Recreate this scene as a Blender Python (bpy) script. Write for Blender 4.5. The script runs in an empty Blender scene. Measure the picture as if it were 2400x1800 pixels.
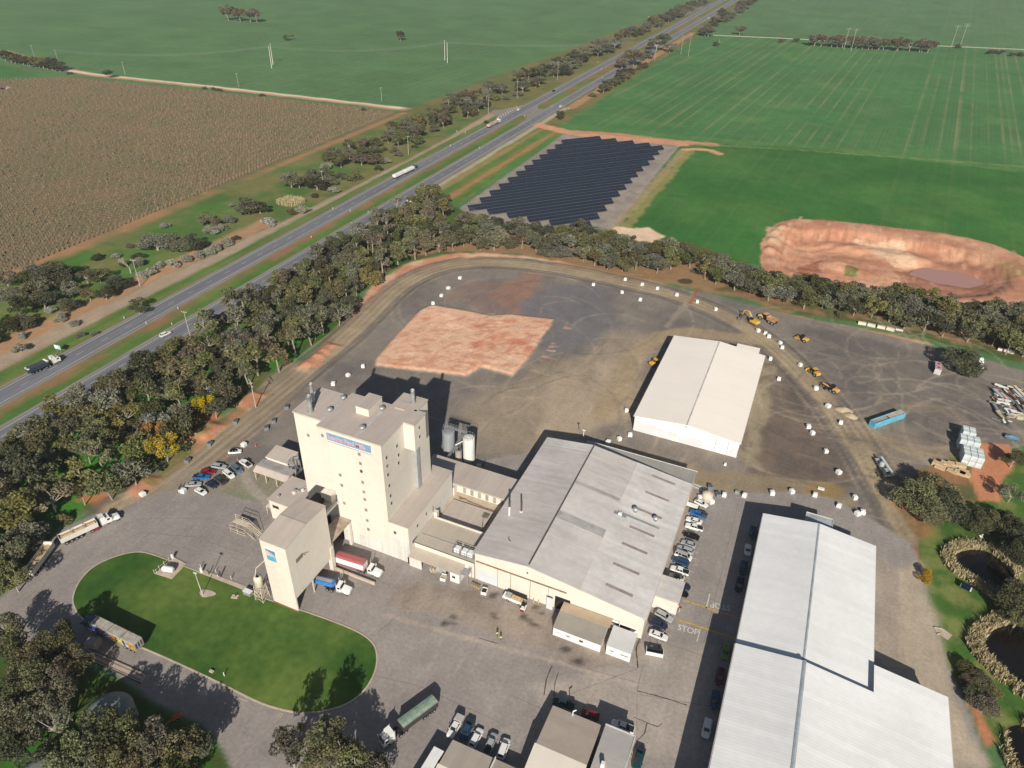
import bpy, math, random
import numpy as np
from mathutils import Matrix, Vector

# ---------------------------------------------------------------- camera, sky, sun, exposure
SC = bpy.context.scene
COL = SC.collection
CAM_H = 155.0
FOC, PIT, ROL, HED = 1690.0, math.radians(33.97), math.radians(1.65), math.radians(22.67)

def _rot():
    f = Vector((0, math.cos(PIT), -math.sin(PIT)))
    u = Vector((0, math.sin(PIT), math.cos(PIT)))
    r = Vector((1, 0, 0))
    c, s = math.cos(ROL), math.sin(ROL)
    r2 = r * c + u * s
    u2 = u * c - r * s
    r2, u2 = r * c - u * (-s), u * c + r * (-s)
    return r2, u2, f

def ray(px, py):
    x, y = (px - 1200.0) / FOC, (py - 900.0) / FOC
    c, s = math.cos(ROL), math.sin(ROL)
    x, y = c * x + s * y, -s * x + c * y
    X, Y, Z = x, math.cos(PIT) - y * math.sin(PIT), -math.sin(PIT) - y * math.cos(PIT)
    c, s = math.cos(HED), math.sin(HED)
    return c * X - s * Y, s * X + c * Y, Z

def gp(px, py, z=0.0):
    d = ray(px, py)
    t = (z - CAM_H) / d[2]
    return (d[0] * t, d[1] * t)
# survey notes: W = whole view, Q = one of 4x4 tiles, K = a closer view; all return metres on the ground (or at height z)
def W(x, y, z=0.0): return gp(x * 1.085, y * 1.085, z)
def Q(c, r, x, y, z=0.0): return gp(c * 600 + x * .27125, r * 450 + y * .27125, z)
def K(rx, ry, s, x, y, z=0.0): return gp(rx + x * s / 2212.0, ry + y * s / 2212.0, z)

cam = bpy.data.cameras.new('camera')
cam_o = bpy.data.objects.new('camera', cam)
COL.objects.link(cam_o)
cam.sensor_width = 36.0
cam.lens = FOC / 2400.0 * 36.0
cam.clip_start, cam.clip_end = 1.0, 20000.0
# axes of the camera from the surveyed rays
d0, dr, du = Vector(ray(1200, 900)), Vector(ray(2200, 900)), Vector(ray(1200, -100))
zax = (-d0).normalized(); xax = (dr - d0).normalized(); yax = (du - d0).normalized()
cam_o.matrix_world = Matrix(((xax.x, yax.x, zax.x, 0), (xax.y, yax.y, zax.y, 0), (xax.z, yax.z, zax.z, CAM_H), (0, 0, 0, 1)))
SC.camera = cam_o

SUN_EL, SUN_AZ = math.radians(30.3), math.radians(-23.0)     # SUN_AZ: heading of the shadows from +Y
sund = Vector((-math.sin(-SUN_AZ) * math.cos(SUN_EL), math.cos(SUN_AZ) * math.cos(SUN_EL), -math.sin(SUN_EL)))
sl = bpy.data.lights.new('sun', 'SUN'); sl.energy = 5.0; sl.angle = math.radians(0.53); sl.color = (1.0, .93, .82)
so = bpy.data.objects.new('sun', sl); COL.objects.link(so)
so.rotation_euler = sund.to_track_quat('-Z', 'Y').to_euler()
wd = bpy.data.worlds.new('World'); SC.world = wd; wd.use_nodes = True
nt = wd.node_tree; nt.nodes.clear()
sky = nt.nodes.new('ShaderNodeTexSky'); sky.sky_type = 'NISHITA'; sky.sun_disc = False
sky.sun_elevation = SUN_EL
sdir = -sund
sky.sun_rotation = math.atan2(sdir.x, sdir.y)
sky.altitude = 100; sky.air_density = 1.0; sky.dust_density = 1.0
bg = nt.nodes.new('ShaderNodeBackground'); bg.inputs[1].default_value = 0.05
ow = nt.nodes.new('ShaderNodeOutputWorld')
nt.links.new(sky.outputs[0], bg.inputs[0]); nt.links.new(bg.outputs[0], ow.inputs[0])
SC.view_settings.view_transform = 'Standard'; SC.view_settings.look = 'None'
SC.view_settings.exposure = 0.24; SC.view_settings.gamma = 1.0
SC.view_settings.use_curve_mapping = False
SC.render.engine = 'CYCLES'
SC.cycles.max_bounces = 6; SC.cycles.diffuse_bounces = 2; SC.cycles.transparent_max_bounces = 8
SC.cycles.volume_bounces = 0
random.seed(7); np.random.seed(7)
PI = math.pi

# ---------------------------------------------------------------- helpers
def s2l(c):
    return tuple(((v / 12.92) if v <= .04045 else ((v + .055) / 1.055) ** 2.4) for v in c)

MATS = {}
def mat(name, col, rough=.8, metal=0.0, var=.12, scale=.4, detail=5.0, spec=.3, col2=None, stretch=None, bump=0.0, rnd=0.0, streak=0.0):
    """base colour with two scales of grain, wear and optional second tone"""
    if name in MATS: return MATS[name]
    m = bpy.data.materials.new(name); m.use_nodes = True
    n, l = m.node_tree.nodes, m.node_tree.links
    b = n['Principled BSDF']
    b.inputs['Roughness'].default_value = rough; b.inputs['Metallic'].default_value = metal
    b.inputs['Specular IOR Level'].default_value = spec
    tc = n.new('ShaderNodeTexCoord'); mp = n.new('ShaderNodeMapping')
    l.new(tc.outputs['Object'], mp.inputs[0])
    if stretch: mp.inputs['Scale'].default_value = stretch
    n1 = n.new('ShaderNodeTexNoise'); n1.inputs['Scale'].default_value = scale; n1.inputs['Detail'].default_value = detail
    n2 = n.new('ShaderNodeTexNoise'); n2.inputs['Scale'].default_value = scale * 9; n2.inputs['Detail'].default_value = 3
    l.new(mp.outputs[0], n1.inputs[0]); l.new(mp.outputs[0], n2.inputs[0])
    c1 = col; c2 = col2 if col2 else tuple(v * (1 - 2.2 * var) for v in col)
    mx = n.new('ShaderNodeMix'); mx.data_type = 'RGBA'
    rp = n.new('ShaderNodeMapRange'); rp.inputs[1].default_value = .38; rp.inputs[2].default_value = .66
    l.new(n1.outputs[0], rp.inputs[0]); l.new(rp.outputs[0], mx.inputs[0])
    mx.inputs[6].default_value = (*c1, 1); mx.inputs[7].default_value = (*c2, 1)
    m2 = n.new('ShaderNodeMix'); m2.data_type = 'RGBA'; m2.blend_type = 'MULTIPLY'; m2.inputs[0].default_value = 1
    r2 = n.new('ShaderNodeMapRange'); r2.inputs[1].default_value = .3; r2.inputs[2].default_value = .7
    r2.inputs[3].default_value = 1 - var; r2.inputs[4].default_value = 1 + var * .6
    l.new(n2.outputs[0], r2.inputs[0]); l.new(mx.outputs[2], m2.inputs[6]); l.new(r2.outputs[0], m2.inputs[7])
    out = m2.outputs[2]
    if streak:
        n3 = n.new('ShaderNodeTexNoise'); n3.inputs['Scale'].default_value = 1.0; n3.inputs['Detail'].default_value = 4
        mp3 = n.new('ShaderNodeMapping'); mp3.inputs['Scale'].default_value = (1.6, 1.6, .06)
        l.new(tc.outputs['Object'], mp3.inputs[0]); l.new(mp3.outputs[0], n3.inputs[0])
        r3 = n.new('ShaderNodeMapRange'); r3.inputs[1].default_value = .45; r3.inputs[2].default_value = .75
        r3.inputs[3].default_value = 1.0; r3.inputs[4].default_value = 1 - streak
        l.new(n3.outputs[0], r3.inputs[0])
        m3 = n.new('ShaderNodeMix'); m3.data_type = 'RGBA'; m3.blend_type = 'MULTIPLY'; m3.inputs[0].default_value = 1
        l.new(out, m3.inputs[6]); l.new(r3.outputs[0], m3.inputs[7]); out = m3.outputs[2]
    if rnd:
        oi = n.new('ShaderNodeObjectInfo'); hs = n.new('ShaderNodeHueSaturation')
        ra = n.new('ShaderNodeMapRange'); ra.inputs[3].default_value = 1 - rnd; ra.inputs[4].default_value = 1 + rnd
        rb = n.new('ShaderNodeMapRange'); rb.inputs[3].default_value = .5 - rnd * .06; rb.inputs[4].default_value = .5 + rnd * .05
        mm = n.new('ShaderNodeMath'); mm.operation = 'FRACT'; mk = n.new('ShaderNodeMath'); mk.operation = 'MULTIPLY'; mk.inputs[1].default_value = 7.13
        l.new(oi.outputs['Random'], ra.inputs[0]); l.new(oi.outputs['Random'], mk.inputs[0]); l.new(mk.outputs[0], mm.inputs[0]); l.new(mm.outputs[0], rb.inputs[0])
        l.new(ra.outputs[0], hs.inputs['Value']); l.new(rb.outputs[0], hs.inputs['Hue']); l.new(out, hs.inputs['Color']); out = hs.outputs[0]
    l.new(out, b.inputs['Base Color'])
    if bump:
        bp = n.new('ShaderNodeBump'); bp.inputs['Strength'].default_value = bump; bp.inputs['Distance'].default_value = .1
        l.new(n2.outputs[0], bp.inputs['Height']); l.new(bp.outputs[0], b.inputs['Normal'])
    MATS[name] = m
    return m

def sheetmetal(name, col, axis, pitch=.76, depth=.10, rough=.45, var=.05, laps=0.0, dirt=.12, sheet=None):
    """ribbed roof or wall sheet: fine ribs as relief, faint sheet-to-sheet tone, dirt"""
    if name in MATS: return MATS[name]
    m = mat(name, col, rough=rough, var=var, scale=.07, spec=.35)
    n, l = m.node_tree.nodes, m.node_tree.links
    b = n['Principled BSDF']; src = b.inputs['Base Color'].links[0].from_socket
    tc = n.new('ShaderNodeTexCoord'); sx = n.new('ShaderNodeSeparateXYZ'); l.new(tc.outputs['Object'], sx.inputs[0])
    def wave(ax, p):
        a = n.new('ShaderNodeMath'); a.operation = 'MULTIPLY'; a.inputs[1].default_value = 1.0 / p
        l.new(sx.outputs[ax], a.inputs[0])
        f = n.new('ShaderNodeMath'); f.operation = 'FRACT'; l.new(a.outputs[0], f.inputs[0]); return a, f
    a, f = wave(axis, pitch)
    r = n.new('ShaderNodeMapRange'); r.inputs[1].default_value = .0; r.inputs[2].default_value = .22; r.inputs[3].default_value = 1 - depth; r.inputs[4].default_value = 1
    l.new(f.outputs[0], r.inputs[0])
    m1 = n.new('ShaderNodeMix'); m1.data_type = 'RGBA'; m1.blend_type = 'MULTIPLY'; m1.inputs[0].default_value = 1
    l.new(src, m1.inputs[6]); l.new(r.outputs[0], m1.inputs[7])
    # sheet tone
    fl = n.new('ShaderNodeMath'); fl.operation = 'FLOOR'; a2, _ = wave(axis, sheet or pitch * 4); l.new(a2.outputs[0], fl.inputs[0])
    wn = n.new('ShaderNodeTexWhiteNoise'); wn.noise_dimensions = '1D'; l.new(fl.outputs[0], wn.inputs['W'])
    rr = n.new('ShaderNodeMapRange'); rr.inputs[3].default_value = 1 - var * 1.2; rr.inputs[4].default_value = 1 + var * .6; l.new(wn.outputs[0], rr.inputs[0])
    m2 = n.new('ShaderNodeMix'); m2.data_type = 'RGBA'; m2.blend_type = 'MULTIPLY'; m2.inputs[0].default_value = 1
    l.new(m1.outputs[2], m2.inputs[6]); l.new(rr.outputs[0], m2.inputs[7])
    # streaks of dirt across the ribs' run
    mp = n.new('ShaderNodeMapping'); sc = [.9, .9, .9]; sc[1 - axis if axis < 2 else 2] = .05; mp.inputs['Scale'].default_value = sc
    l.new(tc.outputs['Object'], mp.inputs[0]); nn = n.new('ShaderNodeTexNoise'); nn.inputs['Scale'].default_value = .8; nn.inputs['Detail'].default_value = 6
    l.new(mp.outputs[0], nn.inputs[0]); r4 = n.new('ShaderNodeMapRange'); r4.inputs[1].default_value = .45; r4.inputs[2].default_value = .8; r4.inputs[3].default_value = 1; r4.inputs[4].default_value = 1 - dirt
    l.new(nn.outputs[0], r4.inputs[0]); m3 = n.new('ShaderNodeMix'); m3.data_type = 'RGBA'; m3.blend_type = 'MULTIPLY'; m3.inputs[0].default_value = 1
    l.new(m2.outputs[2], m3.inputs[6]); l.new(r4.outputs[0], m3.inputs[7]); l.new(m3.outputs[2], b.inputs['Base Color'])
    bp = n.new('ShaderNodeBump'); bp.inputs['Strength'].default_value = .25; bp.inputs['Distance'].default_value = .05
    l.new(r.outputs[0], bp.inputs['Height']); l.new(bp.outputs[0], b.inputs['Normal'])
    return m

class MB:
    def __init__(s): s.v = []; s.f = []
    def add(s, vs, fs):
        o = len(s.v); s.v += [tuple(v) for v in vs]; s.f += [tuple(i + o for i in f) for f in fs]; return s
    def box(s, x0, x1, y0, y1, z0, z1):
        return s.add([(x0, y0, z0), (x1, y0, z0), (x1, y1, z0), (x0, y1, z0), (x0, y0, z1), (x1, y0, z1), (x1, y1, z1), (x0, y1, z1)],
                     [(3, 2, 1, 0), (4, 5, 6, 7), (0, 1, 5, 4), (1, 2, 6, 5), (2, 3, 7, 6), (3, 0, 4, 7)])
    def cbox(s, cx, cy, cz, sx, sy, sz): return s.box(cx - sx / 2, cx + sx / 2, cy - sy / 2, cy + sy / 2, cz - sz / 2, cz + sz / 2)
    def bbox(s, x0, x1, y0, y1, z0, z1, b=.05):
        """box with chamfered upper edges"""
        lo = [(x0, y0, z0), (x1, y0, z0), (x1, y1, z0), (x0, y1, z0)]
        m = [(x0, y0, z1 - b), (x1, y0, z1 - b), (x1, y1, z1 - b), (x0, y1, z1 - b)]
        t = [(x0 + b, y0 + b, z1), (x1 - b, y0 + b, z1), (x1 - b, y1 - b, z1), (x0 + b, y1 - b, z1)]
        fs = [(3, 2, 1, 0), (8, 9, 10, 11)]
        for k in range(4):
            j = (k + 1) % 4; fs += [(k, j, 4 + j, 4 + k), (4 + k, 4 + j, 8 + j, 8 + k)]
        return s.add(lo + m + t, fs)
    def prism(s, poly, z0, z1):
        n = len(poly); a = sum(poly[i][0] * poly[(i + 1) % n][1] - poly[(i + 1) % n][0] * poly[i][1] for i in range(n))
        if a < 0: poly = poly[::-1]
        return s.add([(x, y, z0) for x, y in poly] + [(x, y, z1) for x, y in poly],
                     [tuple(range(n))[::-1], tuple(range(n, 2 * n))] + [(i, (i + 1) % n, (i + 1) % n + n, i + n) for i in range(n)])
    def profx(s, prof, x0, x1):
        """polygon in (y,z) pushed along x"""
        n = len(prof); a = sum(prof[i][0] * prof[(i + 1) % n][1] - prof[(i + 1) % n][0] * prof[i][1] for i in range(n))
        if a < 0: prof = prof[::-1]
        return s.add([(x1, y, z) for y, z in prof] + [(x0, y, z) for y, z in prof],
                     [tuple(range(n)), tuple(range(n, 2 * n))[::-1]] + [(i + n, (i + 1) % n + n, (i + 1) % n, i)[::-1] for i in range(n)])
    def profy(s, prof, y0, y1):
        """polygon in (x,z) pushed along y"""
        n = len(prof); a = sum(prof[i][0] * prof[(i + 1) % n][1] - prof[(i + 1) % n][0] * prof[i][1] for i in range(n))
        if a < 0: prof = prof[::-1]
        return s.add([(x, y0, z) for x, z in prof] + [(x, y1, z) for x, z in prof],
                     [tuple(range(n)), tuple(range(n, 2 * n))[::-1]] + [(i + n, (i + 1) % n + n, (i + 1) % n, i) for i in range(n)])
    def tube(s, p0, p1, r, n=8, r2=None, caps=True):
        p0, p1 = Vector(p0), Vector(p1); d = (p1 - p0)
        if d.length < 1e-6: return s
        d.normalize(); u = d.orthogonal().normalized(); w = d.cross(u); r2 = r if r2 is None else r2
        vs = []
        for p, q in ((p0, r), (p1, r2)):
            for k in range(n):
                a = 2 * PI * k / n; vs.append(p + (u * math.cos(a) + w * math.sin(a)) * q)
        fs = [(k, (k + 1) % n, (k + 1) % n + n, k + n) for k in range(n)]
        if caps: fs += [tuple(range(n))[::-1], tuple(range(n, 2 * n))]
        return s.add(vs, fs)
    def path(s, pts, r, n=6):
        for a, b in zip(pts[:-1], pts[1:]): s.tube(a, b, r, n)
        return s
    def lathe(s, cx, cy, prof, n=20, cap=True):
        vs = []; m = len(prof)
        for r, z in prof:
            for k in range(n):
                a = 2 * PI * k / n; vs.append((cx + r * math.cos(a), cy + r * math.sin(a), z))
        fs = [(j * n + k, j * n + (k + 1) % n, (j + 1) * n + (k + 1) % n, (j + 1) * n + k) for j in range(m - 1) for k in range(n)]
        if cap: fs += [tuple(range(n))[::-1], tuple(range((m - 1) * n, m * n))]
        return s.add(vs, fs)
    def flat(s, poly, z):
        n = len(poly); a = sum(poly[i][0] * poly[(i + 1) % n][1] - poly[(i + 1) % n][0] * poly[i][1] for i in range(n))
        if a < 0: poly = poly[::-1]
        return s.add([(x, y, z) for x, y in poly], [tuple(range(n))])
    def quad(s, a, b, c, d): return s.add([a, b, c, d], [(0, 1, 2, 3)])
    def mesh(s, name, m, smooth=False):
        me = bpy.data.meshes.new(name); me.from_pydata(s.v, [], s.f)
        if smooth: me.polygons.foreach_set('use_smooth', [True] * len(me.polygons))
        if m: me.materials.append(m)
        me.update(); return me
    def build(s, name, m, parent=None, smooth=False, **kw):
        o = bpy.data.objects.new(name, s.mesh(name, m, smooth)); COL.objects.link(o)
        if parent: o.parent = parent
        for k, v in kw.items(): o[k] = v
        return o

def tag(o, label=None, cat=None, group=None, kind=None):
    if label: o['label'] = label
    if cat: o['category'] = cat
    if group: o['group'] = group
    if kind: o['kind'] = kind
    return o
def thing(name, label, cat, loc=(0, 0, 0), rz=0.0, group=None):
    o = bpy.data.objects.new(name, None); COL.objects.link(o); o.empty_display_size = .5
    o.location = loc if len(loc) == 3 else (*loc, 0.0); o.rotation_euler = (0, 0, rz)
    return tag(o, label, cat, group)
def kids(o): return [c for c in bpy.data.objects if c.parent == o]
KIDS = {}
def freeze(root):
    """remember a thing's tree once so that copies are quick"""
    if root.name not in KIDS: KIDS[root.name] = {o: kids(o) for o in [root] + kids(root)}
    return KIDS[root.name]
def dup(root, loc, rz=0.0, label=None, group=None, scale=None, mats=None):
    t = freeze(root)
    def cp(o, par):
        c = o.copy(); COL.objects.link(c)
        if par: c.parent = par
        if mats and o.type == 'MESH' and o.material_slots:
            nm = mats.get(o.name.split('.')[0])
            if nm:
                key = (o.data.name, nm.name)
                if key not in MCACHE:
                    d = o.data.copy(); d.materials.clear(); d.materials.append(nm); MCACHE[key] = d
                c.data = MCACHE[key]
        for ch in (t.get(o) or (kids(o) if o is not root and o.type == 'MESH' and o.get('has_sub') else [])): cp(ch, c)
        return c
    r = cp(root, None)
    r.location = loc if len(loc) == 3 else (*loc, 0.0); r.rotation_euler = (0, 0, rz)
    if scale: r.scale = (scale,) * 3 if not hasattr(scale, '__len__') else scale
    if label: r['label'] = label
    if group: r['group'] = group
    return r
MCACHE = {}

def inpoly(X, Y, poly):
    n = len(poly); ins = np.zeros(X.shape, bool); j = n - 1
    for i in range(n):
        xi, yi = poly[i]; xj, yj = poly[j]
        if yi != yj:
            c = ((yi > Y) != (yj > Y)) & (X < (xj - xi) * (Y - yi) / (yj - yi) + xi)
            ins ^= c
        j = i
    return ins
def dseg(X, Y, pts, closed=False):
    d = np.full(X.shape, 1e9)
    P = list(pts) + ([pts[0]] if closed else [])
    for (ax, ay), (bx, by) in zip(P[:-1], P[1:]):
        dx, dy = bx - ax, by - ay; L = dx * dx + dy * dy + 1e-9
        t = np.clip(((X - ax) * dx + (Y - ay) * dy) / L, 0, 1)
        d = np.minimum(d, np.hypot(X - ax - t * dx, Y - ay - t * dy))
    return d
def smooth(pts, it=2, closed=False):
    for _ in range(it):
        q = []; n = len(pts); R = range(n if closed else n - 1)
        if not closed: q.append(pts[0])
        for i in R:
            a, b = pts[i], pts[(i + 1) % n]
            q += [(a[0] * .75 + b[0] * .25, a[1] * .75 + b[1] * .25), (a[0] * .25 + b[0] * .75, a[1] * .25 + b[1] * .75)]
        if not closed: q.append(pts[-1])
        pts = q
    return pts
_NG = np.random.RandomState(3).rand(256, 256)
def vnoise(X, Y, s):
    x, y = X / s, Y / s; xi, yi = np.floor(x).astype(int), np.floor(y).astype(int); fx, fy = x - xi, y - yi
    fx = fx * fx * (3 - 2 * fx); fy = fy * fy * (3 - 2 * fy)
    g = lambda a, b: _NG[a % 256, b % 256]
    return (g(xi, yi) * (1 - fx) + g(xi + 1, yi) * fx) * (1 - fy) + (g(xi, yi + 1) * (1 - fx) + g(xi + 1, yi + 1) * fx) * fy
def fbm(X, Y, s, o=4):
    t = 0; a = .5
    for k in range(o): t = t + a * vnoise(X + 17 * k, Y - 31 * k, s); s /= 2.1; a *= .55
    return t / 1.0
def off(pts, d):
    """offset an open polyline sideways"""
    out = []
    for i, p in enumerate(pts):
        a, b = pts[max(i - 1, 0)], pts[min(i + 1, len(pts) - 1)]
        dx, dy = b[0] - a[0], b[1] - a[1]; L = math.hypot(dx, dy) or 1
        out.append((p[0] - dy / L * d, p[1] + dx / L * d))
    return out
def ribbon(mb, pts, w, z, zs=None):
    A, B = off(pts, w / 2), off(pts, -w / 2)
    for i in range(len(pts) - 1):
        mb.quad((*B[i], z), (*B[i + 1], z), (*A[i + 1], z), (*A[i], z))
    return mb
# ---------------------------------------------------------------- the ground, one sheet out to the far fields
def A(r, g, b): return np.array(s2l((r / 255., g / 255., b / 255.))) * 1.12
def axis(parts):
    out = []
    for a, b, d0, d1 in parts:
        x = a
        while x < b - 1e-6:
            out.append(x); x += d0 + (d1 - d0) * (x - a) / (b - a)
    out.append(parts[-1][1]); return np.array(out)
xs = axis([(-2600, -900, 80, 40), (-900, -330, 16, 5), (-330, -205, 2.5, 1.0), (-205, 120, .92, .92), (120, 230, 1.3, 4), (230, 900, 6, 40), (900, 2200, 60, 120)])
ys = axis([(-40, 40, 4, 1), (40, 330, .72, .95), (330, 470, .95, 1.5), (470, 700, 1.6, 4), (700, 1500, 5, 14), (1500, 5200, 20, 160)])
X, Y = np.meshgrid(xs, ys)
Z = np.zeros(X.shape)
C = np.zeros(X.shape + (3,)); STR = np.zeros(X.shape)
n30, n8, n3 = fbm(X, Y, 34.), fbm(X + 300, Y, 9., 3), vnoise(X, Y, 2.6)
C[:] = A(80, 112, 72); STR[:] = .35
DIRT, RED, PALE = A(150, 116, 90), A(184, 132, 104), A(202, 166, 136)
GRAVEL, GRAVD, TAN = A(126, 118, 110), A(108, 102, 98), A(148, 133, 112)
ASPH, ASPL = A(142, 135, 130), A(160, 149, 138)
GRASS, GRASD, OLIVE = A(58, 100, 42), A(40, 72, 32), A(98, 102, 60)

def sm(t): t = np.clip(t, 0, 1); return t * t * (3 - 2 * t)
def paint(poly, col, soft=1.5, amp=2.0, ns=7.0, op=1.0, stripe=0.0, line=None, col2=None, c2n=9.0, keep=False):
    """lay a ground colour inside a surveyed outline (or along a line of given width) with a ragged edge"""
    px_, py_ = [p[0] for p in poly], [p[1] for p in poly]; m = soft + amp + (line or 0) + 2
    i0, i1 = np.searchsorted(xs, [min(px_) - m, max(px_) + m]); j0, j1 = np.searchsorted(ys, [min(py_) - m, max(py_) + m])
    if i1 <= i0 or j1 <= j0: return
    x, y = X[j0:j1, i0:i1], Y[j0:j1, i0:i1]
    if line: sd = line / 2 - dseg(x, y, poly)
    else:
        d = dseg(x, y, poly, True); sd = np.where(inpoly(x, y, poly), d, -d)
    if amp: sd = sd + (fbm(x + 91, y + 13, ns, 3) - .8 * .55) * 2 * amp
    w = sm(sd / soft + .5) * op
    c = np.array(col)
    if col2 is not None:
        t = sm((fbm(x - 50, y + 70, c2n, 4) - .38) / .3)[..., None]; c = c * (1 - t) + np.array(col2) * t
    C[j0:j1, i0:i1] = C[j0:j1, i0:i1] * (1 - w[..., None]) + c * w[..., None]
    STR[j0:j1, i0:i1] = STR[j0:j1, i0:i1] * (1 - w) + stripe * w

WP = lambda *p: [W(x, y) for x, y in p]
# right-hand striped field, the plain field below it and its headland tracks
paint([(-213, 566), (-204, 1160), (240, 1285), (420, 1285), (420, 596), (130, 600)], A(66, 110, 62), 3, 1, stripe=1.0)
paint([(-110, 560), (-30, 610), (420, 640), (420, 375), (-30, 368), (-102, 372)], A(54, 101, 46), 3, 2, stripe=.16, col2=A(68, 108, 52), c2n=40)
paint([W(1215, 270), W(1500, 300), W(1800, 322), W(2212, 365), (300, 600)], A(84, 120, 64), 3, 1, line=13, op=.55)
paint([W(1210, 282), W(1350, 292), W(1460, 306), W(1540, 312)], A(186, 136, 104), 2, 2, 12, line=9, op=.9)
paint([W(1500, 312), W(1700, 322), W(2212, 360)], A(124, 136, 84), 1.5, 1, 12, line=2.5, op=.6)
# vineyard soil
VINE = [(-343, 175), (-343, 556), (-690, 519), (-800, 420), (-800, 150)]
paint(VINE, A(118, 101, 80), 4, 2, col2=A(102, 98, 74), c2n=60)
# left fields
paint([(-713, 500), (-690, 519), (-900, 400), (-1400, 420), (-1400, 600), (-900, 560)], A(70, 112, 60), 5, 2, stripe=.2)
paint([W(0, 108), W(100, 140), W(200, 162), W(450, 188), W(700, 216), W(905, 240)], A(184, 134, 106), 1.5, 1, 20, line=9, op=.95)
paint([W(130, 150), W(200, 160), W(450, 186), W(700, 214), W(905, 238)], A(206, 190, 166), 1.2, .6, 20, line=5.5)
paint([W(120, 150), W(240, 163), W(450, 190), W(880, 243)], A(88, 98, 58), 2, 1, line=3, op=.0)
paint([W(0, 8), W(60, 0)], A(190, 180, 160), 4, 1, line=14)
# verge strip of the highway: scrub, dirt and grass between the vineyard and the road
paint([(-343, 120), (-343, 560), (-300, 1400), (-262, 1640), (-205, 1640), (-205, 120)], OLIVE, 4, 3, col2=A(116, 108, 66), c2n=24)
paint([(-343, 100), (-330, 560), (-262, 560), (-262, 100)], A(112, 110, 68), 4, 3, col2=A(78, 104, 52), c2n=18)
paint([(-342, 175), (-341, 330), (-339, 450), (-338, 552)], A(166, 122, 92), 3, 3, 14, line=5, op=.8)
paint([(-284, 100), (-283, 210), (-279, 300)], A(172, 132, 104), 3, 3, 14, line=12, op=.85)
paint([(-318, 100), (-300, 190), (-286, 300)], A(76, 108, 50), 4, 6, 16, line=12, op=.5)
for q in [(-330, 215), (-322, 262), (-306, 250), (-318, 300), (-310, 330), (-300, 355), (-316, 200)]:
    paint([(q[0] - 6, q[1] - 12), (q[0] + 6, q[1] - 10), (q[0] + 7, q[1] + 12), (q[0] - 5, q[1] + 12)], A(66, 108, 44), 3, 5, 12, op=.6)
paint([(-276, 60), (-274, 180), (-271, 235), (-268, 290), (-265, 365), (-264, 440), (-265, 500), (-268, 560), (-270, 590)], A(158, 140, 120), 2.5, 1, 20, line=9.5)
paint([(-264, 60), (-262.5, 590)], A(74, 106, 48), 2, 1.2, 14, line=6.5, op=.9)
paint([(-262, 60), (-262, 1640)], A(120, 118, 74), 2, 1, 14, line=3, op=.4)
paint([(-242.5, 40), (-242.5, 1640)], A(96, 110, 60), 2, 1, line=14, col2=A(132, 104, 76), c2n=20)
paint([(-239, 40), (-239.5, 560)], A(72, 108, 48), 2, 1.5, 20, line=5, op=.85)
paint([(-247, 40), (-247, 560)], A(142, 110, 84), 2, 1.5, 30, line=2.5, op=.7)
paint([(-222, 40), (-222, 360)], A(128, 116, 94), 2, 1, line=5, op=.8)
paint([(-222, 370), (-222, 640)], A(164, 152, 132), 1.5, .5, line=4.5)
paint([(-219, 640), (-216, 1160)], A(172, 128, 98), 2, 1.5, line=8, op=.8)
# between the highway and the solar farm
paint([(-222, 372), (-219, 560), (-196, 560), (-196, 372)], A(98, 112, 60), 3, 2, 12, col2=A(122, 110, 66), c2n=14)
paint([(-219, 380), (-215, 560)], A(146, 128, 82), 2, 2, 30, line=4, op=.7)
paint([(-214, 380), (-209, 560)], A(80, 116, 56), 2, 2, 18, line=5, op=.9)
paint([(-207, 380), (-202, 560)], A(160, 120, 82), 2, 2, 22, line=4, op=.75)
paint([(-200, 372), (-197, 545)], A(74, 118, 52), 2, 2, 18, line=5, op=.9)
paint([(-192, 366), (-194, 565), (-104, 572), (-100, 372), (-140, 360)], A(148, 138, 128), 1.5, 1, col2=A(136, 126, 118))
paint([(-100, 380), (-98, 560)], A(166, 140, 112), 3, 2, line=5, op=.7)
paint([(-95, 372), (-93, 560)], A(150, 136, 86), 3, 3, line=6, op=.7)
paint([(-232, 575), (-190, 562), (-160, 566), (-104, 574)], A(196, 142, 108), 2, 3, 12, line=11)
paint([(-98, 560), (-90, 566), (-80, 568), (-72, 562)], A(196, 150, 112), 2, 2, 12, line=6)
paint(WP((1330, 492), (1400, 492), (1430, 510), (1400, 540), (1320, 520)), A(212, 184, 156), 2, 3, 8)
# woodland floor
BELT = WP((0, 1240), (100, 1130), (130, 1110), (255, 1090), (310, 1020), (420, 920), (560, 845), (640, 770), (700, 735), (760, 690), (770, 640), (830, 600), (850, 580), (950, 548), (1100, 545), (1160, 552), (1290, 588), (1420, 602), (1540, 620), (1640, 650), (1730, 680), (1850, 695), (2000, 732), (2212, 785), (2212, 690), (2000, 650), (1760, 612), (1640, 600), (1600, 562), (1480, 522), (1380, 522), (1290, 490), (1100, 485), (1010, 462)) + [(-222, 385), (-222, 40), (-150, 40)]
paint(BELT, A(86, 88, 50), 3, 3, 9, col2=A(56, 92, 38), c2n=15)
paint(WP((860, 560), (960, 545), (1100, 548), (1290, 590), (1550, 630), (1700, 672), (1700, 640), (1500, 560), (1300, 520), (1100, 500), (960, 500)), A(150, 116, 88), 4, 6, 12, op=.8)
paint(WP((1550, 625), (1700, 668), (1850, 690), (2000, 725), (2230, 785), (2230, 690), (2000, 655), (1760, 615), (1640, 600)), A(136, 104, 78), 3, 4, 10, op=.85, col2=A(78, 84, 46), c2n=9)
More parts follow.
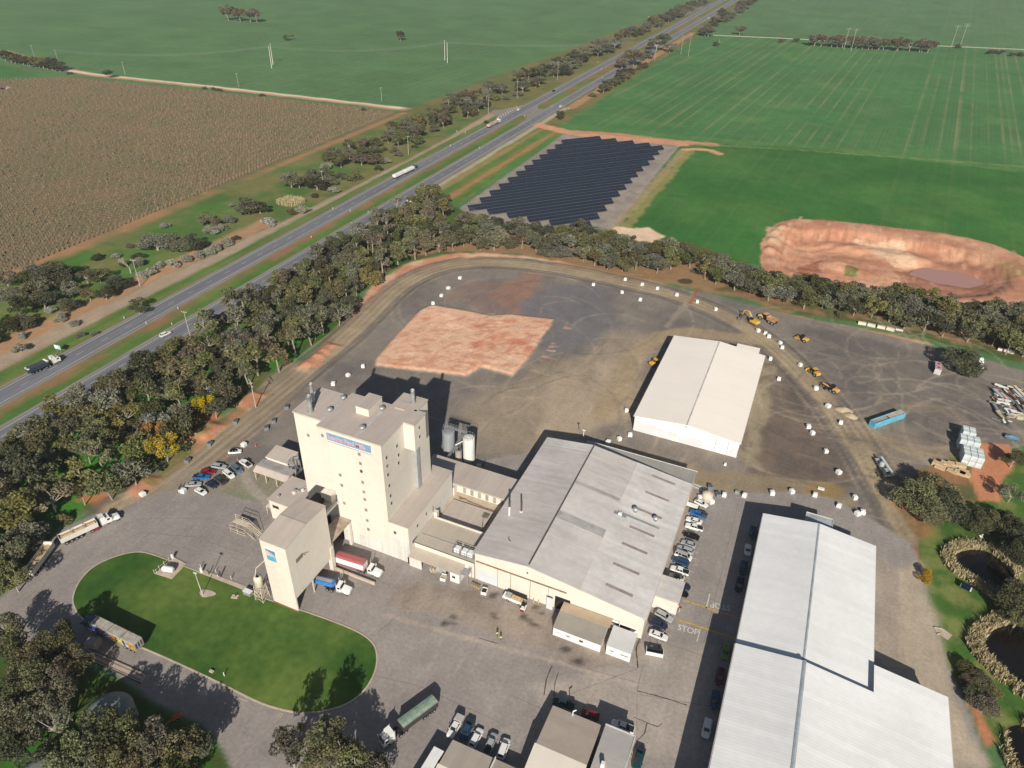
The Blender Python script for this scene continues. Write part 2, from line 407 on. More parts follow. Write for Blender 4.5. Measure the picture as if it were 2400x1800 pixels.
for c in [(60, 1000), (150, 1010), (190, 950), (240, 1000), (330, 900), (350, 860), (430, 790), (520, 760), (560, 700), (600, 780), (640, 720), (120, 1090), (480, 830)]:
    x, y = W(*c); paint([(x - 9, y - 7), (x + 8, y - 6), (x + 9, y + 8), (x - 8, y + 7)], A(54, 112, 36), 3, 5, 7, op=.85)
for c in [(210, 1075), (215, 1055), (420, 900), (455, 900)]:
    x, y = W(*c); paint([(x - 5, y - 3), (x + 5, y - 3), (x + 4, y + 3), (x - 5, y + 3)], A(172, 112, 78), 2, 2, 7, op=.85)
# the great gravel yard
YARD = WP((250, 1092), (330, 1040), (440, 960), (540, 880), (640, 800), (700, 760), (760, 705), (800, 665), (850, 612), (900, 585), (960, 566), (1050, 556), (1150, 560), (1290, 592), (1400, 612), (1560, 640), (1700, 680), (1850, 708), (2000, 745), (2212, 800), (2212, 960), (2060, 985), (2000, 1010), (1960, 1050), (1925, 1080), (1990, 1180), (1860, 1110), (1640, 1075), (1500, 1060), (1300, 1100), (900, 1100), (700, 1060), (500, 1010), (400, 1060))
paint(smooth(WP((600, 830), (640, 790), (760, 690), (780, 640), (820, 600), (900, 560), (1000, 546), (1150, 550), (1300, 590), (1500, 630), (1700, 680), (1850, 705), (2100, 760), (1500, 690), (1250, 600), (1000, 590), (860, 640))), RED, 2.5, 2.5, 9, col2=PALE, c2n=11)
paint(YARD, GRAVEL, 2, 1.2, 8, col2=GRAVD, c2n=22)
paint(WP((1000, 620), (1300, 610), (1350, 700), (1200, 760), (1000, 650)), A(108, 106, 108), 8, 8, 18, op=.8)
paint(WP((1060, 640), (1140, 580), (1180, 590), (1110, 680)), A(150, 110, 88), 5, 6, 9, op=.55)
paint(WP((960, 645), (1000, 600), (1180, 620), (1080, 680)), A(142, 112, 94), 6, 8, 11, op=.45)
paint(WP((1180, 790), (1330, 720), (1400, 720), (1380, 880), (1160, 1000), (1000, 960), (980, 880)), A(146, 132, 114), 10, 10, 20, op=.85)
paint(WP((1150, 860), (1330, 780), (1360, 900), (1160, 980)), A(172, 154, 132), 8, 12, 16, op=.6)
paint(WP((1330, 960), (1500, 1000), (1600, 1060), (1520, 1090), (1240, 960)), A(150, 132, 104), 5, 5, 12, op=.7)
paint(WP((1640, 790), (1700, 760), (1830, 1000), (1830, 1070), (1640, 1060), (1600, 980)), A(98, 88, 80), 5, 3, 14, op=.9, col2=A(112, 98, 86))
paint(WP((1600, 1000), (1640, 780), (1680, 780), (1640, 1000)), A(146, 134, 112), 3, 4, 8, op=.8, col2=A(112, 102, 88), c2n=6)
paint(WP((1700, 700), (1850, 720), (2212, 850), (2212, 930), (1950, 940), (1800, 860)), A(112, 105, 98), 6, 6, 15, op=.8, col2=A(98, 93, 90))
paint(WP((1780, 940), (1900, 900), (2000, 950), (2040, 1000), (1900, 1040), (1830, 980)), A(136, 124, 108), 6, 8, 14, op=.7)
paint(WP((1470, 1010), (1700, 1045), (1850, 1075), (1860, 1100), (1700, 1070), (1500, 1062)), A(138, 124, 100), 3, 4, 10, op=.8)
paint(WP((1750, 1040), (1800, 1040), (1830, 1060), (1790, 1080), (1750, 1062)), A(140, 118, 80), 3, 3, 10, op=.9)
# wheel-worn loop road
LOOP = smooth(WP((250, 1100), (330, 1062), (430, 985), (520, 915), (600, 850), (660, 800), (740, 738), (800, 680), (850, 628), (905, 594), (965, 574), (1035, 566), (1110, 569), (1200, 580), (1300, 600), (1400, 622), (1480, 645), (1560, 678), (1620, 712), (1680, 755), (1740, 815), (1790, 872), (1830, 928), (1868, 985), (1900, 1040), (1935, 1100), (1968, 1160)), 2)
paint(LOOP, A(96, 90, 85), 3, 1.5, 9, line=15, op=.7)
paint(LOOP, A(158, 142, 116), 2.5, .8, 9, line=8.5, op=.95, col2=A(144, 128, 106), c2n=8)
paint(WP((640, 800), (560, 890), (480, 960), (410, 1010), (330, 1060)), A(136, 122, 104), 4, 3, 9, line=14, op=.8)
paint(smooth(WP((1640, 735), (1560, 725), (1480, 716), (1420, 728), (1370, 770), (1340, 830), (1300, 900))), A(156, 138, 110), 3, 2, 9, line=8, op=.8)
paint(smooth(WP((1870, 960), (1900, 900), (2000, 870), (2080, 900), (2100, 960), (2212, 985))), A(138, 124, 104), 3, 3, 9, line=5, op=.5)
paint(WP((1820, 900), (1900, 950), (1980, 975), (2212, 990)), A(140, 120, 96), 3, 3, 9, line=6, op=.6)
paint(WP((1500, 632), (1480, 660), (1440, 705)), A(150, 140, 124), 1.5, 1, line=2, op=.6)
paint(WP((1508, 622), (1490, 655)), A(150, 88, 60), 1, .3, line=1.2)
# fine wheel marks, swept arcs
rs = random.Random(5)
def arc(cx, cy, r, a0, a1, n=14): return [(cx + r * math.cos(a0 + (a1 - a0) * k / n), cy + r * math.sin(a0 + (a1 - a0) * k / n)) for k in range(n + 1)]
for _ in range(120):
    cx, cy = W(rs.uniform(1000, 1420), rs.uniform(640, 980)); r = rs.uniform(10, 44); a = rs.uniform(0, 6.3)
    paint(arc(cx, cy, r, a, a + rs.uniform(.6, 2.2)), A(176, 158, 136) if rs.random() < .65 else A(92, 84, 78), .9, .3, line=.7, op=rs.uniform(.12, .42))
for _ in range(130):
    cx, cy = W(rs.uniform(1700, 2190), rs.uniform(700, 980)); r = rs.uniform(9, 36); a = rs.uniform(0, 6.3)
    paint(arc(cx, cy, r, a, a + rs.uniform(.6, 2.4)), A(166, 152, 134) if rs.random() < .7 else A(84, 80, 78), 1.0, .3, line=.9, op=rs.uniform(.15, .45))
for k in range(13):
    paint(off(LOOP, -8.5 + k * 1.4 + rs.uniform(-.3, .3)), A(92, 86, 80) if k % 2 else A(176, 160, 136), 1.0, .7, 14, line=.5, op=rs.uniform(.25, .5))
for _ in range(40):
    x, y = W(rs.uniform(1500, 1950), rs.uniform(900, 1090)); a = rs.uniform(-.4, .3); L = rs.uniform(6, 25)
    paint([(x, y), (x + L * math.cos(a), y + L * math.sin(a))], A(76, 70, 66) if rs.random() < .6 else A(166, 150, 124), 1.2, .8, line=.7, op=.4)
# soil heap beside the tank stack, grass behind
paint(WP((2050, 1110), (1990, 1130), (1985, 1200), (2000, 1250), (2020, 1380), (2110, 1560), (2212, 1659), (2300, 1500), (2300, 940), (2150, 1000), (2120, 1080)), A(66, 98, 42), 2, 1.5, 7, col2=A(112, 120, 66), c2n=6)
paint(WP((1935, 1090), (1990, 1010), (2060, 985), (2120, 960), (2120, 1080), (2050, 1110), (1995, 1180), (1970, 1160)), A(150, 106, 76), 2, 3, 8, op=.9, col2=A(96, 92, 56), c2n=8)
paint(WP((2100, 955), (2180, 960), (2195, 1000), (2165, 1040), (2160, 1082), (2112, 1082), (2095, 1030)), A(182, 124, 92), 1, 1, 6)
paint(WP((1975, 1165), (1990, 1215), (1970, 1200)), A(176, 116, 82), 1.5, 1, 5)
paint(WP((2085, 1480), (2110, 1520), (2150, 1600), (2128, 1620), (2095, 1530)), A(176, 118, 88), 1.2, 1, 5)
# sealed pavement
ASP = WP((-60, 1400), (0, 1290), (55, 1235), (120, 1148), (200, 1112), (262, 1098), (330, 1068), (410, 1045), (520, 1075), (600, 1095), (700, 1040), (1000, 1000), (1280, 960), (1490, 1046), (1600, 1066), (1700, 1062), (1790, 1075), (1880, 1120), (1965, 1172), (1990, 1215), (2003, 1300), (2050, 1440), (2100, 1550), (2135, 1659), (2160, 1760), (460, 1760), (498, 1659), (470, 1600), (430, 1560), (340, 1520), (240, 1450), (180, 1420), (60, 1400))
paint(ASP, ASPH, 1.0, .35, 6, col2=A(136, 129, 125), c2n=26)
paint(WP((330, 1068), (400, 1010), (520, 1000), (620, 1040), (600, 1100), (500, 1070)), A(142, 130, 116), 4, 3, 9, op=.8)
paint(WP((820, 1300), (900, 1260), (1030, 1280), (1200, 1330), (1400, 1400), (1380, 1440), (1200, 1420), (1000, 1350)), A(150, 136, 122), 5, 4, 9, op=.8, col2=A(128, 116, 106), c2n=8)
paint(WP((1380, 1390), (1540, 1400), (1500, 1640), (1200, 1620), (1150, 1480), (1370, 1450)), A(162, 152, 142), 3, 3, 12, op=.7)
paint(WP((1890, 1240), (1990, 1220), (2060, 1480), (2120, 1640), (2060, 1659), (1900, 1420)), A(168, 154, 134), 4, 3, 12, op=.85)
paint(WP((1893, 1200), (1940, 1230), (1945, 1430), (1893, 1430)), A(148, 136, 124), 1.5, .5, op=.8)
paint(WP((1460, 1060), (1500, 1062), (1440, 1200), (1380, 1380), (1360, 1360)), A(150, 126, 106), 2, 1.5, 5, op=.6)
paint(WP((1500, 1300), (1580, 1330), (1560, 1400), (1490, 1370)), A(124, 119, 116), 1.5, .5, op=.5)
paint(WP((840, 1330), (960, 1365), (1090, 1400), (1240, 1440), (1330, 1470), (1370, 1478)), A(170, 156, 144), 1, .4, line=1.1, op=.7)
paint(WP((520, 1010), (540, 1050), (600, 1110)), A(160, 150, 140), .8, .2, line=3.0, op=.7)
for _ in range(26):   # oil and scuff marks
    x, y = W(*rs.choice([(1065, 1285), (1065, 1332), (1130, 1330), (1150, 1345), (1160, 1320), (975, 1325), (968, 1345), (1240, 1425), (1265, 1435), (1230, 1400), (700, 1150), (480, 1130)])); x += rs.uniform(-1.5, 1.5); y += rs.uniform(-1, 1)
    paint([(x - .8, y - .5), (x + .9, y - .4), (x + .7, y + .6), (x - .7, y + .5)], A(70, 62, 58), 1.0, .7, 2, op=.75)
for _ in range(60):
    cx, cy = W(rs.uniform(700, 1560), rs.uniform(1280, 1640)); r = rs.uniform(14, 50); a = rs.uniform(0, 6.3)
    paint(arc(cx, cy, r, a, a + rs.uniform(.4, 1.2)), A(160, 150, 142) if rs.random() < .5 else A(120, 113, 110), 1.0, .3, line=.6, op=rs.uniform(.15, .35))
for _ in range(40):
    cx, cy = W(rs.uniform(150, 500), rs.uniform(1150, 1300)); r = rs.uniform(20, 60)
    paint(arc(-125, 62, r, .6, 2.0), A(134, 126, 122), 1.0, .3, line=.5, op=.12)
# left lower wood floor
paint(WP((-80, 1400), (60, 1400), (180, 1425), (240, 1460), (340, 1525), (430, 1575), (470, 1610), (490, 1659), (500, 1760), (-100, 1760)), A(62, 76, 34), 1.5, 1.5, 6, col2=A(50, 92, 30), c2n=7)
paint(WP((235, 1440), (270, 1455), (330, 1485), (300, 1478)), A(168, 132, 104), 1, 1, 5)
# excavation beside the far field: cut floor, banks and spoil
EXC = smooth(WP((1640, 560), (1650, 510), (1690, 473), (1760, 472), (1900, 488), (2050, 505), (2160, 530), (2260, 580), (2260, 680), (2140, 662), (1900, 634), (1740, 616), (1660, 604)), 2, True)
paint(EXC, A(176, 126, 100), 1.5, 1.6, 8, col2=A(192, 146, 118), c2n=14)
def zone(poly, m=12):
    px_, py_ = [p[0] for p in poly], [p[1] for p in poly]
    i0, i1 = np.searchsorted(xs, [min(px_) - m, max(px_) + m]); j0, j1 = np.searchsorted(ys, [min(py_) - m, max(py_) + m])
    x, y = X[j0:j1, i0:i1], Y[j0:j1, i0:i1]; d = dseg(x, y, poly, True); return np.s_[j0:j1, i0:i1], x, y, np.where(inpoly(x, y, poly), d, -d)
sl_, x, y, sd = zone(EXC)
inner = smooth([W(a_, b_, -2.5) for a_, b_ in ((1695, 575), (1702, 520), (1790, 512), (1900, 526), (2040, 548), (2130, 575), (2165, 615), (2080, 645), (1900, 628), (1760, 600))], 2, True)
d2 = dseg(x, y, inner, True); s2 = np.where(inpoly(x, y, inner), d2, -d2)
h = -sm((s2 + 9) / 12) * 5.2 + sm((sd) / 3) * 1.2 * (vnoise(x, y, 9) - .2) * (s2 < 2)
gul = np.abs(vnoise(x * .9 + 40, y * .12, 1.6) - .5) * 2.2
h -= gul * np.exp(-((s2 + 3) / 4.5) ** 2) * .9
h += (fbm(x, y, 5, 4) - .45) * 1.6 * sm((s2 + 8) / 6)
h += (vnoise(x, y, 7) - .5) * 1.3 * sm((s2 - 2) / 6) + (vnoise(x * 2.4 + y, y * .3, 3.2) - .5) * .9 * np.exp(-((s2 + 3) / 5) ** 2)
cx, cy = W(1800, 572, -3); h += 3.6 * np.exp(-(((x - cx) / 14) ** 2 + ((y - cy) / 11) ** 2)) * sm(s2 / 5)
cx, cy = W(1905, 548, -3); h += 2.6 * np.exp(-(((x - cx) / 22) ** 2 + ((y - cy) / 7) ** 2)) * sm(s2 / 5)
cx, cy = W(2036, 602, -6); h -= 3.0 * np.exp(-(((x - cx) / 20) ** 2 + ((y - cy) / 12) ** 2) ** 2) * sm(s2 / 3)
cx, cy = W(1748, 572, -5); h -= 1.6 * np.exp(-(((x - cx) / 9) ** 2 + ((y - cy) / 6) ** 2)) * sm(s2 / 4)
for hx, hy, hr in [(1668, 500, 5), (1664, 520, 5.5), (1690, 492, 4), (1660, 540, 4)]:
    cx, cy = W(hx, hy); h += 2.2 * np.exp(-(((x - cx) / hr) ** 2 + ((y - cy) / (hr * .8)) ** 2))
Z[sl_] += h * sm(sd / 3) * (.68 if True else 1)
st_ = (vnoise(x * 1.1 + 9, y * .10, 1.5) - .5) * np.exp(-((s2 + 3.5) / 5) ** 2) + (fbm(x + 5, y, 3.5, 3) - .42) * .5
C[sl_] *= (1 + (.55 * st_ * sm(sd / 2)))[..., None]
paint(WP((1850, 510), (1950, 520), (1990, 560), (1940, 565), (1870, 530)), A(212, 180, 150), 3, 3, 8, op=.8)
paint(WP((1660, 490), (1690, 495), (1685, 530), (1655, 525)), A(196, 164, 132), 2, 2, 5, op=.8)
paint(WP((1720, 520), (1880, 520), (1890, 540), (1760, 545)), A(210, 156, 122), 3, 3, 8, op=.8)
paint(WP((1725, 560), (1775, 555), (1780, 578), (1730, 585)), A(150, 92, 72), 2, 2, 6, op=.8)
paint(WP((1830, 565), (1860, 570), (1850, 590), (1828, 582)), A(84, 104, 46), 1.5, 2, 4, op=.85)
paint(WP((2150, 570), (2200, 560), (2230, 600), (2170, 600)), A(140, 122, 76), 2, 3, 6, op=.6)
paint([W(a_, b_, -5) for a_, b_ in ((1930, 590), (2080, 570), (2165, 600), (2130, 650), (1960, 640))], A(150, 104, 84), 3, 2, 6, op=.7)
for _ in range(160):
    cx, cy = W(rs.uniform(1660, 2200), rs.uniform(480, 620), -2)
    if inpoly(np.array([cx]), np.array([cy]), EXC)[0]: paint([(cx, cy), (cx + rs.uniform(-1, 1), cy + rs.uniform(2, 7))], A(216, 178, 150) if rs.random() < .5 else A(170, 116, 92), 1.2, .8, 3, line=rs.uniform(.6, 1.8), op=rs.uniform(.25, .5))
# garden ponds' basins and the small dam in the trees
POND1 = smooth(WP((2058, 1190), (2110, 1180), (2160, 1200), (2190, 1235), (2215, 1290), (2170, 1300), (2130, 1268), (2080, 1240), (2050, 1215)), 2, True)
POND2 = smooth(WP((2120, 1375), (2155, 1345), (2260, 1340), (2290, 1500), (2215, 1500), (2150, 1440), (2110, 1400)), 2, True)
POND3 = smooth(WP((2170, 1565), (2230, 1560), (2280, 1600), (2280, 1700), (2200, 1680), (2170, 1610)), 2, True)
POND4 = smooth(WP((1462, 650 - 46), (1478, 599), (1497, 603), (1494, 612), (1470, 612)), 2, True)
POND5 = smooth(WP((1762, 596), (1795, 600), (1800, 612), (1770, 610)), 2, True)
for p, d in ((POND1, 1.0), (POND2, 1.0), (POND3, 1.0), (POND4, .8), (POND5, .8)):
    s_, x, y, sd = zone(p, 4); Z[s_] -= sm((sd + .6) / 2.0) * d
    paint(p, A(70, 58, 44), 1.5, .5, 4)
# embankments of red spoil by the drive
for (a, b, hh) in [((655, 800), (722, 745), 1.6), ((520, 880), (560, 850), 1.1), ((430, 945), (470, 915), 1.2), ((280, 1075), (330, 1030), .9), ((400, 960), (440, 930), 1.0)]:
    pa, pb = W(*a), W(*b); poly = off([pa, pb], 3.2) + off([pa, pb], -3.2)[::-1]
    s_, x, y, sd = zone(poly, 6); Z[s_] += sm((sd + 1.5) / 4) * hh * (.7 + .6 * vnoise(x, y, 2.2))
    paint(poly, A(182, 128, 100), 1.5, 2.2, 4, op=.85)
paint(WP((300, 1040), (340, 1020), (440, 930), (560, 850), (560, 870), (440, 965), (330, 1055)), A(170, 118, 88), 2, 2.5, 6, op=.75, col2=A(104, 104, 58), c2n=7)
# pale clay building pad: raised, scored red and cream
PAD = WP((862, 660), (925, 661), (1000, 672), (1080, 680), (1196, 692), (1175, 730), (1108, 802), (1085, 813), (1060, 812), (1030, 798), (1000, 806), (966, 802), (870, 800), (808, 788), (812, 765), (865, 706))
PAD = WP((934, 660), (1000, 671), (1060, 683), (1100, 680), (1195, 691), (1190, 702), (1138, 778), (1106, 812), (1072, 803), (1040, 792), (1018, 806), (1008, 813), (900, 800), (812, 790), (814, 775), (860, 722), (910, 670))
s_, x, y, sd = zone(PAD, 4)
Z[s_] += sm((sd + .7) / 1.6) * .75
Z[s_] += sm(sd / 2) * (vnoise(x * 1.4, y, 2.4) - .5) * .12
paint(PAD, A(208, 168, 140), 1.0, .4, 4)
C0 = C[s_].copy(); padm = sm(sd / 1.0 + .5)[..., None]
for _ in range(520):
    px0, py0 = rs.uniform(815, 1190), rs.uniform(668, 808); cx, cy = W(px0, py0)
    if not inpoly(np.array([cx]), np.array([cy]), PAD)[0]: continue
    a = rs.choice([.25, .35, .9, 1.1, -.3]) + rs.uniform(-.25, .25); L = rs.uniform(1.5, 8); b = rs.uniform(-.5, .5)
    pts = [(cx, cy), (cx + L * math.cos(a), cy + L * math.sin(a)), (cx + L * math.cos(a) + L * .7 * math.cos(a + b), cy + L * math.sin(a) + L * .7 * math.sin(a + b))]
    paint(pts, A(186, 124, 98) if rs.random() < .7 else A(220, 186, 160), .9, .7, 2.2, line=rs.uniform(.3, .8), op=rs.uniform(.3, .75))
for _ in range(16):
    cx, cy = W(rs.uniform(850, 1150), rs.uniform(690, 800)); r = rs.uniform(1.5, 3.2)
    paint(arc(cx, cy, r, 0, 6.28, 8), A(184, 112, 84), 1.2, 1.6, 4, op=.45)
C[s_] = C0 * (1 - padm) + C[s_] * padm
paint(WP((1060, 690), (1110, 812), (1160, 760), (1196, 700), (1200, 720), (1150, 790), (1110, 822), (1090, 820)), A(160, 104, 78), 1.5, 2, 5, op=.0)
# general broken tone everywhere
C *= (.90 + .22 * n8)[..., None]
grassy = (C[..., 1] > C[..., 0] * 1.12)
C[grassy] *= (.80 + .45 * n30[grassy])[:, None]

ny, nx = X.shape
me = bpy.data.meshes.new('ground')
me.vertices.add(nx * ny); me.vertices.foreach_set('co', np.stack([X, Y, Z], -1).astype(np.float32).ravel())
idx = np.arange(nx * ny).reshape(ny, nx)
qd = np.stack([idx[:-1, :-1], idx[:-1, 1:], idx[1:, 1:], idx[1:, :-1]], -1).reshape(-1, 4)
me.loops.add(qd.size); me.loops.foreach_set('vertex_index', qd.ravel().astype(np.int32))
me.polygons.add(len(qd)); me.polygons.foreach_set('loop_start', np.arange(0, qd.size, 4, dtype=np.int32)); me.polygons.foreach_set('loop_total', np.full(len(qd), 4, np.int32))
me.update(calc_edges=True); me.polygons.foreach_set('use_smooth', np.ones(len(qd), bool))
at = me.color_attributes.new('soil', 'FLOAT_COLOR', 'POINT')
at.data.foreach_set('color', np.concatenate([C, STR[..., None]], -1).astype(np.float32).ravel())
def ground_material():
    m = bpy.data.materials.new('ground'); m.use_nodes = True; n, l = m.node_tree.nodes, m.node_tree.links
    b = n['Principled BSDF']; b.inputs['Roughness'].default_value = .95; b.inputs['Specular IOR Level'].default_value = .12
    a = n.new('ShaderNodeVertexColor'); a.layer_name = 'soil'; tc = n.new('ShaderNodeTexCoord')
    def noise(sc, det, rot=0, stretch=None):
        mp = n.new('ShaderNodeMapping'); mp.inputs['Rotation'].default_value = (0, 0, rot)
        if stretch: mp.inputs['Scale'].default_value = stretch
        l.new(tc.outputs['Object'], mp.inputs[0]); t = n.new('ShaderNodeTexNoise'); t.inputs['Scale'].default_value = sc; t.inputs['Detail'].default_value = det; t.inputs['Roughness'].default_value = .65
        l.new(mp.outputs[0], t.inputs[0]); return t.outputs[0]
    def rng(s, a0, a1, b0, b1):
        r = n.new('ShaderNodeMapRange'); r.inputs[1].default_value = a0; r.inputs[2].default_value = a1; r.inputs[3].default_value = b0; r.inputs[4].default_value = b1; l.new(s, r.inputs[0]); return r.outputs[0]
    def mul(c, f, fac=1.0):
        x = n.new('ShaderNodeMix'); x.data_type = 'RGBA'; x.blend_type = 'MULTIPLY'
        if isinstance(fac, float): x.inputs[0].default_value = fac
        else: l.new(fac, x.inputs[0])
        l.new(c, x.inputs[6]); l.new(f, x.inputs[7]); return x.outputs[2]
    c = mul(a.outputs['Color'], rng(noise(1.1, 6), .3, .7, .83, 1.13))
    c = mul(c, rng(noise(4.5, 3), .3, .7, .92, 1.06))
    c = mul(c, rng(noise(.16, 5), .32, .68, .90, 1.08))
    c = mul(c, rng(noise(.5, 4, .3, (1, .18, 1)), .35, .7, .93, 1.05))
    # drill rows and tramlines of the crops
    sx = n.new('ShaderNodeSeparateXYZ'); mp = n.new('ShaderNodeMapping'); mp.inputs['Rotation'].default_value = (0, 0, math.radians(5)); l.new(tc.outputs['Object'], mp.inputs[0]); l.new(mp.outputs[0], sx.inputs[0])
    def mth(op, s, v=None):
        q = n.new('ShaderNodeMath'); q.operation = op; l.new(s, q.inputs[0])
        if v is not None: q.inputs[1].default_value = v
        return q.outputs[0]
    wob = mth('MULTIPLY', noise(.02, 2), 5.0)
    ad = n.new('ShaderNodeMath'); l.new(sx.outputs[0], ad.inputs[0]); l.new(wob, ad.inputs[1])
    for per, wid, dp in ((11.5, .16, .24), (3.1, .5, .07), (37.0, .10, .16)):
        u = mth('MULTIPLY', sx.outputs[0], 1 / per); f = mth('FRACT', u); fl = mth('FLOOR', u)
        wn = n.new('ShaderNodeTexWhiteNoise'); wn.noise_dimensions = '1D'; l.new(fl, wn.inputs['W'])
        pg = mth('PINGPONG', f, .5); ln = rng(pg, 0, wid, 1, 0); am = mth('MULTIPLY', wn.outputs[0], 1.0)
        k = n.new('ShaderNodeMath'); k.operation = 'MULTIPLY'; l.new(ln, k.inputs[0]); l.new(am, k.inputs[1])
        br = n.new('ShaderNodeMath'); br.operation = 'MULTIPLY'; l.new(k.outputs[0], br.inputs[0]); l.new(rng(noise(.012, 3), .35, .6, .1, 1), br.inputs[1])
        g2 = n.new('ShaderNodeMath'); g2.operation = 'MULTIPLY'; l.new(br.outputs[0], g2.inputs[0]); l.new(a.outputs['Alpha'], g2.inputs[1])
        x = n.new('ShaderNodeMix'); x.data_type = 'RGBA'; l.new(mth('MULTIPLY', g2.outputs[0], min(1, dp * 3.7)), x.inputs[0]); l.new(c, x.inputs[6]); x.inputs[7].default_value = (*A(128, 128, 92), 1); c = x.outputs[2]
    # thin, yellowed patches in the crops
    pt = n.new('ShaderNodeMath'); pt.operation = 'MULTIPLY'; l.new(rng(noise(.018, 5), .56, .72, 0, .55), pt.inputs[0]); l.new(a.outputs['Alpha'], pt.inputs[1])
    x = n.new('ShaderNodeMix'); x.data_type = 'RGBA'; l.new(pt.outputs[0], x.inputs[0]); l.new(c, x.inputs[6]); x.inputs[7].default_value = (*A(104, 124, 72), 1); c = x.outputs[2]
    l.new(c, b.inputs['Base Color'])
    bp = n.new('ShaderNodeBump'); bp.inputs['Strength'].default_value = .5; bp.inputs['Distance'].default_value = .12
    l.new(noise(1.6, 5), bp.inputs['Height']); l.new(bp.outputs[0], b.inputs['Normal'])
    return m
me.materials.append(ground_material())
gr = bpy.data.objects.new('ground', me); COL.objects.link(gr); tag(gr, kind='structure')

# ---------------------------------------------------------------- highway, kerbs, lawn, water
def mark_mat(): return mat('road_paint', (.62, .61, .57), rough=.7, var=.15, scale=1.5)
M_ROAD = mat('highway_asphalt', tuple(A(112, 113, 118)), rough=.85, var=.06, scale=.15, stretch=(3, .08, 1), col2=tuple(A(96, 97, 103)), spec=.3)
M_SHOUL = mat('shoulder', tuple(A(132, 126, 118)), rough=.95, var=.1, scale=.3, stretch=(2, .2, 1))
def yl(x0, x1, y0=20., y1=1640., step=40.):
    ys_ = np.arange(y0, y1, step); return ys_
hw = MB(); shd = MB(); mk = MB()
for xc, w_ in ((-253.5, 9.2), (-231.4, 9.2)):
    pts = [(xc, y) for y in np.arange(-40, 1660, 40)]
    ribbon(hw, pts, w_, .035); ribbon(shd, pts, w_ + 3.0, .02)
    for ex in (xc - 3.8, xc + 3.8): ribbon(mk, [(ex, y) for y in np.arange(-40, 1660, 40)], .26, .05)
    for y in np.arange(-36, 1300, 12.0): mk.flat([(xc - .09, y), (xc + .09, y), (xc + .09, y + 3.4), (xc - .09, y + 3.4)], .05)
# the highway's far bend and the old road joining it
ribbon(hw, smooth([(-253.5, 1655), (-252, 1900), (-225, 2300), (-150, 3000)]), 9.2, .035)
ribbon(hw, smooth([(-231.4, 1655), (-228, 1900), (-198, 2300), (-120, 3000)]), 9.2, .035)
ribbon(hw, smooth([W(1440, 42), W(1455, 42), W(1475, 34), W(1500, 22), W(1530, 10), W(1550, 4)], 2), 7.5, .036)
# crossover with turning lanes
cr = MB(); cr.flat(smooth([(-248.9, 592), (-248.9, 640), (-243, 622), (-236.5, 628), (-236, 650), (-236, 560), (-237.5, 580), (-242, 597)], 1, True), .032)
cr.flat([(-258, 565), (-258, 640), (-262, 625), (-270, 606), (-276, 600), (-274, 588), (-266, 586), (-262, 575)], .033)
cr.build('turning_lane', M_SHOUL, kind='structure')
for k in range(9): mk.flat([(-259.6, 575 + k * 5.2), (-258.8, 575 + k * 5.2), (-262.5 - k * .2, 582 + k * 5.2), (-263.3 - k * .2, 582 + k * 5.2)], .055)
shd.build('road_shoulder', M_SHOUL, kind='structure')
h_ = hw.build('highway', M_ROAD, kind='structure')
mk.build('lane_marking', mark_mat(), h_)
tr = mat('gravel_road', tuple(A(196, 184, 164)), var=.08)
rb = MB(); ribbon(rb, smooth([W(1540, 76), W(1700, 83), W(1860, 92), W(2050, 100), W(2212, 107), W(2320, 112)]), 7, .03); ribbon(rb, smooth([W(1400, 36), W(1440, 40)]), 6, .03)
rb.build('gravel_road', tr, kind='structure')

# cracks and joints of the pavement
CRK = mat('crack_filler', (.09, .075, .065), rough=.9); JNT = mat('pavement_joint', tuple(A(112, 103, 97)), rough=.95); cm, jm = MB(), MB(); rc = random.Random(9)
def crack(mb, pts, w, jit, z):
    P = [];
    for a, b in zip(pts[:-1], pts[1:]):
        n = max(2, int(math.dist(a, b) / .9)); P += [(a[0] + (b[0] - a[0]) * k / n + rc.uniform(-jit, jit), a[1] + (b[1] - a[1]) * k / n + rc.uniform(-jit, jit)) for k in range(n)]
    P.append(pts[-1])
    for k in range(len(P) - 1): ribbon(mb, [P[k], P[k + 1]], w * .7 * rc.uniform(.6, 1.2), z)
for pts, w in ((((1383, 1378), (1374, 1400), (1378, 1442)), .55), (((1376, 1492), (1430, 1506), (1484, 1523)), .4), (((1192, 1438), (1180, 1468), (1175, 1502)), .42), (((1206, 1452), (1198, 1480), (1196, 1512)), .3), (((1368, 1549), (1398, 1561), (1420, 1570), (1430, 1563)), .3), (((1398, 1561), (1392, 1585), (1374, 1601)), .35), (((1035, 1378), (1075, 1390)), .3)): crack(cm, WP(*pts), w, .05, .012)
for pts in (((930, 1260), (1180, 1330)), ((1225, 1432), (1388, 1478)), ((1230, 1500), (1398, 1436)), ((1388, 1440), (1376, 1492), (1376, 1659)), ((1500, 1560), (1600, 1558)), ((1100, 1500), (1235, 1560), (1290, 1490)), ((860, 1330), (810, 1372)), ((720, 1440), (900, 1480), (1080, 1560)), ((1380, 1500), (1560, 1530)), ((1540, 1060), (1500, 1200), (1460, 1330)), ((1596, 1080), (1560, 1230), (1520, 1390)), ((600, 1560), (490, 1659)), ((1250, 1545), (1360, 1580)), ((1440, 1390), (1560, 1430)), ((60, 1310), (160, 1180), (300, 1120), (450, 1120), (560, 1160)), ((300, 1150), (420, 1160), (540, 1200))): crack(jm, WP(*pts), .13, .04, .01)
cm.build('crack', CRK, kind='structure'); jm.build('pavement_joint', JNT, kind='structure')

